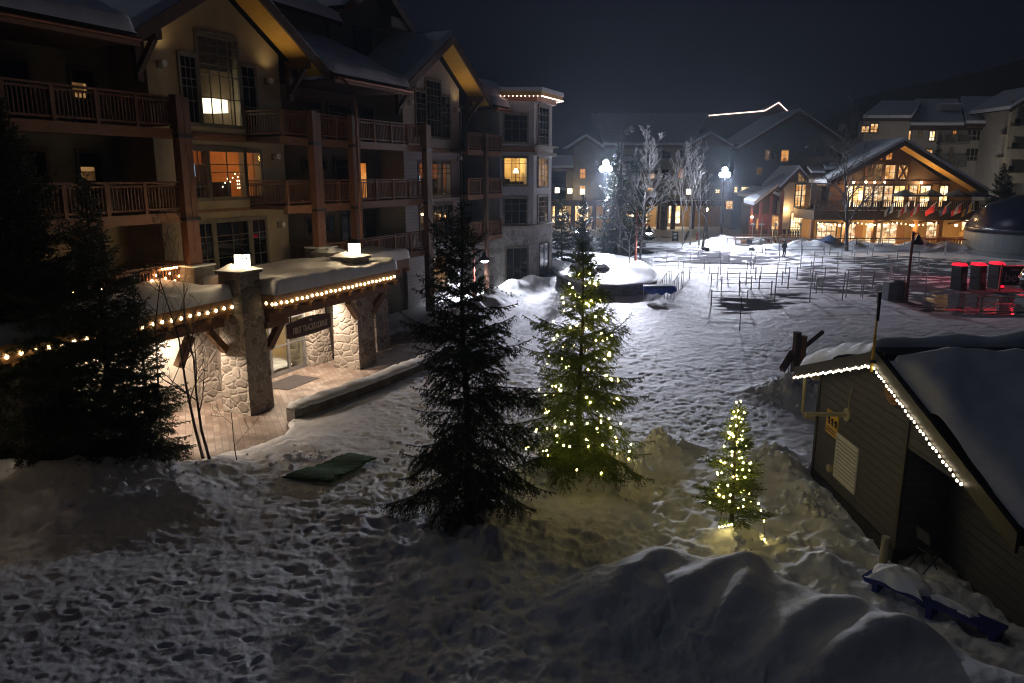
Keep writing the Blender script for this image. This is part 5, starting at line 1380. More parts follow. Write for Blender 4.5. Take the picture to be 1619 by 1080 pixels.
# post frame beyond the hut
pp_ = (10.95,28.2)
t = thing('timber_gatepost', 'rough twin timber gatepost with crossing arms beyond the hut', 'post', (*pp_, .1), R(10))
mb = MB(); mb.box(-.22,-.02,-.12,.12,-.3,2.35); mb.build('post', M['cedar_dark'], t)
mb = MB(); mb.box(.02,.22,-.14,.1,-.3,2.2); mb.build('post', M['door_wood'], t)
mb = MB(); mb.bar((-.75,-.2,.95),(-.1,.25,1.5),.2); mb.build('arm', M['cedar_dark'], t)
mb = MB(); mb.bar((.3,.1,1.75),(1.25,.5,2.2),.12); mb.build('arm', M['cedar_dark'], t)
for x in (-.6,-.45):
    mb = MB(); mb.tube([(x,-.1,1.0),(x+.08,-.1,.2)], .012, 4); mb.build('chain', M['metal_dark'], t)
# ------------------------------------------------------------------ the village behind
class TH:
    """a thing whose parts are given in world coordinates"""
    def __init__(s, name, label, cat, loc, group=None, rz=0):
        s.loc = Vector(loc); s.o = thing(name, label, cat, loc, rz, group); s.xf = Matrix.Rotation(-rz,4,'Z') @ Matrix.Translation(-s.loc)
    def mb(s): return MB(s.xf)
    def part(s, mb, name, mat, parent=None, label=None, smooth=False):
        o = mb.build(name, M[mat], parent or s.o, smooth=smooth)
        if label: o['label'] = label
        return o
    def win(s, x0, x1, z0, z1, y, cols=2, rows=(.5,), fm='frame_tan', pane='lit_warm', tw=.13, mw=.06):
        return window(s.o, x0, x1, z0, z1, y, cols, rows, fm, pane, tw, mw, xf=s.xf)
    def slabq(s, pts, th, name, mat, parent=None):
        m = s.mb(); m.slab(pts, (0,0,th)); return s.part(m, name, mat, parent)
    def lampball(s, x, y, z, r=.14, w=40, mat='sconce_glow', col=(1,.60,.26)):
        m = s.mb(); m.ball((x,y,z), r, 8, 6); s.part(m, 'wall_lamp', mat)
        if w:
            l = light('wall_lamp_light', 'POINT', (0,0,0), w, col, .12); l.parent = s.o; l.location = s.xf @ Vector((x, y-.3, z-.05))
def gabled(T, x0, x1, y0, y1, ze, slope, y_over=.8, snow='roof_snow', over=.7, th=.35, wallmat=None, roofmat='roofing', apex=None):
    """gable facing the viewer: returns apex height"""
    c = (x0+x1)/2; half = (x1-x0)/2+over; ap = ze + slope*(x1-x0)/2; el = ap - slope*half
    if wallmat:
        m = T.mb(); m.slab([(x0,y0,ze-.02),(x1,y0,ze-.02),(c,y0,ap)], (0,.3,0)); T.part(m, 'gable_wall', wallmat)
    for s in (-1,1):
        p = [(c+s*half,y0-y_over,el),(c+s*half,y1,el),(c,y1,ap),(c,y0-y_over,ap)]
        r = T.slabq(p if s > 0 else p[::-1], .15, 'roof', roofmat)
        q = [(x,y,z+.152) for x,y,z in p]
        T.slabq(q if s > 0 else q[::-1], th, 'roof_snow', snow, r)
        m = T.mb(); m.slab([(c+s*half,y0-y_over-.1,el-.35),(c+s*half,y0-y_over-.1,el+.15),(c,y0-y_over-.1,ap+.15),(c,y0-y_over-.1,ap-.35)], (0,.098,0)); T.part(m, 'barge_board', 'cedar_dark', r)
    return ap
def lean_roof(T, x0, x1, y0, z0, y1, z1, th=.4, snow='roof_snow', x0b=None, x1b=None):
    x0b = x0 if x0b is None else x0b; x1b = x1 if x1b is None else x1b
    p = [(x0,y0,z0),(x1,y0,z0),(x1b,y1,z1),(x0b,y1,z1)]
    r = T.slabq(p, .2, 'roof', 'roofing'); T.slabq([(a,b,c+.203) for a,b,c in p], th, 'roof_snow', snow, r)
    m = T.mb(); m.box(x0,x1,y0-.06,y0-.002,z0-.3,z0+.15); T.part(m, 'fascia', 'cedar_dark', r)
    return r
# ---------------- chalet pub with the long deck
Y = 90.0
def X(u, y=Y, v=330): return yp(u, v, y)[0]
def Z(v, y=Y): return yp(1400, v, y)[1]
pub = TH('chalet_pub', 'brightly lit timber chalet with a first floor deck, flags and a wide snowy gable', 'chalet', (46,92,0))
m = pub.mb(); m.box(X(1275),X(1379),91,91.3,0,3.1); m.box(X(1431),X(1476),91,91.3,0,3.1); m.box(X(1502),X(1530),91,91.3,0,3.1); m.box(X(1379)+.002,X(1431)-.002,91,91.3,2.6,3.1); m.box(X(1476)+.002,X(1502)-.002,91,91.3,2.75,3.1); m.box(X(1476)+.002,X(1502)-.002,91,91.3,0,.8)
pub.part(m, 'wall', 'batten_tan')
m = pub.mb(); m.box(X(1530),X(1578),94,94.3,0,4.2); m.box(X(1572),X(1578),89,93.99,0,4.2); pub.part(m, 'wall', 'batten_tan')
m = pub.mb(); m.box(X(1275),X(1580),87.6,94,3.15,4.2); d = pub.part(m, 'deck', 'siding_brown')
m = pub.mb(); 
for k in range(6): railing(m, X(1275+50*k)+.1, X(1325+50*k)-.1, 87.75, 4.2, 1.05, .22, 2.2, .07)
pub.part(m, 'railing', 'cedar_dark', d)
for u in (1277,1330,1374,1437,1476,1526,1573):
    m = pub.mb(); x = X(u); m.box(x-.22,x+.22,88.0,88.45,0,3.14); pub.part(m, 'post', 'door_wood')
for u in (1392,1455,1510):                     # shallow arches under the deck
    m = pub.mb(); x = X(u); m.bar((x-1.6,88.2,2.7),(x,88.2,3.05),.2); m.bar((x,88.2,3.05),(x+1.6,88.2,2.7),.2); pub.part(m, 'arch_brace', 'cedar_dark')
pub.win(X(1380),X(1403),.05,2.55,91.15,2,(.2,.6),'frame_tan','lit_shop'); pub.win(X(1406),X(1430),.05,2.55,91.15,2,(.2,.6),'frame_tan','lit_shop')
pub.win(X(1477),X(1501),.85,2.7,91.15,2,(.45,),'frame_dark','lit_shop')
pub.win(X(1340),X(1362),.3,2.5,90.99,3,(.4,),'frame_dark','lit_shop'); pub.win(X(1300),X(1330),.1,2.6,90.99,4,(.3,.6),'frame_dark','lit_shop')
for u in (1367,1434):
    m = pub.mb(); x = X(u); m.box(x-.45,x+.45,90.9,90.999,.02,2.3); pub.part(m, 'door', 'door_wood')
pub.win(X(1533),X(1541),.6,3.0,93.99,1,(),'frame_cream','lit_bright'); pub.win(X(1556),X(1567),1.6,3.0,93.99,2,(.4,),'door_wood','lit_bright')
m = pub.mb(); m.box(X(1518),X(1568),89.2,89.4,1.0,1.15); pub.part(m, 'handrail', 'door_wood')
# first floor
m = pub.mb(); m.box(X(1318),X(1443),91.5,91.8,4.2,7.5); pub.part(m, 'wall', 'door_wood'); m = pub.mb(); m.box(X(1443)+.01,X(1546),91.5,91.8,4.2,7.5); pub.part(m, 'wall', 'batten_tan')
for a, b, pn in ((1343,1354,'lit_bright'),(1356,1371,'lit_bright'),(1374,1386,'lit_shop'),(1389,1402,'lit_shop'),(1405,1418,'lit_shop'),(1421,1437,'lit_bright'),(1445,1457,'lit_shop'),(1463,1478,'lit_bright'),(1494,1506,'lit_bright')):
    pub.win(X(a),X(b),4.5,6.9,91.5,2,(.65,),'frame_dark',pn)
ap_x, ap_z = X(1410), 11.75
def pr(x): return ap_z - .555*abs(x-ap_x)
m = pub.mb(); m.slab([(X(1318),91.6,7.5),(X(1500),91.6,7.5),(ap_x,91.6,ap_z-.1)] , (0,.25,0)); pub.part(m, 'gable_wall', 'siding_brown')
m = pub.mb(); m.box(X(1330),X(1492),91.2,91.55,7.1,7.5); m.box(X(1372),X(1440),91.3,91.58,9.55,9.8); 
for u in (1372,1400,1421,1441): m.box(X(u)-.15,X(u)+.15,91.25,91.57,7.51,min(9.54,pr(X(u))-.3))
m.bar((X(1424),91.35,7.6),(X(1438),91.35,9.5),.18); m.bar((X(1438),91.3,7.6),(X(1424),91.3,9.5),.18); pub.part(m, 'timber_frame', 'cedar_dark')
for a,b,z0,z1,pn in ((1389,1397,9.95,10.75,'lit_orange'),(1403,1412,9.95,10.75,'lit_orange'),(1386,1398,8.0,9.4,'lit_dim'),(1402,1419,7.7,9.3,'lit_warm'),(1423,1440,7.7,9.3,'lit_warm'),(1382,1386,9.0,9.4,'lit_orange')):
    pub.win(X(a),X(b),z0,z1,91.6,2,(.5,),'frame_dark',pn,tw=.1)
for s, xe in ((1, X(1547)),(-1, X(1296))):
    ze = pr(xe); p = [(xe,88.6,ze),(xe,99,ze),(ap_x,99,ap_z),(ap_x,88.6,ap_z)]
    r = pub.slabq(p if s > 0 else p[::-1], .2, 'roof', 'roofing'); q = [(x,y,z+.203) for x,y,z in p]
    pub.slabq(q if s > 0 else q[::-1], .4, 'roof_snow', 'roof_snow', r)
    m = pub.mb(); m.slab([(xe,88.5,ze-.35),(xe,88.5,ze+.2),(ap_x,88.5,ap_z+.2),(ap_x,88.5,ap_z-.35)], (0,.098,0)); pub.part(m, 'barge_board', 'cedar_dark', r)
    q = [(xe,88.65,ze-.01),(xe,91.4,ze-.01),(ap_x,91.4,ap_z-.01),(ap_x,88.65,ap_z-.01)]
    pub.slabq(q if s > 0 else q[::-1], -.06, 'soffit', 'soffit_pine')
lean_roof(pub, X(1505),X(1530),92.5,6.6,97,8.6)
# left wing, narrow gable and timber tower
m = pub.mb(); m.box(X(1237,95),X(1273,95),95,101,0,7.3); pub.part(m, 'wall', 'stucco_pale')
gabled(pub, X(1237,95),X(1273,95),95,101,7.3,1.05,.8,th=.4,wallmat='siding_brown',over=.8)
pub.win(X(1256,95),X(1264,95),4.4,7.0,95,2,(.25,.5,.75),'frame_dark','lit_warm'); pub.win(X(1266,95),X(1273,95)-.15,4.4,7.0,95,1,(.25,.5,.75),'frame_dark','lit_warm')
pub.win(X(1252,95),X(1271,95),.6,3.6,95,5,(.2,.4,.6,.8),'frame_tan','lit_bright'); pub.win(X(1258,95),X(1268,95),7.4,8.4,94.99,2,(),'frame_dark','lit_dim')
m = pub.mb(); m.box(X(1281,93),X(1320,93),93,99,0,10.2); pub.part(m, 'timber_tower', 'siding_brown')
m = pub.mb(); m.box(X(1279,93),X(1296,93),92.8,92.999,4.6,8.4); pub.part(m, 'tower_panel', 'stucco_pale')
m = pub.mb(); a, b = X(1276,93), X(1325,93); c_ = (a+b)/2; m.add([(a,92,10.2),(b,92,10.2),(b,100,10.2),(a,100,10.2),(c_,96,12.4)], [(3,2,1,0),(0,1,4),(1,2,4),(2,3,4),(3,0,4)]); pub.part(m, 'tower_roof', 'roofing')
lean_roof(pub, X(1276,92),X(1298,92),91.6,8.2,93,8.8,.25)
lean_roof(pub, X(1300,92),X(1345,92),92.0,8.6,99,11.2,.35)
m = pub.mb(); m.box(X(1190,97),X(1236,97),97,102,0,6.2); pub.part(m, 'wall', 'siding_brown')
gabled(pub, X(1190,97),X(1222,97),97,102,5.6,.5,.6,th=.4,wallmat='siding_brown',over=.6)
p = [(X(1172,93),92.2,4.7),(X(1186,93),91.6,4.4),(X(1247,95),95.5,7.6),(X(1240,95),97.0,7.7)]
r = pub.slabq(p, .25, 'roof', 'cedar_dark'); pub.slabq([(x,y,z+.253) for x,y,z in p], .45, 'roof_snow', 'roof_snow', r)
for u in (1186,1200,1216,1233):
    m = pub.mb(); x = X(u,94); m.box(x-.14,x+.14,93.2,93.5,0,4.5+ (x-X(1186,94))*.5); pub.part(m, 'post', 'rust_red')
m = pub.mb(); m.box(X(1186,96),X(1250,96),96.2,96.4,0,3.4); pub.part(m, 'wall', 'rust_red')
pub.win(X(1198,96),X(1206,96),.4,2.8,96.2,2,(.5,),'frame_tan','lit_orange'); pub.win(X(1223,96),X(1240,96),.2,3.1,96.2,3,(.3,.6),'frame_cream','lit_warm')
for u, z, y, w_ in ((1346,7.35,90.6,18),(1365,7.35,90.6,18),(1379,7.35,90.6,18),(1394,7.35,90.6,18),(1452,7.3,90.9,80),(1377,2.5,88.6,60),(1446,2.55,87.6,90),(1515,2.5,88.4,90),(1243,4.1,94.6,60),(1330,2.5,88.4,60),(1302,2.4,88.6,60),(1190,3.2,92.8,20),(1545,3.0,92.6,160),(1402,2.4,89.6,60)):
    pub.lampball(X(u,y), y, z, .13, w_*PUBL)
t = thing('string_lights', 'string of bulbs swagged under the chalet deck', 'string lights')
pts = [(X(1282)+.5*k, 87.5, 2.85-.25*abs(math.sin(k*.35))) for k in range(28)]
mb = MB(); mb.tube([(p[0],p[1],p[2]+.04) for p in pts], .012, 4, False); mb.build('wire', M['wire'], t); copies_of_bulb(bulb_mesh('deck_bulb', M['bulb_warm'], .06), pts, t)
# flags
FC = [(1383,'white_paint','blue_canvas','white flag with a dark blue band'),(1404,'white_paint','red_paint','large white flag with red bands'),(1423,'red_paint','white_paint','red flag with a white panel near the large white flag'),(1446,'red_paint','red_paint','plain red flag'),(1468,'blue_canvas','red_paint','dark blue flag with a red band'),(1486,'red_paint','white_paint','red flag with white bands, second from the right,'),(1502,'sign_yellow','blue_canvas','yellow flag with a dark band')]
for i, (u, m1, m2, lb) in enumerate(FC):
    x = X(u); t = thing('flag', lb+' hanging from the chalet deck', 'flag', (x,87.55,4.0), 0, 'flags along the chalet deck')
    mb = MB(); mb.tube([(0,.1,0),(.55,-1.1,1.25)], .035, 6); mb.build('pole', M['white_paint'], t)
    for (s0, s1, mt, nm) in ((0,.33,m1,'cloth'),(.33,.66,m2,'cloth_band'),(.66,1,m1,'cloth')):
        vs = []; fs = []; nn = 7
        for a in range(nn):
            for b in range(3):
                q = s0+(s1-s0)*b/2; w_ = a/(nn-1)
                vs.append((.5-.55*q*.85-.1*w_, -.98+.9*q+.07*math.sin(w_*5+q*6), 1.12-1.15*q*.75-1.0*w_*(1-.25*q)))
        for a in range(nn-1):
            for b in range(2): fs.append((a*3+b,a*3+b+1,(a+1)*3+b+1,(a+1)*3+b))
        mb = MB(); mb.add(vs, fs); o = mb.build(nm, M[mt], t); so = o.modifiers.new('t','SOLIDIFY'); so.thickness = .015
# blue parasols on the deck
for i, (u, lb) in enumerate(((1428,'leftmost blue parasol on the chalet deck'),(1469,'second blue parasol from the left on the chalet deck'),(1511,'third blue parasol from the left on the chalet deck'),(1541,'rightmost blue parasol on the chalet deck'))):
    t = thing('parasol', lb, 'parasol', (X(u,89.3),89.3,4.2), 0, 'blue parasols on the deck')
    mb = MB(); mb.tube([(0,0,0),(0,0,2.4)], .03, 6); mb.build('pole', M['metal_grey'], t)
    mb = MB(); mb.lathe([(1.45,1.55),(1.4,1.72),(.75,2.05),(.05,2.35)],0,0,0,8); mb.build('canopy', M['blue_canvas'], t)
# picnic tables
def picnic(loc, rz, label):
    t = thing('picnic_table', label, 'picnic table', loc, rz, 'picnic tables on the chalet patio')
    mb = MB(); mb.box(-.95,.95,-.38,.38,.70,.75); mb.build('tabletop', M['beam_brown'], t)
    for s in (-1,1):
        mb = MB(); mb.box(-.95,.95,s*.72-.14,s*.72+.14,.42,.46); mb.build('bench', M['beam_brown'], t)
    mb = MB()
    for x in (-.7,.7):
        mb.bar((x,-.75,0),(x,-.2,.7),.09,.05); mb.bar((x+.06,.75,0),(x+.06,.2,.7),.09,.05); mb.box(x-.02,x+.03,-.82,.82,.36,.42)
    mb.build('leg_frame', M['cedar'], t); return t
g_ = random.Random(5); pt = None; k = 0
for row, (yy, us) in enumerate(((92.5,(1186,1204,1222,1240,1258,1276,1294)),(89.5,(1176,1196,1216,1236,1256,1276,1296)),(86.8,(1262,1282,1302)))):
    for j, u in enumerate(us):
        x = X(u,yy); lb = '%s picnic table from the left in the %s row on the chalet patio' % (ordinal(j), ('back','middle','front')[row])
        if pt is None: pt = picnic((x,yy,.35), .1, lb)
        else: dup(pt, (x,yy,.35 if row < 2 else .3), g_.uniform(-.25,.25), lb)
k = 0; hp = None
for u, yy in ((1192,91),(1206,91),(1229,91.2),(1246,91),(1268,91.3),(1284,91.4),(1305,92)):
    lb = '%s pale upright patio heater from the left among the picnic tables' % ordinal(k); k += 1
    if hp is None:
        hp = thing('patio_heater', lb, 'heater', (X(u,yy),yy,.3), 0, 'patio heaters on the chalet patio')
        mb = MB(); mb.lathe([(.22,0),(.2,.5),(.05,.56),(.04,1.9)],0,0,0,10); mb.build('stem', M['frame_cream'], hp)
        mb = MB(); mb.lathe([(.1,1.9),(.12,2.1),(.38,2.15),(.1,2.28)],0,0,0,12); mb.build('hood', M['metal_grey'], hp)
    else: dup(hp, (X(u,yy),yy,.3), 0, lb)
# patio fence and bits
fe = TH('picket_fence', 'low dark picket fence before the right half of the chalet', 'fence', (X(1490,86),86,0))
m = fe.mb(); a, b = X(1462,86), X(1536,86); railing(m, a, b, 86, .35, .95, .32, 2.4, .09); fe.part(m, 'pickets', 'door_wood')
fe = TH('picket_fence', 'dark slatted fence along the back of the picnic tables', 'fence', (X(1215,94),94,0))
m = fe.mb(); a, b = X(1186,94), X(1272,94); railing(m, a, b, 94.2, .35, 1.2, .3, 2.4, .12); fe.part(m, 'pickets', 'cedar_dark')
t = thing('fire_bowl', 'round fire bowl under a dark conical cover on the chalet patio', 'fire bowl', (X(1316,84),84,.35))
mb = MB(); mb.lathe([(.7,0),(.8,.5),(.75,.6)],0,0,0,14); mb.build('bowl', M['stone_grey'], t); mb = MB(); mb.lathe([(1.25,.75),(1.2,.8),(.15,1.35),(.05,1.4)],0,0,0,14); mb.build('cover', M['blue_canvas'], t)
t = thing('planter_tub', 'pale round tub standing before the chalet windows', 'tub', (X(1363,86.5),86.5,.3))
mb = MB(); mb.lathe([(.6,0),(.75,.75),(.68,.76),(.66,.6)],0,0,0,16); mb.build('tub', M['frame_cream'], t); mb = MB(); mb.lathe([(.65,.6),(.4,.78),(.02,.84)],0,0,0,14); mb.build('snow_fill', M['snow'], t)
rk = [(1272,85,1.0,.7,'snow dusted boulder at the end of the picnic tables'),(1203,87.5,.8,.7,'pointed snow dusted boulder left of the picnic tables')]
for u,yy,s,h,lb in rk:
    mb = MB(); mb.ball((0,0,0),s,10,7,.8); r_ = random.Random(u); mb.v = [(p[0]*r_.uniform(.8,1.2),p[1]*r_.uniform(.8,1.2),p[2]*r_.uniform(.8,1.15)) for p in mb.v]; tag(mb.build('boulder', M['stone_grey'], None, (X(u,yy),yy,.5)), lb, 'boulder')
lg = [(1195,88.3,2.9,'long bench log at the left end of the patio'),(1288,84.6,3.2,'long log bench in front of the picnic tables')]
for u,yy,L_,lb in lg:
    mb = MB(); mb.tube([(-L_/2,0,.35),(L_/2,.1,.35)], .22, 10); tag(mb.build('log_bench', M['door_wood'], None, (X(u,yy),yy,.25)), lb, 'bench')
# ---------------- hotel across the square
Y2 = 118.0
def X2(u, v=290): return yp(u, v, Y2)[0]
hot = TH('far_hotel', 'large dark hotel with long snowy roofs and a lit ground floor arcade across the square', 'hotel', (X2(1090),Y2,0))
m = hot.mb(); m.box(X2(895),X2(1080),Y2,Y2+.4,3.9,12.6); m.box(X2(905),X2(947),Y2-1.2,Y2-.01,3.9,12.4); hot.part(m, 'wall', 'stucco_dark')
m = hot.mb(); m.box(X2(1080)+.01,X2(1150),Y2-.8,Y2+.4,3.9,12.4); m.box(X2(1150)+.01,X2(1300),Y2-3,Y2+.4,0,12.6); hot.part(m, 'wall', 'siding_blue')
m = hot.mb(); m.box(X2(860),X2(1150),Y2+3,Y2+3.3,0,4.2); hot.part(m, 'back_wall', 'batten_tan')
m = hot.mb(); m.box(X2(870),X2(1150),Y2-2.5,Y2+3,3.6,4.4); hot.part(m, 'arcade_beam', 'cedar_dark')
for u in (880,905,938,966,985,1016,1040,1062,1092):
    m = hot.mb(); x = X2(u); m.box(x-.32,x+.32,Y2-2.3,Y2-1.7,0,3.59); hot.part(m, 'arcade_post', 'cedar_dark')
for a, b in ((876,898),(908,934),(987,1012),(1020,1031),(1046,1062),(1066,1084)):
    hot.win(X2(a),X2(b),.7,3.4,Y2+2.99,3,(.35,.7),'frame_tan','lit_bright')
gabled(hot, X2(902),X2(944),Y2-1.2,Y2+8,12.3,.62,1.0,th=.35,wallmat='stucco_dark')
lean_roof(hot, X2(950),X2(1088),Y2-1.2,12.3,Y2+10,17.4,.35,'thin_snow',X2(945),X2(1140))
lean_roof(hot, X2(872),X2(905),Y2-1.6,9.0,Y2,10.6,.3)
gabled(hot, X2(1084),X2(1142),Y2-1.6,Y2+9,12.4,.55,1.0,th=.35,snow='thin_snow',wallmat='siding_brown')
gabled(hot, X2(1164),X2(1312),Y2-3.2,Y2+12,12.6,.62,1.4,th=.3,snow='thin_snow',wallmat='siding_blue',over=1.5)
lean_roof(hot, X2(990),X2(1040),Y2-1.5,8.6,Y2-.1,9.3,.3); lean_roof(hot, X2(984),X2(1032),Y2-3.0,4.7,Y2-.1,5.3,.35)
def X3(u, y): return yp(u,290,y)[0]
for a,b,v0,v1,y,pn in ((917,925,282,267,Y2-1.2,'lit_orange'),(917,925,306,294,Y2-1.2,'lit_warm'),(1012,1021,282,269,Y2,'lit_warm'),(1027,1034,282,272,Y2,'lit_warm'),(1013,1020,308,296,Y2,'lit_warm'),(1023,1033,308,297,Y2,'lit_warm'),(1073,1083,281,267,Y2,'lit_orange'),
                       (1045,1058,250,238,Y2,'glass_dark'),(1072,1081,250,238,Y2,'glass_dark'),(1046,1056,282,268,Y2,'glass_dark'),(1048,1058,306,296,Y2,'glass_dark'),
                       (1232,1243,255,238,Y2-3,'lit_orange'),(1207,1213,252,238,Y2-3,'lit_dim'),(1196,1202,275,266,Y2-3,'lit_dim'),(1219,1223,252,238,Y2-3,'glass_dark'),(1162,1166,304,296,Y2-3,'lit_bright'),(1173,1187,304,296,Y2-3,'lit_bright'),(1132,1138,305,300,Y2-.8,'lit_bright'),(1086,1092,306,301,Y2-.8,'lit_bright'),(1150,1160,330,318,Y2-3,'lit_warm')):
    hot.win(X3(a,y),X3(b,y),yp(1000,v0,y)[1],yp(1000,v1,y)[1],y,2,(.5,),'frame_tan',pn,tw=.16)
for u,v in ((881,301),(901,302),(921,303),(1089,303)):
    x,z = yp(u,v,Y2-2.6); m = hot.mb(); m.box(x-.3,x+.3,Y2-2.8,Y2-2.52,z-.35,z+.35); hot.part(m, 'wall_lantern', 'far_lantern')
for u in (892,922,1000,1026,1054,1074):
    l = light('arcade_lamp','POINT',(0,0,0),55*PUBL,(1,.78,.5),.2); l.parent = hot.o; l.location = hot.xf @ Vector((X2(u),Y2+.6,3.2))
m = hot.mb(); m.box(X2(1039),X2(1049),Y2-4,Y2-2.8,0,9.6-3.9); m.box(X2(1036),X2(1051),Y2-4.2,Y2-2.6,5.72,6.3); hot.part(m, 'chimney', 'stone_dark')
rb = TH('roof_ridge_house', 'dark roof behind the hotel whose edge is traced by a line of white lights', 'building', (X3(1180,141),141,0))
P4 = [yp(u,v,140) for u,v in ((1093,185),(1210,175),(1232,162),(1249,178))]
m = rb.mb(); m.slab([(P4[0][0],140.5,4),(P4[3][0],140.5,4)]+[(p[0],140.5,p[1]-.1) for p in P4[::-1]], (0,8,0)); rb.part(m, 'roof_block', 'roofing')
pts = []
for a, b in zip(P4[:-1], P4[1:]):
    n_ = int(math.hypot(b[0]-a[0], b[1]-a[1])/.32)
    for k in range(n_): pts.append((a[0]+(b[0]-a[0])*k/n_, 140.3, a[1]+(b[1]-a[1])*k/n_))
t = thing('string_lights', 'long line of white lights tracing the far roof edge above the hotel', 'string lights')
mb = MB(); mb.tube([pts[0],*[(p[0],140.32,p[1]) for p in P4[1:]]], .03, 4); mb.build('wire', M['wire'], t); copies_of_bulb(bulb_mesh('ridge_bulb', M['bulb_pink'], .075), pts, t)
# ---------------- apartment block up the hill, right
Y3 = 125.0
def XB(u, v=230): return yp(u, v, Y3)[0]
def ZB(v): return yp(1500, v, Y3)[1]
ab = TH('apartment_block', 'dark grey apartment block with broad snowy roofs above the chalet', 'building', (XB(1490),Y3,0))
m = ab.mb(); m.box(XB(1355),XB(1425),Y3-2,Y3,0,ZB(192)); m.box(XB(1400),XB(1600),Y3+.01,Y3+.4,0,ZB(202)); m.box(XB(1395),XB(1425),Y3-.001+.002,Y3+.3,0,ZB(196)); ab.part(m, 'wall', 'stucco_pale')
lean_roof(ab, XB(1347),XB(1421),Y3-3,ZB(191),Y3+6,ZB(160),.45,'roof_snow',XB(1415),XB(1480))
lean_roof(ab, XB(1428),XB(1515),Y3-1,ZB(201),Y3+9,ZB(154),.45,'roof_snow',XB(1484),XB(1556))
lean_roof(ab, XB(1516),XB(1580),Y3-1.2,ZB(198),Y3+9,ZB(150),.45,'roof_snow',XB(1560),XB(1640))
m = ab.mb(); m.box(XB(1497),XB(1530),Y3+3,Y3+4.5,ZB(172),ZB(160)); ab.part(m, 'roof_dormer', 'roof_snow')
m = ab.mb(); m.box(XB(1400),XB(1600),Y3-.6,Y3-.01,ZB(206),ZB(202)); ab.part(m, 'fascia', 'cedar_dark')
for a,b,v0,v1,pn in ((1362,1374,209,200,'lit_warm'),(1376,1388,209,196,'lit_warm'),(1404,1418,216,208,'lit_orange'),(1428,1440,224,207,'lit_warm'),(1453,1457,216,208,'lit_dim'),(1469,1478,222,208,'lit_bright'),(1506,1512,216,207,'lit_orange'),
                     (1528,1553,222,202,'glass_dark'),(1565,1585,222,202,'glass_dark'),(1526,1548,254,235,'glass_dark'),(1563,1584,254,235,'glass_dark'),(1428,1436,232,226,'lit_orange'),(1462,1474,250,237,'lit_warm'),(1502,1505,248,236,'lit_orange'),(1495,1512,286,268,'glass_dark'),(1556,1580,286,268,'glass_dark')):
    yy = Y3-2 if a < 1400 else Y3+.01
    x0,z0 = yp(a,v0,yy); x1,z1 = yp(b,v1,yy); ab.win(x0,x1,z0,z1,yy,3 if b-a > 16 else 2,(.35,),'frame_cream' if pn == 'glass_dark' else 'frame_tan',pn,tw=.2,mw=.1)
for v in (226,262,296):
    m = ab.mb(); z = ZB(v); m.box(XB(1480),XB(1522),Y3-1.8,Y3-.01,z-.25,z); bl = ab.part(m, 'balcony', 'stucco_dark')
    m = ab.mb(); railing(m, XB(1480)+.1, XB(1522)-.1, Y3-1.7, z, 1.2, .4, 2.2, .1); ab.part(m, 'railing', 'frame_tan', bl)
yb = TH('yellow_gabled_block', 'cream timbered gable block with balconies at the right edge above the lift shelter', 'building', (XB(1612),118,0))
def XY(u): return yp(u,220,118)[0]
def ZY(v): return yp(1600,v,118)[1]
m = yb.mb(); m.box(XY(1592),XY(1680),119,126,0,ZY(165)); yb.part(m, 'wall', 'stucco_pale')
for v in (182,218,255):
    m = yb.mb(); z = ZY(v+32); m.box(XY(1583),XY(1660),116.5,119,z-.2,z+.1); m.box(XY(1582),XY(1660),116.4,116.5,z-.2,z+1.3); yb.part(m, 'balcony', 'frame_cream')
for u in (1588,1640):
    m = yb.mb(); x = XY(u); m.box(x-.3,x+.3,116.6,117.2,0,ZY(160)); yb.part(m, 'post', 'frame_cream')
for v in (187,225,262):
    yb.win(XY(1598),XY(1616),ZY(v+18),ZY(v),119,2,(.5,),'frame_cream','glass_dark')
gabled(yb, XY(1588),XY(1668),117,126,ZY(168),.62,1.2,th=.5,wallmat='frame_cream',over=1.2)
# ---------------- tiered hillside with dark conifers
hx, hy = np.meshgrid(np.linspace(-260,420,90), np.linspace(150,620,50), indexing='ij')
hz = 78*sstep(60,330,hx)*sstep(150,420,hy) + 62*sstep(60,-240,hx)*sstep(170,480,hy) + 9*fbm(hx,hy,60,700,4)*sstep(150,230,hy) - 3
Vh = np.stack([hx,hy,hz],-1).reshape(-1,3); i = np.arange(89)[:,None]*50+np.arange(49)[None,:]
M['hill'] = noisy('hill', (.01,.012,.012), (.03,.032,.034), .2, .9, bs=0)
tag(link('hills', np_mesh('hills', Vh, np.stack([i,i+50,i+51,i+1],-1).reshape(-1,4), True), M['hill']), kind='structure')
def hillz(x,y):
    X_ = np.array([float(x)]); Y_ = np.array([float(y)])
    return float((78*sstep(60,330,X_)*sstep(150,420,Y_) + 62*sstep(60,-240,X_)*sstep(170,480,Y_) + 9*fbm(X_,Y_,60,700,4)*sstep(150,230,Y_) - 3)[0])
proto = None; k = 0
for j in range(44):
    u = g_.uniform(1470,1700); y = g_.uniform(170,260); x = yp(u,150,y)[0]; z = hillz(x,y)
    lb = 'dark conifer number %d from the left on the slope above the apartment block'
    k += 1
    t_ = (x,y,z)
    if proto is None:
        proto = spruce_thing('hillside_conifer', 'dark conifers on the slope above the apartment block', t_, 17, 3.2, 61, 'needle_far', 'hillside conifers', per_m=7, ln=.5, wd=.2, nb=6, whorl=1.0, twig=.6, droop=.3, hang=.2, ragged=.3)
    else: dup(proto, t_, g_.uniform(0,6), None, None, g_.uniform(.7,1.25))
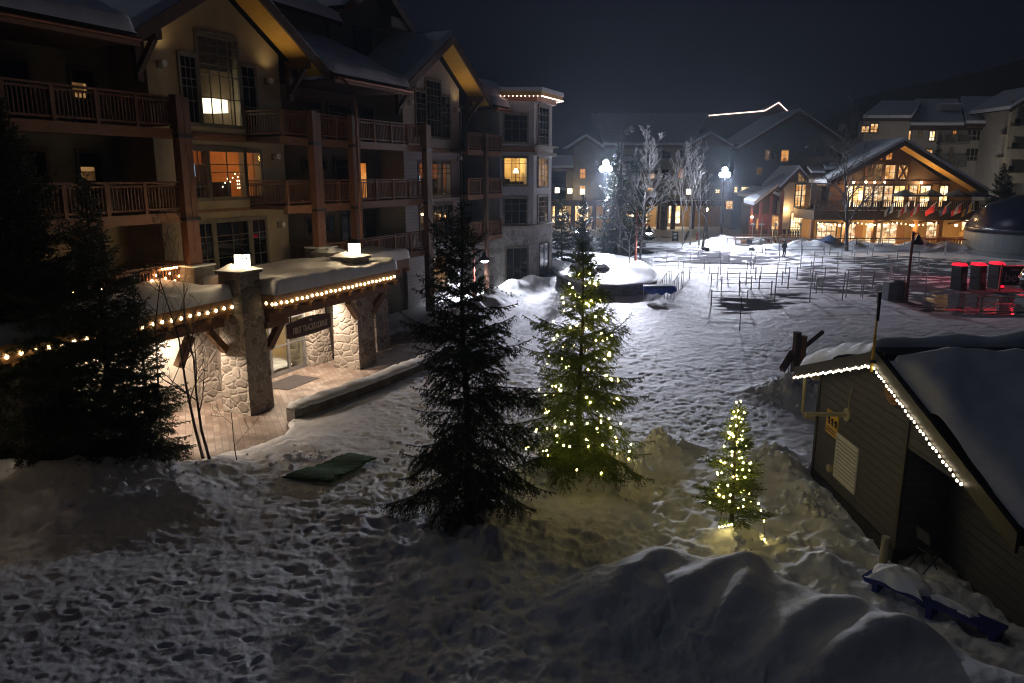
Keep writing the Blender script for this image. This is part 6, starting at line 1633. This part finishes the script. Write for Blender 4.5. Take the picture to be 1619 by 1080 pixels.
# ---------------- raised bed, lamps and poles
bed = thing('raised_bed', 'curved stone planter bed heaped with snow beside the tower corner', 'planter', (7.2,61.5,0))
n_ = 48; out = []
for k in range(n_):
    a = 2*math.pi*k/n_; c_, s_ = math.cos(a), math.sin(a); out.append((3.95*abs(c_)**(2/2.4)*(1 if c_ > 0 else -1), 10.3*abs(s_)**(2/2.4)*(1 if s_ > 0 else -1)))
mb = MB(); mb.prism(out, -.1, .88); mb.build('bed_wall', M['stone_dark'], bed)
vs = []; fs = []
for r_i in range(9):
    q = 1.03*math.cos(r_i/8*math.pi/2)
    for k in range(n_): 
        x, y = out[k][0]*q, out[k][1]*q; vs.append((x, y, .885+.55*math.sin(r_i/8*math.pi/2)**.5*(.6+.4*math.sin(r_i))*(0 if r_i == 0 else 1)*.45 + .12*float(vnoise(np.array([x]),np.array([y]),1.2,3)[0])*(r_i > 0)))
for r_i in range(8):
    for k in range(n_): fs.append((r_i*n_+k, r_i*n_+(k+1)%n_, (r_i+1)*n_+(k+1)%n_, (r_i+1)*n_+k))
mb = MB(); mb.add(vs, fs); mb.build('snow_heap', M['snow'], bed, smooth=True)
for x,y,s,lb in ((5.6,56.5,.7,'snow capped boulder on the raised bed nearest the tower'),(7.0,58.6,.55,'smaller snow capped boulder in the middle of the raised bed'),(5.2,59.5,.6,'boulder at the back of the raised bed')):
    r_ = random.Random(int(x*10)); mb = MB(); mb.ball((0,0,0),s,10,7,.7); mb.v = [(p[0]*r_.uniform(.8,1.2),p[1]*r_.uniform(.8,1.2),p[2]*r_.uniform(.8,1.2)) for p in mb.v]
    o = mb.build('boulder', M['stone_dark'], None, (x,y,1.1)); tag(o, lb, 'boulder')
    mb = MB(); mb.ball((0,0,s*.35),s*.85,10,6,.45); mb.build('snow_cap', M['snow'], o, smooth=True)
def lamp_post(loc, h, label, polemat, rz=0, w=60, col=(1,.9,.75), reach=.9, drop=.7):
    t = thing('street_lamp', label, 'street lamp', loc, rz, 'lamp posts with hanging bell lamps')
    mb = MB(); mb.tube([(0,0,-.3),(0,0,h)], [.10,.075], 10); mb.lathe([(.14,0),(.12,.5),(.1,.55)],0,0,0,10); mb.build('pole', M[polemat], t)
    za = h-drop*1.0; mb = MB(); mb.tube([(0,0,za),(reach,0,za)], .035, 6); mb.tube([(0,0,za-.35),(reach*.45,0,za)], .025, 6); mb.tube([(reach,0,za),(reach,0,za-.15)], .03, 6); mb.build('arm', M[polemat], t)
    mb = MB(); mb.lathe([(.38,-.62),(.36,-.5),(.2,-.36),(.14,-.2),(.1,-.1),(.03,0)], reach, 0, za-.1, 14); mb.build('bell_shade', M['metal_dark'], t)
    mb = MB(); mb.lathe([(.02,-.78),(.2,-.72),(.27,-.63)], reach, 0, za-.1, 12); mb.build('bulb', M['cool_glow'], t)
    l = light('street_light', 'SPOT', (0,0,0), w, col, .15, None, 150, .5); l.parent = t; l.location = (reach,0,za-.95); return t
lamp_post((10.55,64.8,.85), 4.5, 'slim red lamp post with a hanging bell lamp on the raised snow bed', 'rust_red', R(-8), LAMP*1.0, (.93,.95,1), 1.05, 1.2)
lamp_post((-2.6,51.5,.2), 3.6, 'red lamp post with a bell lamp before the grey tower base', 'rust_red', R(-10), LAMP*1.6, (.93,.95,1), .75, .5)
lamp_post((*gp(1432,478),.05), 4.6, 'dark lamp post with an unlit bell lamp in the middle of the queue rails', 'rust_red', R(0), 0, (1,1,1), .35, .1)
for o in list(bpy.data.objects):
    if o.type == 'LIGHT' and o.data.energy == 0: bpy.data.objects.remove(o)
for ch in [o for o in bpy.data.objects if o.name.startswith('bulb') and o.parent and 'unlit bell' in str(o.parent.get('label',''))]: bpy.data.objects.remove(ch)
def flood_pole(loc, h, label, heads, lit=True):
    t = thing('floodlight_pole', label, 'floodlight', loc, 0, 'floodlight poles')
    mb = MB(); mb.tube([(0,0,-.2),(0,0,h)], [.17,.1], 10); mb.build('pole', M['metal_dark'], t)
    for i, (dx, dz) in enumerate(heads):
        mb = MB(); mb.box(dx-.33,dx+.33,-.16,.14,h+dz-.28,h+dz+.28); mb.tube([(0,0,h+dz-.4),(dx,.1,h+dz-.3)], .04, 6); hd = mb.build('lamp_head', M['metal_dark'], t)
        mb = MB(); mb.lathe([(.27,0),(.27,.02)],0,0,0,16); mb.v = [(dx+p[0], -.162-p[2], h+dz+p[1]) for p in mb.v]; mb.build('lens', M['flood_glow' if lit else 'metal_grey'], hd)
    return t
flood_pole((yp(1146,275,92.4)[0],92.6,.2), 8.0, 'floodlight pole blazing white in front of the hotel beside the chalet', [(-.35,.0),(.35,.0),(0,.6)])
flood_pole((yp(958,262,79)[0],79.2,.2), 8.6, 'floodlight pole blazing white behind the snow lit spruce', [(-.35,.0),(.35,.0),(0,.6)])
tp = flood_pole((*gp(978,412),.1), 12.2, 'tallest dark pole carrying unlit floodlights before the hotel', [(.35,-.1),(.75,.2),(.35,-2.6),(.75,-2.6)], False)
def small_lamp(loc, h, label, mat='sconce_glow', w=30, col=(1,.75,.4)):
    t = thing('path_lamp', label, 'lamp', loc)
    mb = MB(); mb.tube([(0,0,0),(0,0,h)], .06, 8); mb.build('pole', M['metal_dark'], t); mb = MB(); mb.ball((0,0,h+.15),.2,10,7); mb.build('globe', M[mat], t)
    l = light('path_light','POINT',(0,0,0),w,col,.2); l.parent = t; l.location = (0,-.4,h+.1)
small_lamp((yp(1118,330,96)[0],96,.2), 3.6, 'warm globe lamp among the trees before the hotel', w=60)
small_lamp((yp(1531,292,112)[0],112,.2), 6.2, 'white globe lamp on a pole between the chalet roof and the apartment block', 'cool_glow', 1000, (1,.92,.84))
small_lamp((yp(913,361,80)[0],80,.1), 2.2, 'small white globe lamp behind the raised bed', 'cool_glow', 30, (.9,.95,1))
# ---------------- queue area
def barrier(loc, rz, label):
    t = thing('queue_barrier', label, 'barrier', loc, rz, 'queue barriers of the lift maze')
    for x in (-1.1,1.1):
        mb = MB(); mb.tube([(x,0,0),(x,0,1.12)], .04, 6); mb.lathe([(.17,0),(.15,.03),(.04,.05)], x, 0, 0, 8); mb.build('post', M['rail_pale'], t)
    mb = MB(); mb.tube([(-1.1,0,1.02),(1.1,0,1.0)], .022, 5); mb.tube([(-1.1,0,.62),(1.1,0,.6)], .02, 5); mb.build('rail', M['rail_pale'], t); return t
bp = None
rows = [(47.6,1120,1290),(49.5,1150,1420),(51.6,1165,1500),(54,1130,1500),(56.5,1110,1500),(59.5,1090,1505),(63,1075,1500),(67,1062,1510),(71.5,1050,1520),(77,1100,1540)]
for ri, (y, ua, ub) in enumerate(rows):
    xa, xb = yp(ua,440,y)[0], yp(ub,440,y)[0]; n_ = int((xb-xa)/2.75); j = 0
    for k in range(n_):
        if g_.random() < .25: continue
        x = xa+2.75*(k+.5)+g_.uniform(-.3,.3); yy = y+g_.uniform(-.5,.5)+.06*(x-20)
        lb = 'steel queue barrier, %s from the left in the %s row from the hut side' % (ordinal(j), ordinal(ri)); j += 1
        rz = g_.gauss(0,.12) if g_.random() > .18 else 1.5+g_.gauss(0,.2)
        if bp is None: bp = barrier((x,yy,.05), rz, lb)
        else: dup(bp, (x,yy,.05), rz, lb)
# longer frame gates in the back
fp = None
for k, (u, yy, col, lb) in enumerate(((1183,83,'metal_grey','wide steel frame barrier with a black plate, left of the person'),(1266,81.5,'metal_grey','wide steel frame barrier right of the person'),(1352,82.5,'metal_dark','wide dark frame barrier beneath the large leafless tree'),(1428,82,'metal_grey','wide steel frame barrier before the picket fence'),(1495,81,'red_paint','wide frame barrier with a red top rail'))):
    t = thing('frame_barrier', lb, 'barrier', (yp(u,405,yy)[0],yy,.1), 0, 'wide frame barriers along the snow bank')
    mb = MB(); w_ = 2.4
    for x in (-w_,0,w_): mb.tube([(x,0,0),(x,0,1.35)], .045, 6)
    mb.tube([(-w_,0,.3),(w_,0,.3)], .025, 5); mb.tube([(-w_,0,.3),(0,0,1.3)], .02, 5); mb.build('frame', M['metal_grey' if col == 'red_paint' else col], t)
    mb = MB(); mb.box(-w_-.05,w_+.05,-.06,.06,1.351,1.46); mb.build('top_rail', M[col], t)
    if k == 0: mb = MB(); mb.prism([(-.3,-.05),(.3,-.05),(.3,-.02),(-.3,-.02)], .75, 1.2); mb.build('plate', M['metal_dark'], t)
# timing gates with red lights
for i, (x, y, lb) in enumerate(((32.5,54.8,'dark ticket gate with a red lit top, leftmost of three'),(34.0,55.0,'dark ticket gate with a red lit top, middle of three'),(35.7,55.6,'ticket gate whose whole side glows red, rightmost of three'))):
    t = thing('ticket_gate', lb, 'ticket gate', (x,y,.06), R(18), 'ticket gates of the chairlift')
    mb = MB(); mb.hexa([(-.28,-.45,0),(.28,-.45,0),(.28,.45,0),(-.28,.45,0)], [(-.32,-.3,1.75),(.32,-.3,1.75),(.32,.5,1.75),(-.32,.5,1.75)]); mb.build('cabinet', M['metal_dark'], t)
    mb = MB(); mb.hexa([(-.34,-.32,1.752),(.34,-.32,1.752),(.34,.52,1.752),(-.34,.52,1.752)], [(-.34,-.1,1.92),(.34,-.1,1.92),(.34,.5,1.92),(-.34,.5,1.92)]); mb.build('lit_cap', M['red_glow'], t)
    if i == 2: mb = MB(); mb.hexa([(-.05,-.47,.1),(.27,-.47,.1),(.27,-.455,.1),(-.05,-.455,.1)], [(-.05,-.33,1.7),(.3,-.33,1.7),(.3,-.315,1.7),(-.05,-.315,1.7)]); mb.build('lit_panel', M['red_glow'], t)
    mb = MB(); mb.tube([(-.3,0,.9),(-1.0,-.1,.9)], .025, 6); mb.build('turnstile_arm', M['metal_grey'], t)
    mb = MB(); mb.hexa([(-.2,-.44,.55),(.2,-.44,.55),(.2,-.36,.55),(-.2,-.36,.55)],[(-.2,-.375,1.25),(.2,-.375,1.25),(.2,-.3,1.25),(-.2,-.3,1.25)]); mb.build('access_panel', M['grey_shell'], t)
light('red_lamp', 'SPOT', (36.6,54.6,2.6), RED*1.5, (1,.02,.04), .2, (35.4,52.6,0), 120, .6)
light('red_lamp', 'SPOT', (38.5,58.5,4.0), RED*6, (1,.02,.04), .3, (31,58,0), 110, .6)
sb = thing('banner_sign', 'black lift sign with pale pink lettering at the right edge, lit red', 'sign', (36.4,53.6,.1), R(-2))
mb = MB(); mb.box(-1.6,2.2,-.03,.03,.45,1.75); mb.build('board', M['metal_dark'], sb)
mb = MB(); 
for x in (-1.68,2.28): mb.box(x-.05,x+.05,-.05,.05,0,1.95)
mb.box(-1.73,2.33,-.05,.05,1.76,1.86); mb.build('frame', M['red_paint'], sb)
M['letter_pink'] = noisy('letter_pink', (.6,.3,.3), (.7,.38,.38), 8, .6, bs=0)
text_part('lettering', 'beyo', .95, (-1.45,-.045,1.02), M['letter_pink'], sb, 1.0, .01, align='LEFT')
mb = MB()
for a in (0,1,2): mb.box(-1.0+.2*a,-.86+.2*a,-.043,-.031,1.5,1.64)
mb.build('small_emblem', M['letter_pink'], sb)
# pedestal box
t = thing('control_box', 'tall rounded grey control box beside the lamp post in the queue', 'control box', (*gp(1418,476),.05), R(15))
mb = MB(); mb.lathe([(.45,0),(.45,1.1),(.4,1.3),(.25,1.38)],0,0,0,14); mb.build('housing', M['grey_shell'], t); mb = MB(); mb.box(-1.0,-.2,-.3,.3,.0,1.25); mb.build('side_panel', M['metal_grey'], t)
# white lattice frame in front of the black lift car
t = thing('lattice_frame', 'pale lattice frame lying on the slush before the black lift cabin', 'frame', (29.8,45.3,.05), R(-3))
mb = MB()
for z in (.1,1.0): mb.tube([(-1.4,0,z),(1.4,0,z)], .04, 6)
for x in (-1.4,1.4): mb.tube([(x,0,.0),(x,0,1.0)], .04, 6)
mb.tube([(-1.4,0,.1),(-.1,0,1.0)], .03, 6); mb.tube([(-.1,0,1.0),(1.4,0,.1)], .03, 6); mb.build('lattice', M['frame_cream'], t)
t = thing('lift_cabin', 'glossy black rounded lift cabin at the right edge above a grey pedestal', 'lift cabin', (33.0,46.2,.05))
mb = MB(); mb.lathe([(.5,.9),(1.2,1.0),(1.62,1.5),(1.66,2.0),(1.45,2.6),(.9,2.95),(.1,3.05)],0,0,0,28); mb.build('shell', M['metal_black_gloss'], t, smooth=True)
mb = MB(); mb.lathe([(1.675,1.93),(1.675,2.03)],0,0,0,28); mb.build('trim_ring', M['metal_grey'], t)
mb = MB(); mb.box(-1.5,1.5,-.8,.8,.35,.9); mb.build('pedestal', M['grey_shell'], t)
for x in (-1.3,1.3):
    mb = MB(); mb.hexa([(x-.12,-.7,-.3),(x+.12,-.7,-.3),(x+.12,-.45,-.3),(x-.12,-.45,-.3)],[(x-.12,-.5,.348),(x+.12,-.5,.348),(x+.12,-.25,.348),(x-.12,-.25,.348)]); mb.build('leg', M['metal_grey'], t)
t = thing('lift_shelter', 'domed navy lift shelter on a grey ribbed drum at the right edge', 'shelter', (55.6,79,0))
mb = MB(); mb.lathe([(8.1,.0),(8.1,.55),(7.7,.56),(7.7,2.35),(7.75,2.45)],0,0,0,56); mb.build('drum', M['grey_shell'], t)
mb = MB(); mb.lathe([(7.8,2.452),(7.65,3.0),(7.0,4.1),(5.6,5.3),(3.6,6.1),(1.5,6.45),(.1,6.5)],0,0,0,40); mb.build('dome', M['navy_shell'], t, smooth=True)
# other bits in the square
t = thing('fire_hydrant', 'red hydrant in the snow before the leafless trees', 'hydrant', (*gp(1103,383),.3))
mb = MB(); mb.lathe([(.2,0),(.2,.1),(.14,.12),(.14,.7),(.17,.72),(.13,.85),(.03,.95)],0,0,0,12); mb.build('barrel', M['red_paint'], t); mb = MB(); mb.tube([(-.24,0,.55),(.24,0,.55)], .07, 8); mb.build('outlet', M['red_paint'], t)
t = thing('notice_board', 'dark standing notice board with a white emblem on the cleared path', 'notice board', (*gp(1067,384),.1))
mb = MB(); mb.box(-.38,.38,-.05,.05,.15,1.3); mb.box(-.36,-.3,-.25,.25,0,.15); mb.box(.3,.36,-.25,.25,0,.15); mb.build('board', M['metal_dark'], t); mb = MB(); mb.box(-.22,.22,-.06,-.051,.85,1.1); mb.lathe([(.2,0),(.2,.01)],0,0,0,12); mb.v = [p if i < 8 else (p[0],-.052-p[2],.55+p[1]) for i, p in enumerate(mb.v)]; mb.build('emblem', M['white_paint'], t)
t = thing('padded_post', 'dark padded post leaning over beside the notice board', 'post', (*gp(1077,394),.1))
mb = MB(); mb.tube([(0,0,0),(.55,0,1.3)], .035, 6); mb.build('shaft', M['metal_dark'], t); mb = MB(); mb.tube([(.35,0,.85),(.5,0,1.2),(.78,0,1.95)], [.1,.16,.13], 8); mb.build('padding', M['sofa'], t)
t = thing('covered_table', 'blue covered table with white legs in front of the raised bed', 'table', (9.75,49.9,.12), R(8))
mb = MB(); 
for x in (-.95,-.5,0,.5,.95):
    for y in (-.3,.3): mb.tube([(x,y,0),(x,y,.9)], .022, 6)
mb.build('leg_frame', M['white_paint'], t)
vs = []; fs = []
for a in range(17):
    for b, (yy, zz) in enumerate(((-.42,.42),(-.42,.8),(-.34,.93),(0,.95),(.34,.93),(.4,.6))):
        x = -1.05+2.1*a/16; vs.append((x, yy+.04*math.sin(a*1.9+b), zz+(.07*math.sin(a*1.3) if b in (0,5) else .02*math.sin(a*2.2)) + (.12*abs(a-8)/8 if b == 0 else 0)))
for a in range(16):
    for b in range(5): fs.append((a*6+b,(a+1)*6+b,(a+1)*6+b+1,a*6+b+1))
mb = MB(); mb.add(vs, fs); mb.build('blue_cover', M['blue_tarp'], t)
mb = MB(); mb.box(-1.0,1.0,-.3,.3,.955,.99); mb.build('top_snow', M['snow'], t)
t = thing('stair_rail', 'white stair handrails leading up beside the raised bed', 'handrail', (11.2,52.6,.1), R(60))
mb = MB()
for y in (0,.9):
    mb.tube([(0,y,.7),(1.4,y,1.3),(2.4,y,1.35)], .03, 6)
    for x in (0,.5,1.0,1.4,2.0,2.4): mb.tube([(x,y,-.1),(x,y,.72+.42*min(x,1.4))], .022, 6)
mb.build('rail', M['white_paint'], t)
t = thing('long_handrail', 'long pale handrail running from the raised bed into the square', 'handrail', (12.3,66,.1), R(-22))
mb = MB(); mb.tube([(0,0,.95),(5.6,0,.9)], .03, 6); mb.tube([(0,0,.5),(5.6,0,.5)], .02, 6)
for k in range(6): mb.tube([(k*1.1,0,-.1),(k*1.1,0,.95)], .025, 6)
mb.build('rail', M['white_paint'], t)
mb = MB(); mb.tube([(0,0,0),(.0,0,1.9)], .022, 6); tag(mb.build('snow_stake', M['metal_dark'], None, (*gp(1169,527),.05)), 'lone thin dark stake standing in the open snow', 'stake')
for k,(u,v,s) in enumerate(((1112,397,.45),(1118,399,.5))):
    mb = MB(); mb.ball((0,0,.25),s*.6,8,6,.8); tag(mb.build('dark_bag', M['sofa'], None, (*gp(u,v),.05)), ('smaller','larger')[k]+' dark bag lying on the packed snow near the hydrant', 'bag')
# person by the barriers
def person(loc, rz, label):
    t = thing('person', label, 'person', loc, rz)
    J = {'pel':(0,0,.92),'wa':(0,.02,1.08),'ch':(0,.03,1.34),'nk':(0,.01,1.5),'hd':(0,-.02,1.62),'hd2':(0,-.02,1.75),
         'lh':(-.1,0,.88),'lk':(-.12,-.05,.48),'la':(-.13,.03,.08),'lt':(-.14,-.14,.04),'rh':(.1,0,.88),'rk':(.13,-.02,.48),'ra':(.16,.06,.08),'rt':(.18,-.1,.04),
         'ls':(-.19,.03,1.42),'le':(-.27,.04,1.14),'lw':(-.2,-.16,.98),'rs':(.19,.03,1.42),'re':(.27,.04,1.14),'rw':(.2,-.16,.98)}
    rad = {'pel':.16,'wa':.15,'ch':.18,'nk':.07,'hd':.1,'hd2':.085,'lh':.1,'lk':.075,'la':.06,'lt':.05,'rh':.1,'rk':.075,'ra':.06,'rt':.05,'ls':.09,'le':.065,'lw':.045,'rs':.09,'re':.065,'rw':.045}
    E_ = [('pel','wa'),('wa','ch'),('ch','nk'),('nk','hd'),('hd','hd2'),('pel','lh'),('lh','lk'),('lk','la'),('la','lt'),('pel','rh'),('rh','rk'),('rk','ra'),('ra','rt'),('ch','ls'),('ls','le'),('le','lw'),('ch','rs'),('rs','re'),('re','rw')]
    ks = list(J); me = bpy.data.meshes.new('body'); me.from_pydata([J[k] for k in ks], [(ks.index(a),ks.index(b)) for a,b in E_], [])
    o = link('body', me, M['sofa'], t); sk = o.modifiers.new('skin','SKIN'); o.modifiers.new('sub','SUBSURF').levels = 1; o.modifiers['sub'].render_levels = 1
    for i,k in enumerate(ks): me.skin_vertices[0].data[i].radius = (rad[k],rad[k]); me.skin_vertices[0].data[i].use_root = (k == 'pel')
    mb = MB(); mb.ball((0,-.02,1.7),.125,12,8,1.0); mb.build('hat', M['metal_dark'], t, smooth=True)
person((*gp(1239,409),.05), R(20), 'person in dark clothing standing by the wide frame barriers')
# ------------------------------------------------------------------ sky and light
w = bpy.data.worlds.new('World'); scn.world = w; w.use_nodes = True
wn = w.node_tree; bg = wn.nodes['Background']
sky = wn.nodes.new('ShaderNodeTexSky'); sky.sky_type = 'NISHITA'; sky.sun_disc = False
sky.sun_elevation = R(-3.5); sky.sun_rotation = R(180); sky.altitude = 600; sky.ozone_density = 4; sky.air_density = 1.0; sky.dust_density = .2
hs = wn.nodes.new('ShaderNodeHueSaturation'); hs.inputs['Saturation'].default_value = .38; wn.links.new(sky.outputs[0], hs.inputs['Color'])
mx = wn.nodes.new('ShaderNodeMix'); mx.data_type = 'RGBA'; mx.blend_type = 'ADD'; mx.inputs[0].default_value = 1; mx.inputs[7].default_value = (.035,.045,.095,1)
wn.links.new(hs.outputs[0], mx.inputs[6]); wn.links.new(mx.outputs[2], bg.inputs['Color']); bg.inputs['Strength'].default_value = SKY
scn.view_settings.view_transform = 'Standard'; scn.view_settings.look = 'None'; scn.view_settings.exposure = 0; scn.view_settings.gamma = 1
c = scn.cycles
c.use_denoising = True
try: c.denoiser = 'OPENIMAGEDENOISE'
except Exception: pass
c.max_bounces = 5; c.diffuse_bounces = 3; c.glossy_bounces = 3; c.transmission_bounces = 3; c.transparent_max_bounces = 6
c.sample_clamp_indirect = 4; c.caustics_reflective = False; c.caustics_refractive = False
c.use_light_tree = True
c.use_adaptive_sampling = True; c.adaptive_threshold = .006
scn.cycles.filter_width = 1.15
scn.render.use_persistent_data = False

light('flood_lamp', 'SPOT', (*yp(1146,275,92.4)[:1], 92.4, 8.5), FLOOD*.75, (.84,.85,1), .25, (23,79,0), FCONE, 1)
light('flood_lamp', 'SPOT', (yp(958,262,79)[0], 79, 9.1), FLOOD, (.84,.85,1), .25, (8.5,64.5,0), FCONE, 1)
light('flood_spill', 'SPOT', (yp(1146,275,92.4)[0], 92.3, 8.6), FLOOD*FWIDE, (.84,.85,1), .25, (8,40,0), 160, .6)
light('flood_spill', 'SPOT', (yp(958,262,79)[0], 78.9, 9.2), FLOOD*FWIDE*.8, (.84,.85,1), .25, (2,40,0), 160, .6)
light('fill_sun', 'SUN', (0,0,60), FILL, (.8,.87,1)).rotation_euler = Vector((.55,-.25,-.6)).to_track_quat('-Z','Y').to_euler()  # added directional fill to shape the mound and roofs, no real source
bpy.data.lights['fill_sun'].angle = R(10)
HZ = globals().get('HAZE', 0)
if HZ:
    mb = MB(); mb.box(-290, 450, -20, 650, -12, 125)
    m = bpy.data.materials.new('haze'); m.use_nodes = True; nt = m.node_tree; nt.nodes.clear()
    o = nt.nodes.new('ShaderNodeOutputMaterial'); v = nt.nodes.new('ShaderNodeVolumePrincipled'); v.inputs['Density'].default_value = HZ; v.inputs['Color'].default_value = (.72,.84,1,1); v.inputs['Anisotropy'].default_value = .6
    nt.links.new(v.outputs[0], o.inputs['Volume']); M['haze'] = m
    hz = mb.build('haze', m); tag(hz, kind='stuff')
    c.volume_bounces = 0; c.volume_step_rate = 4; c.volume_max_steps = 64
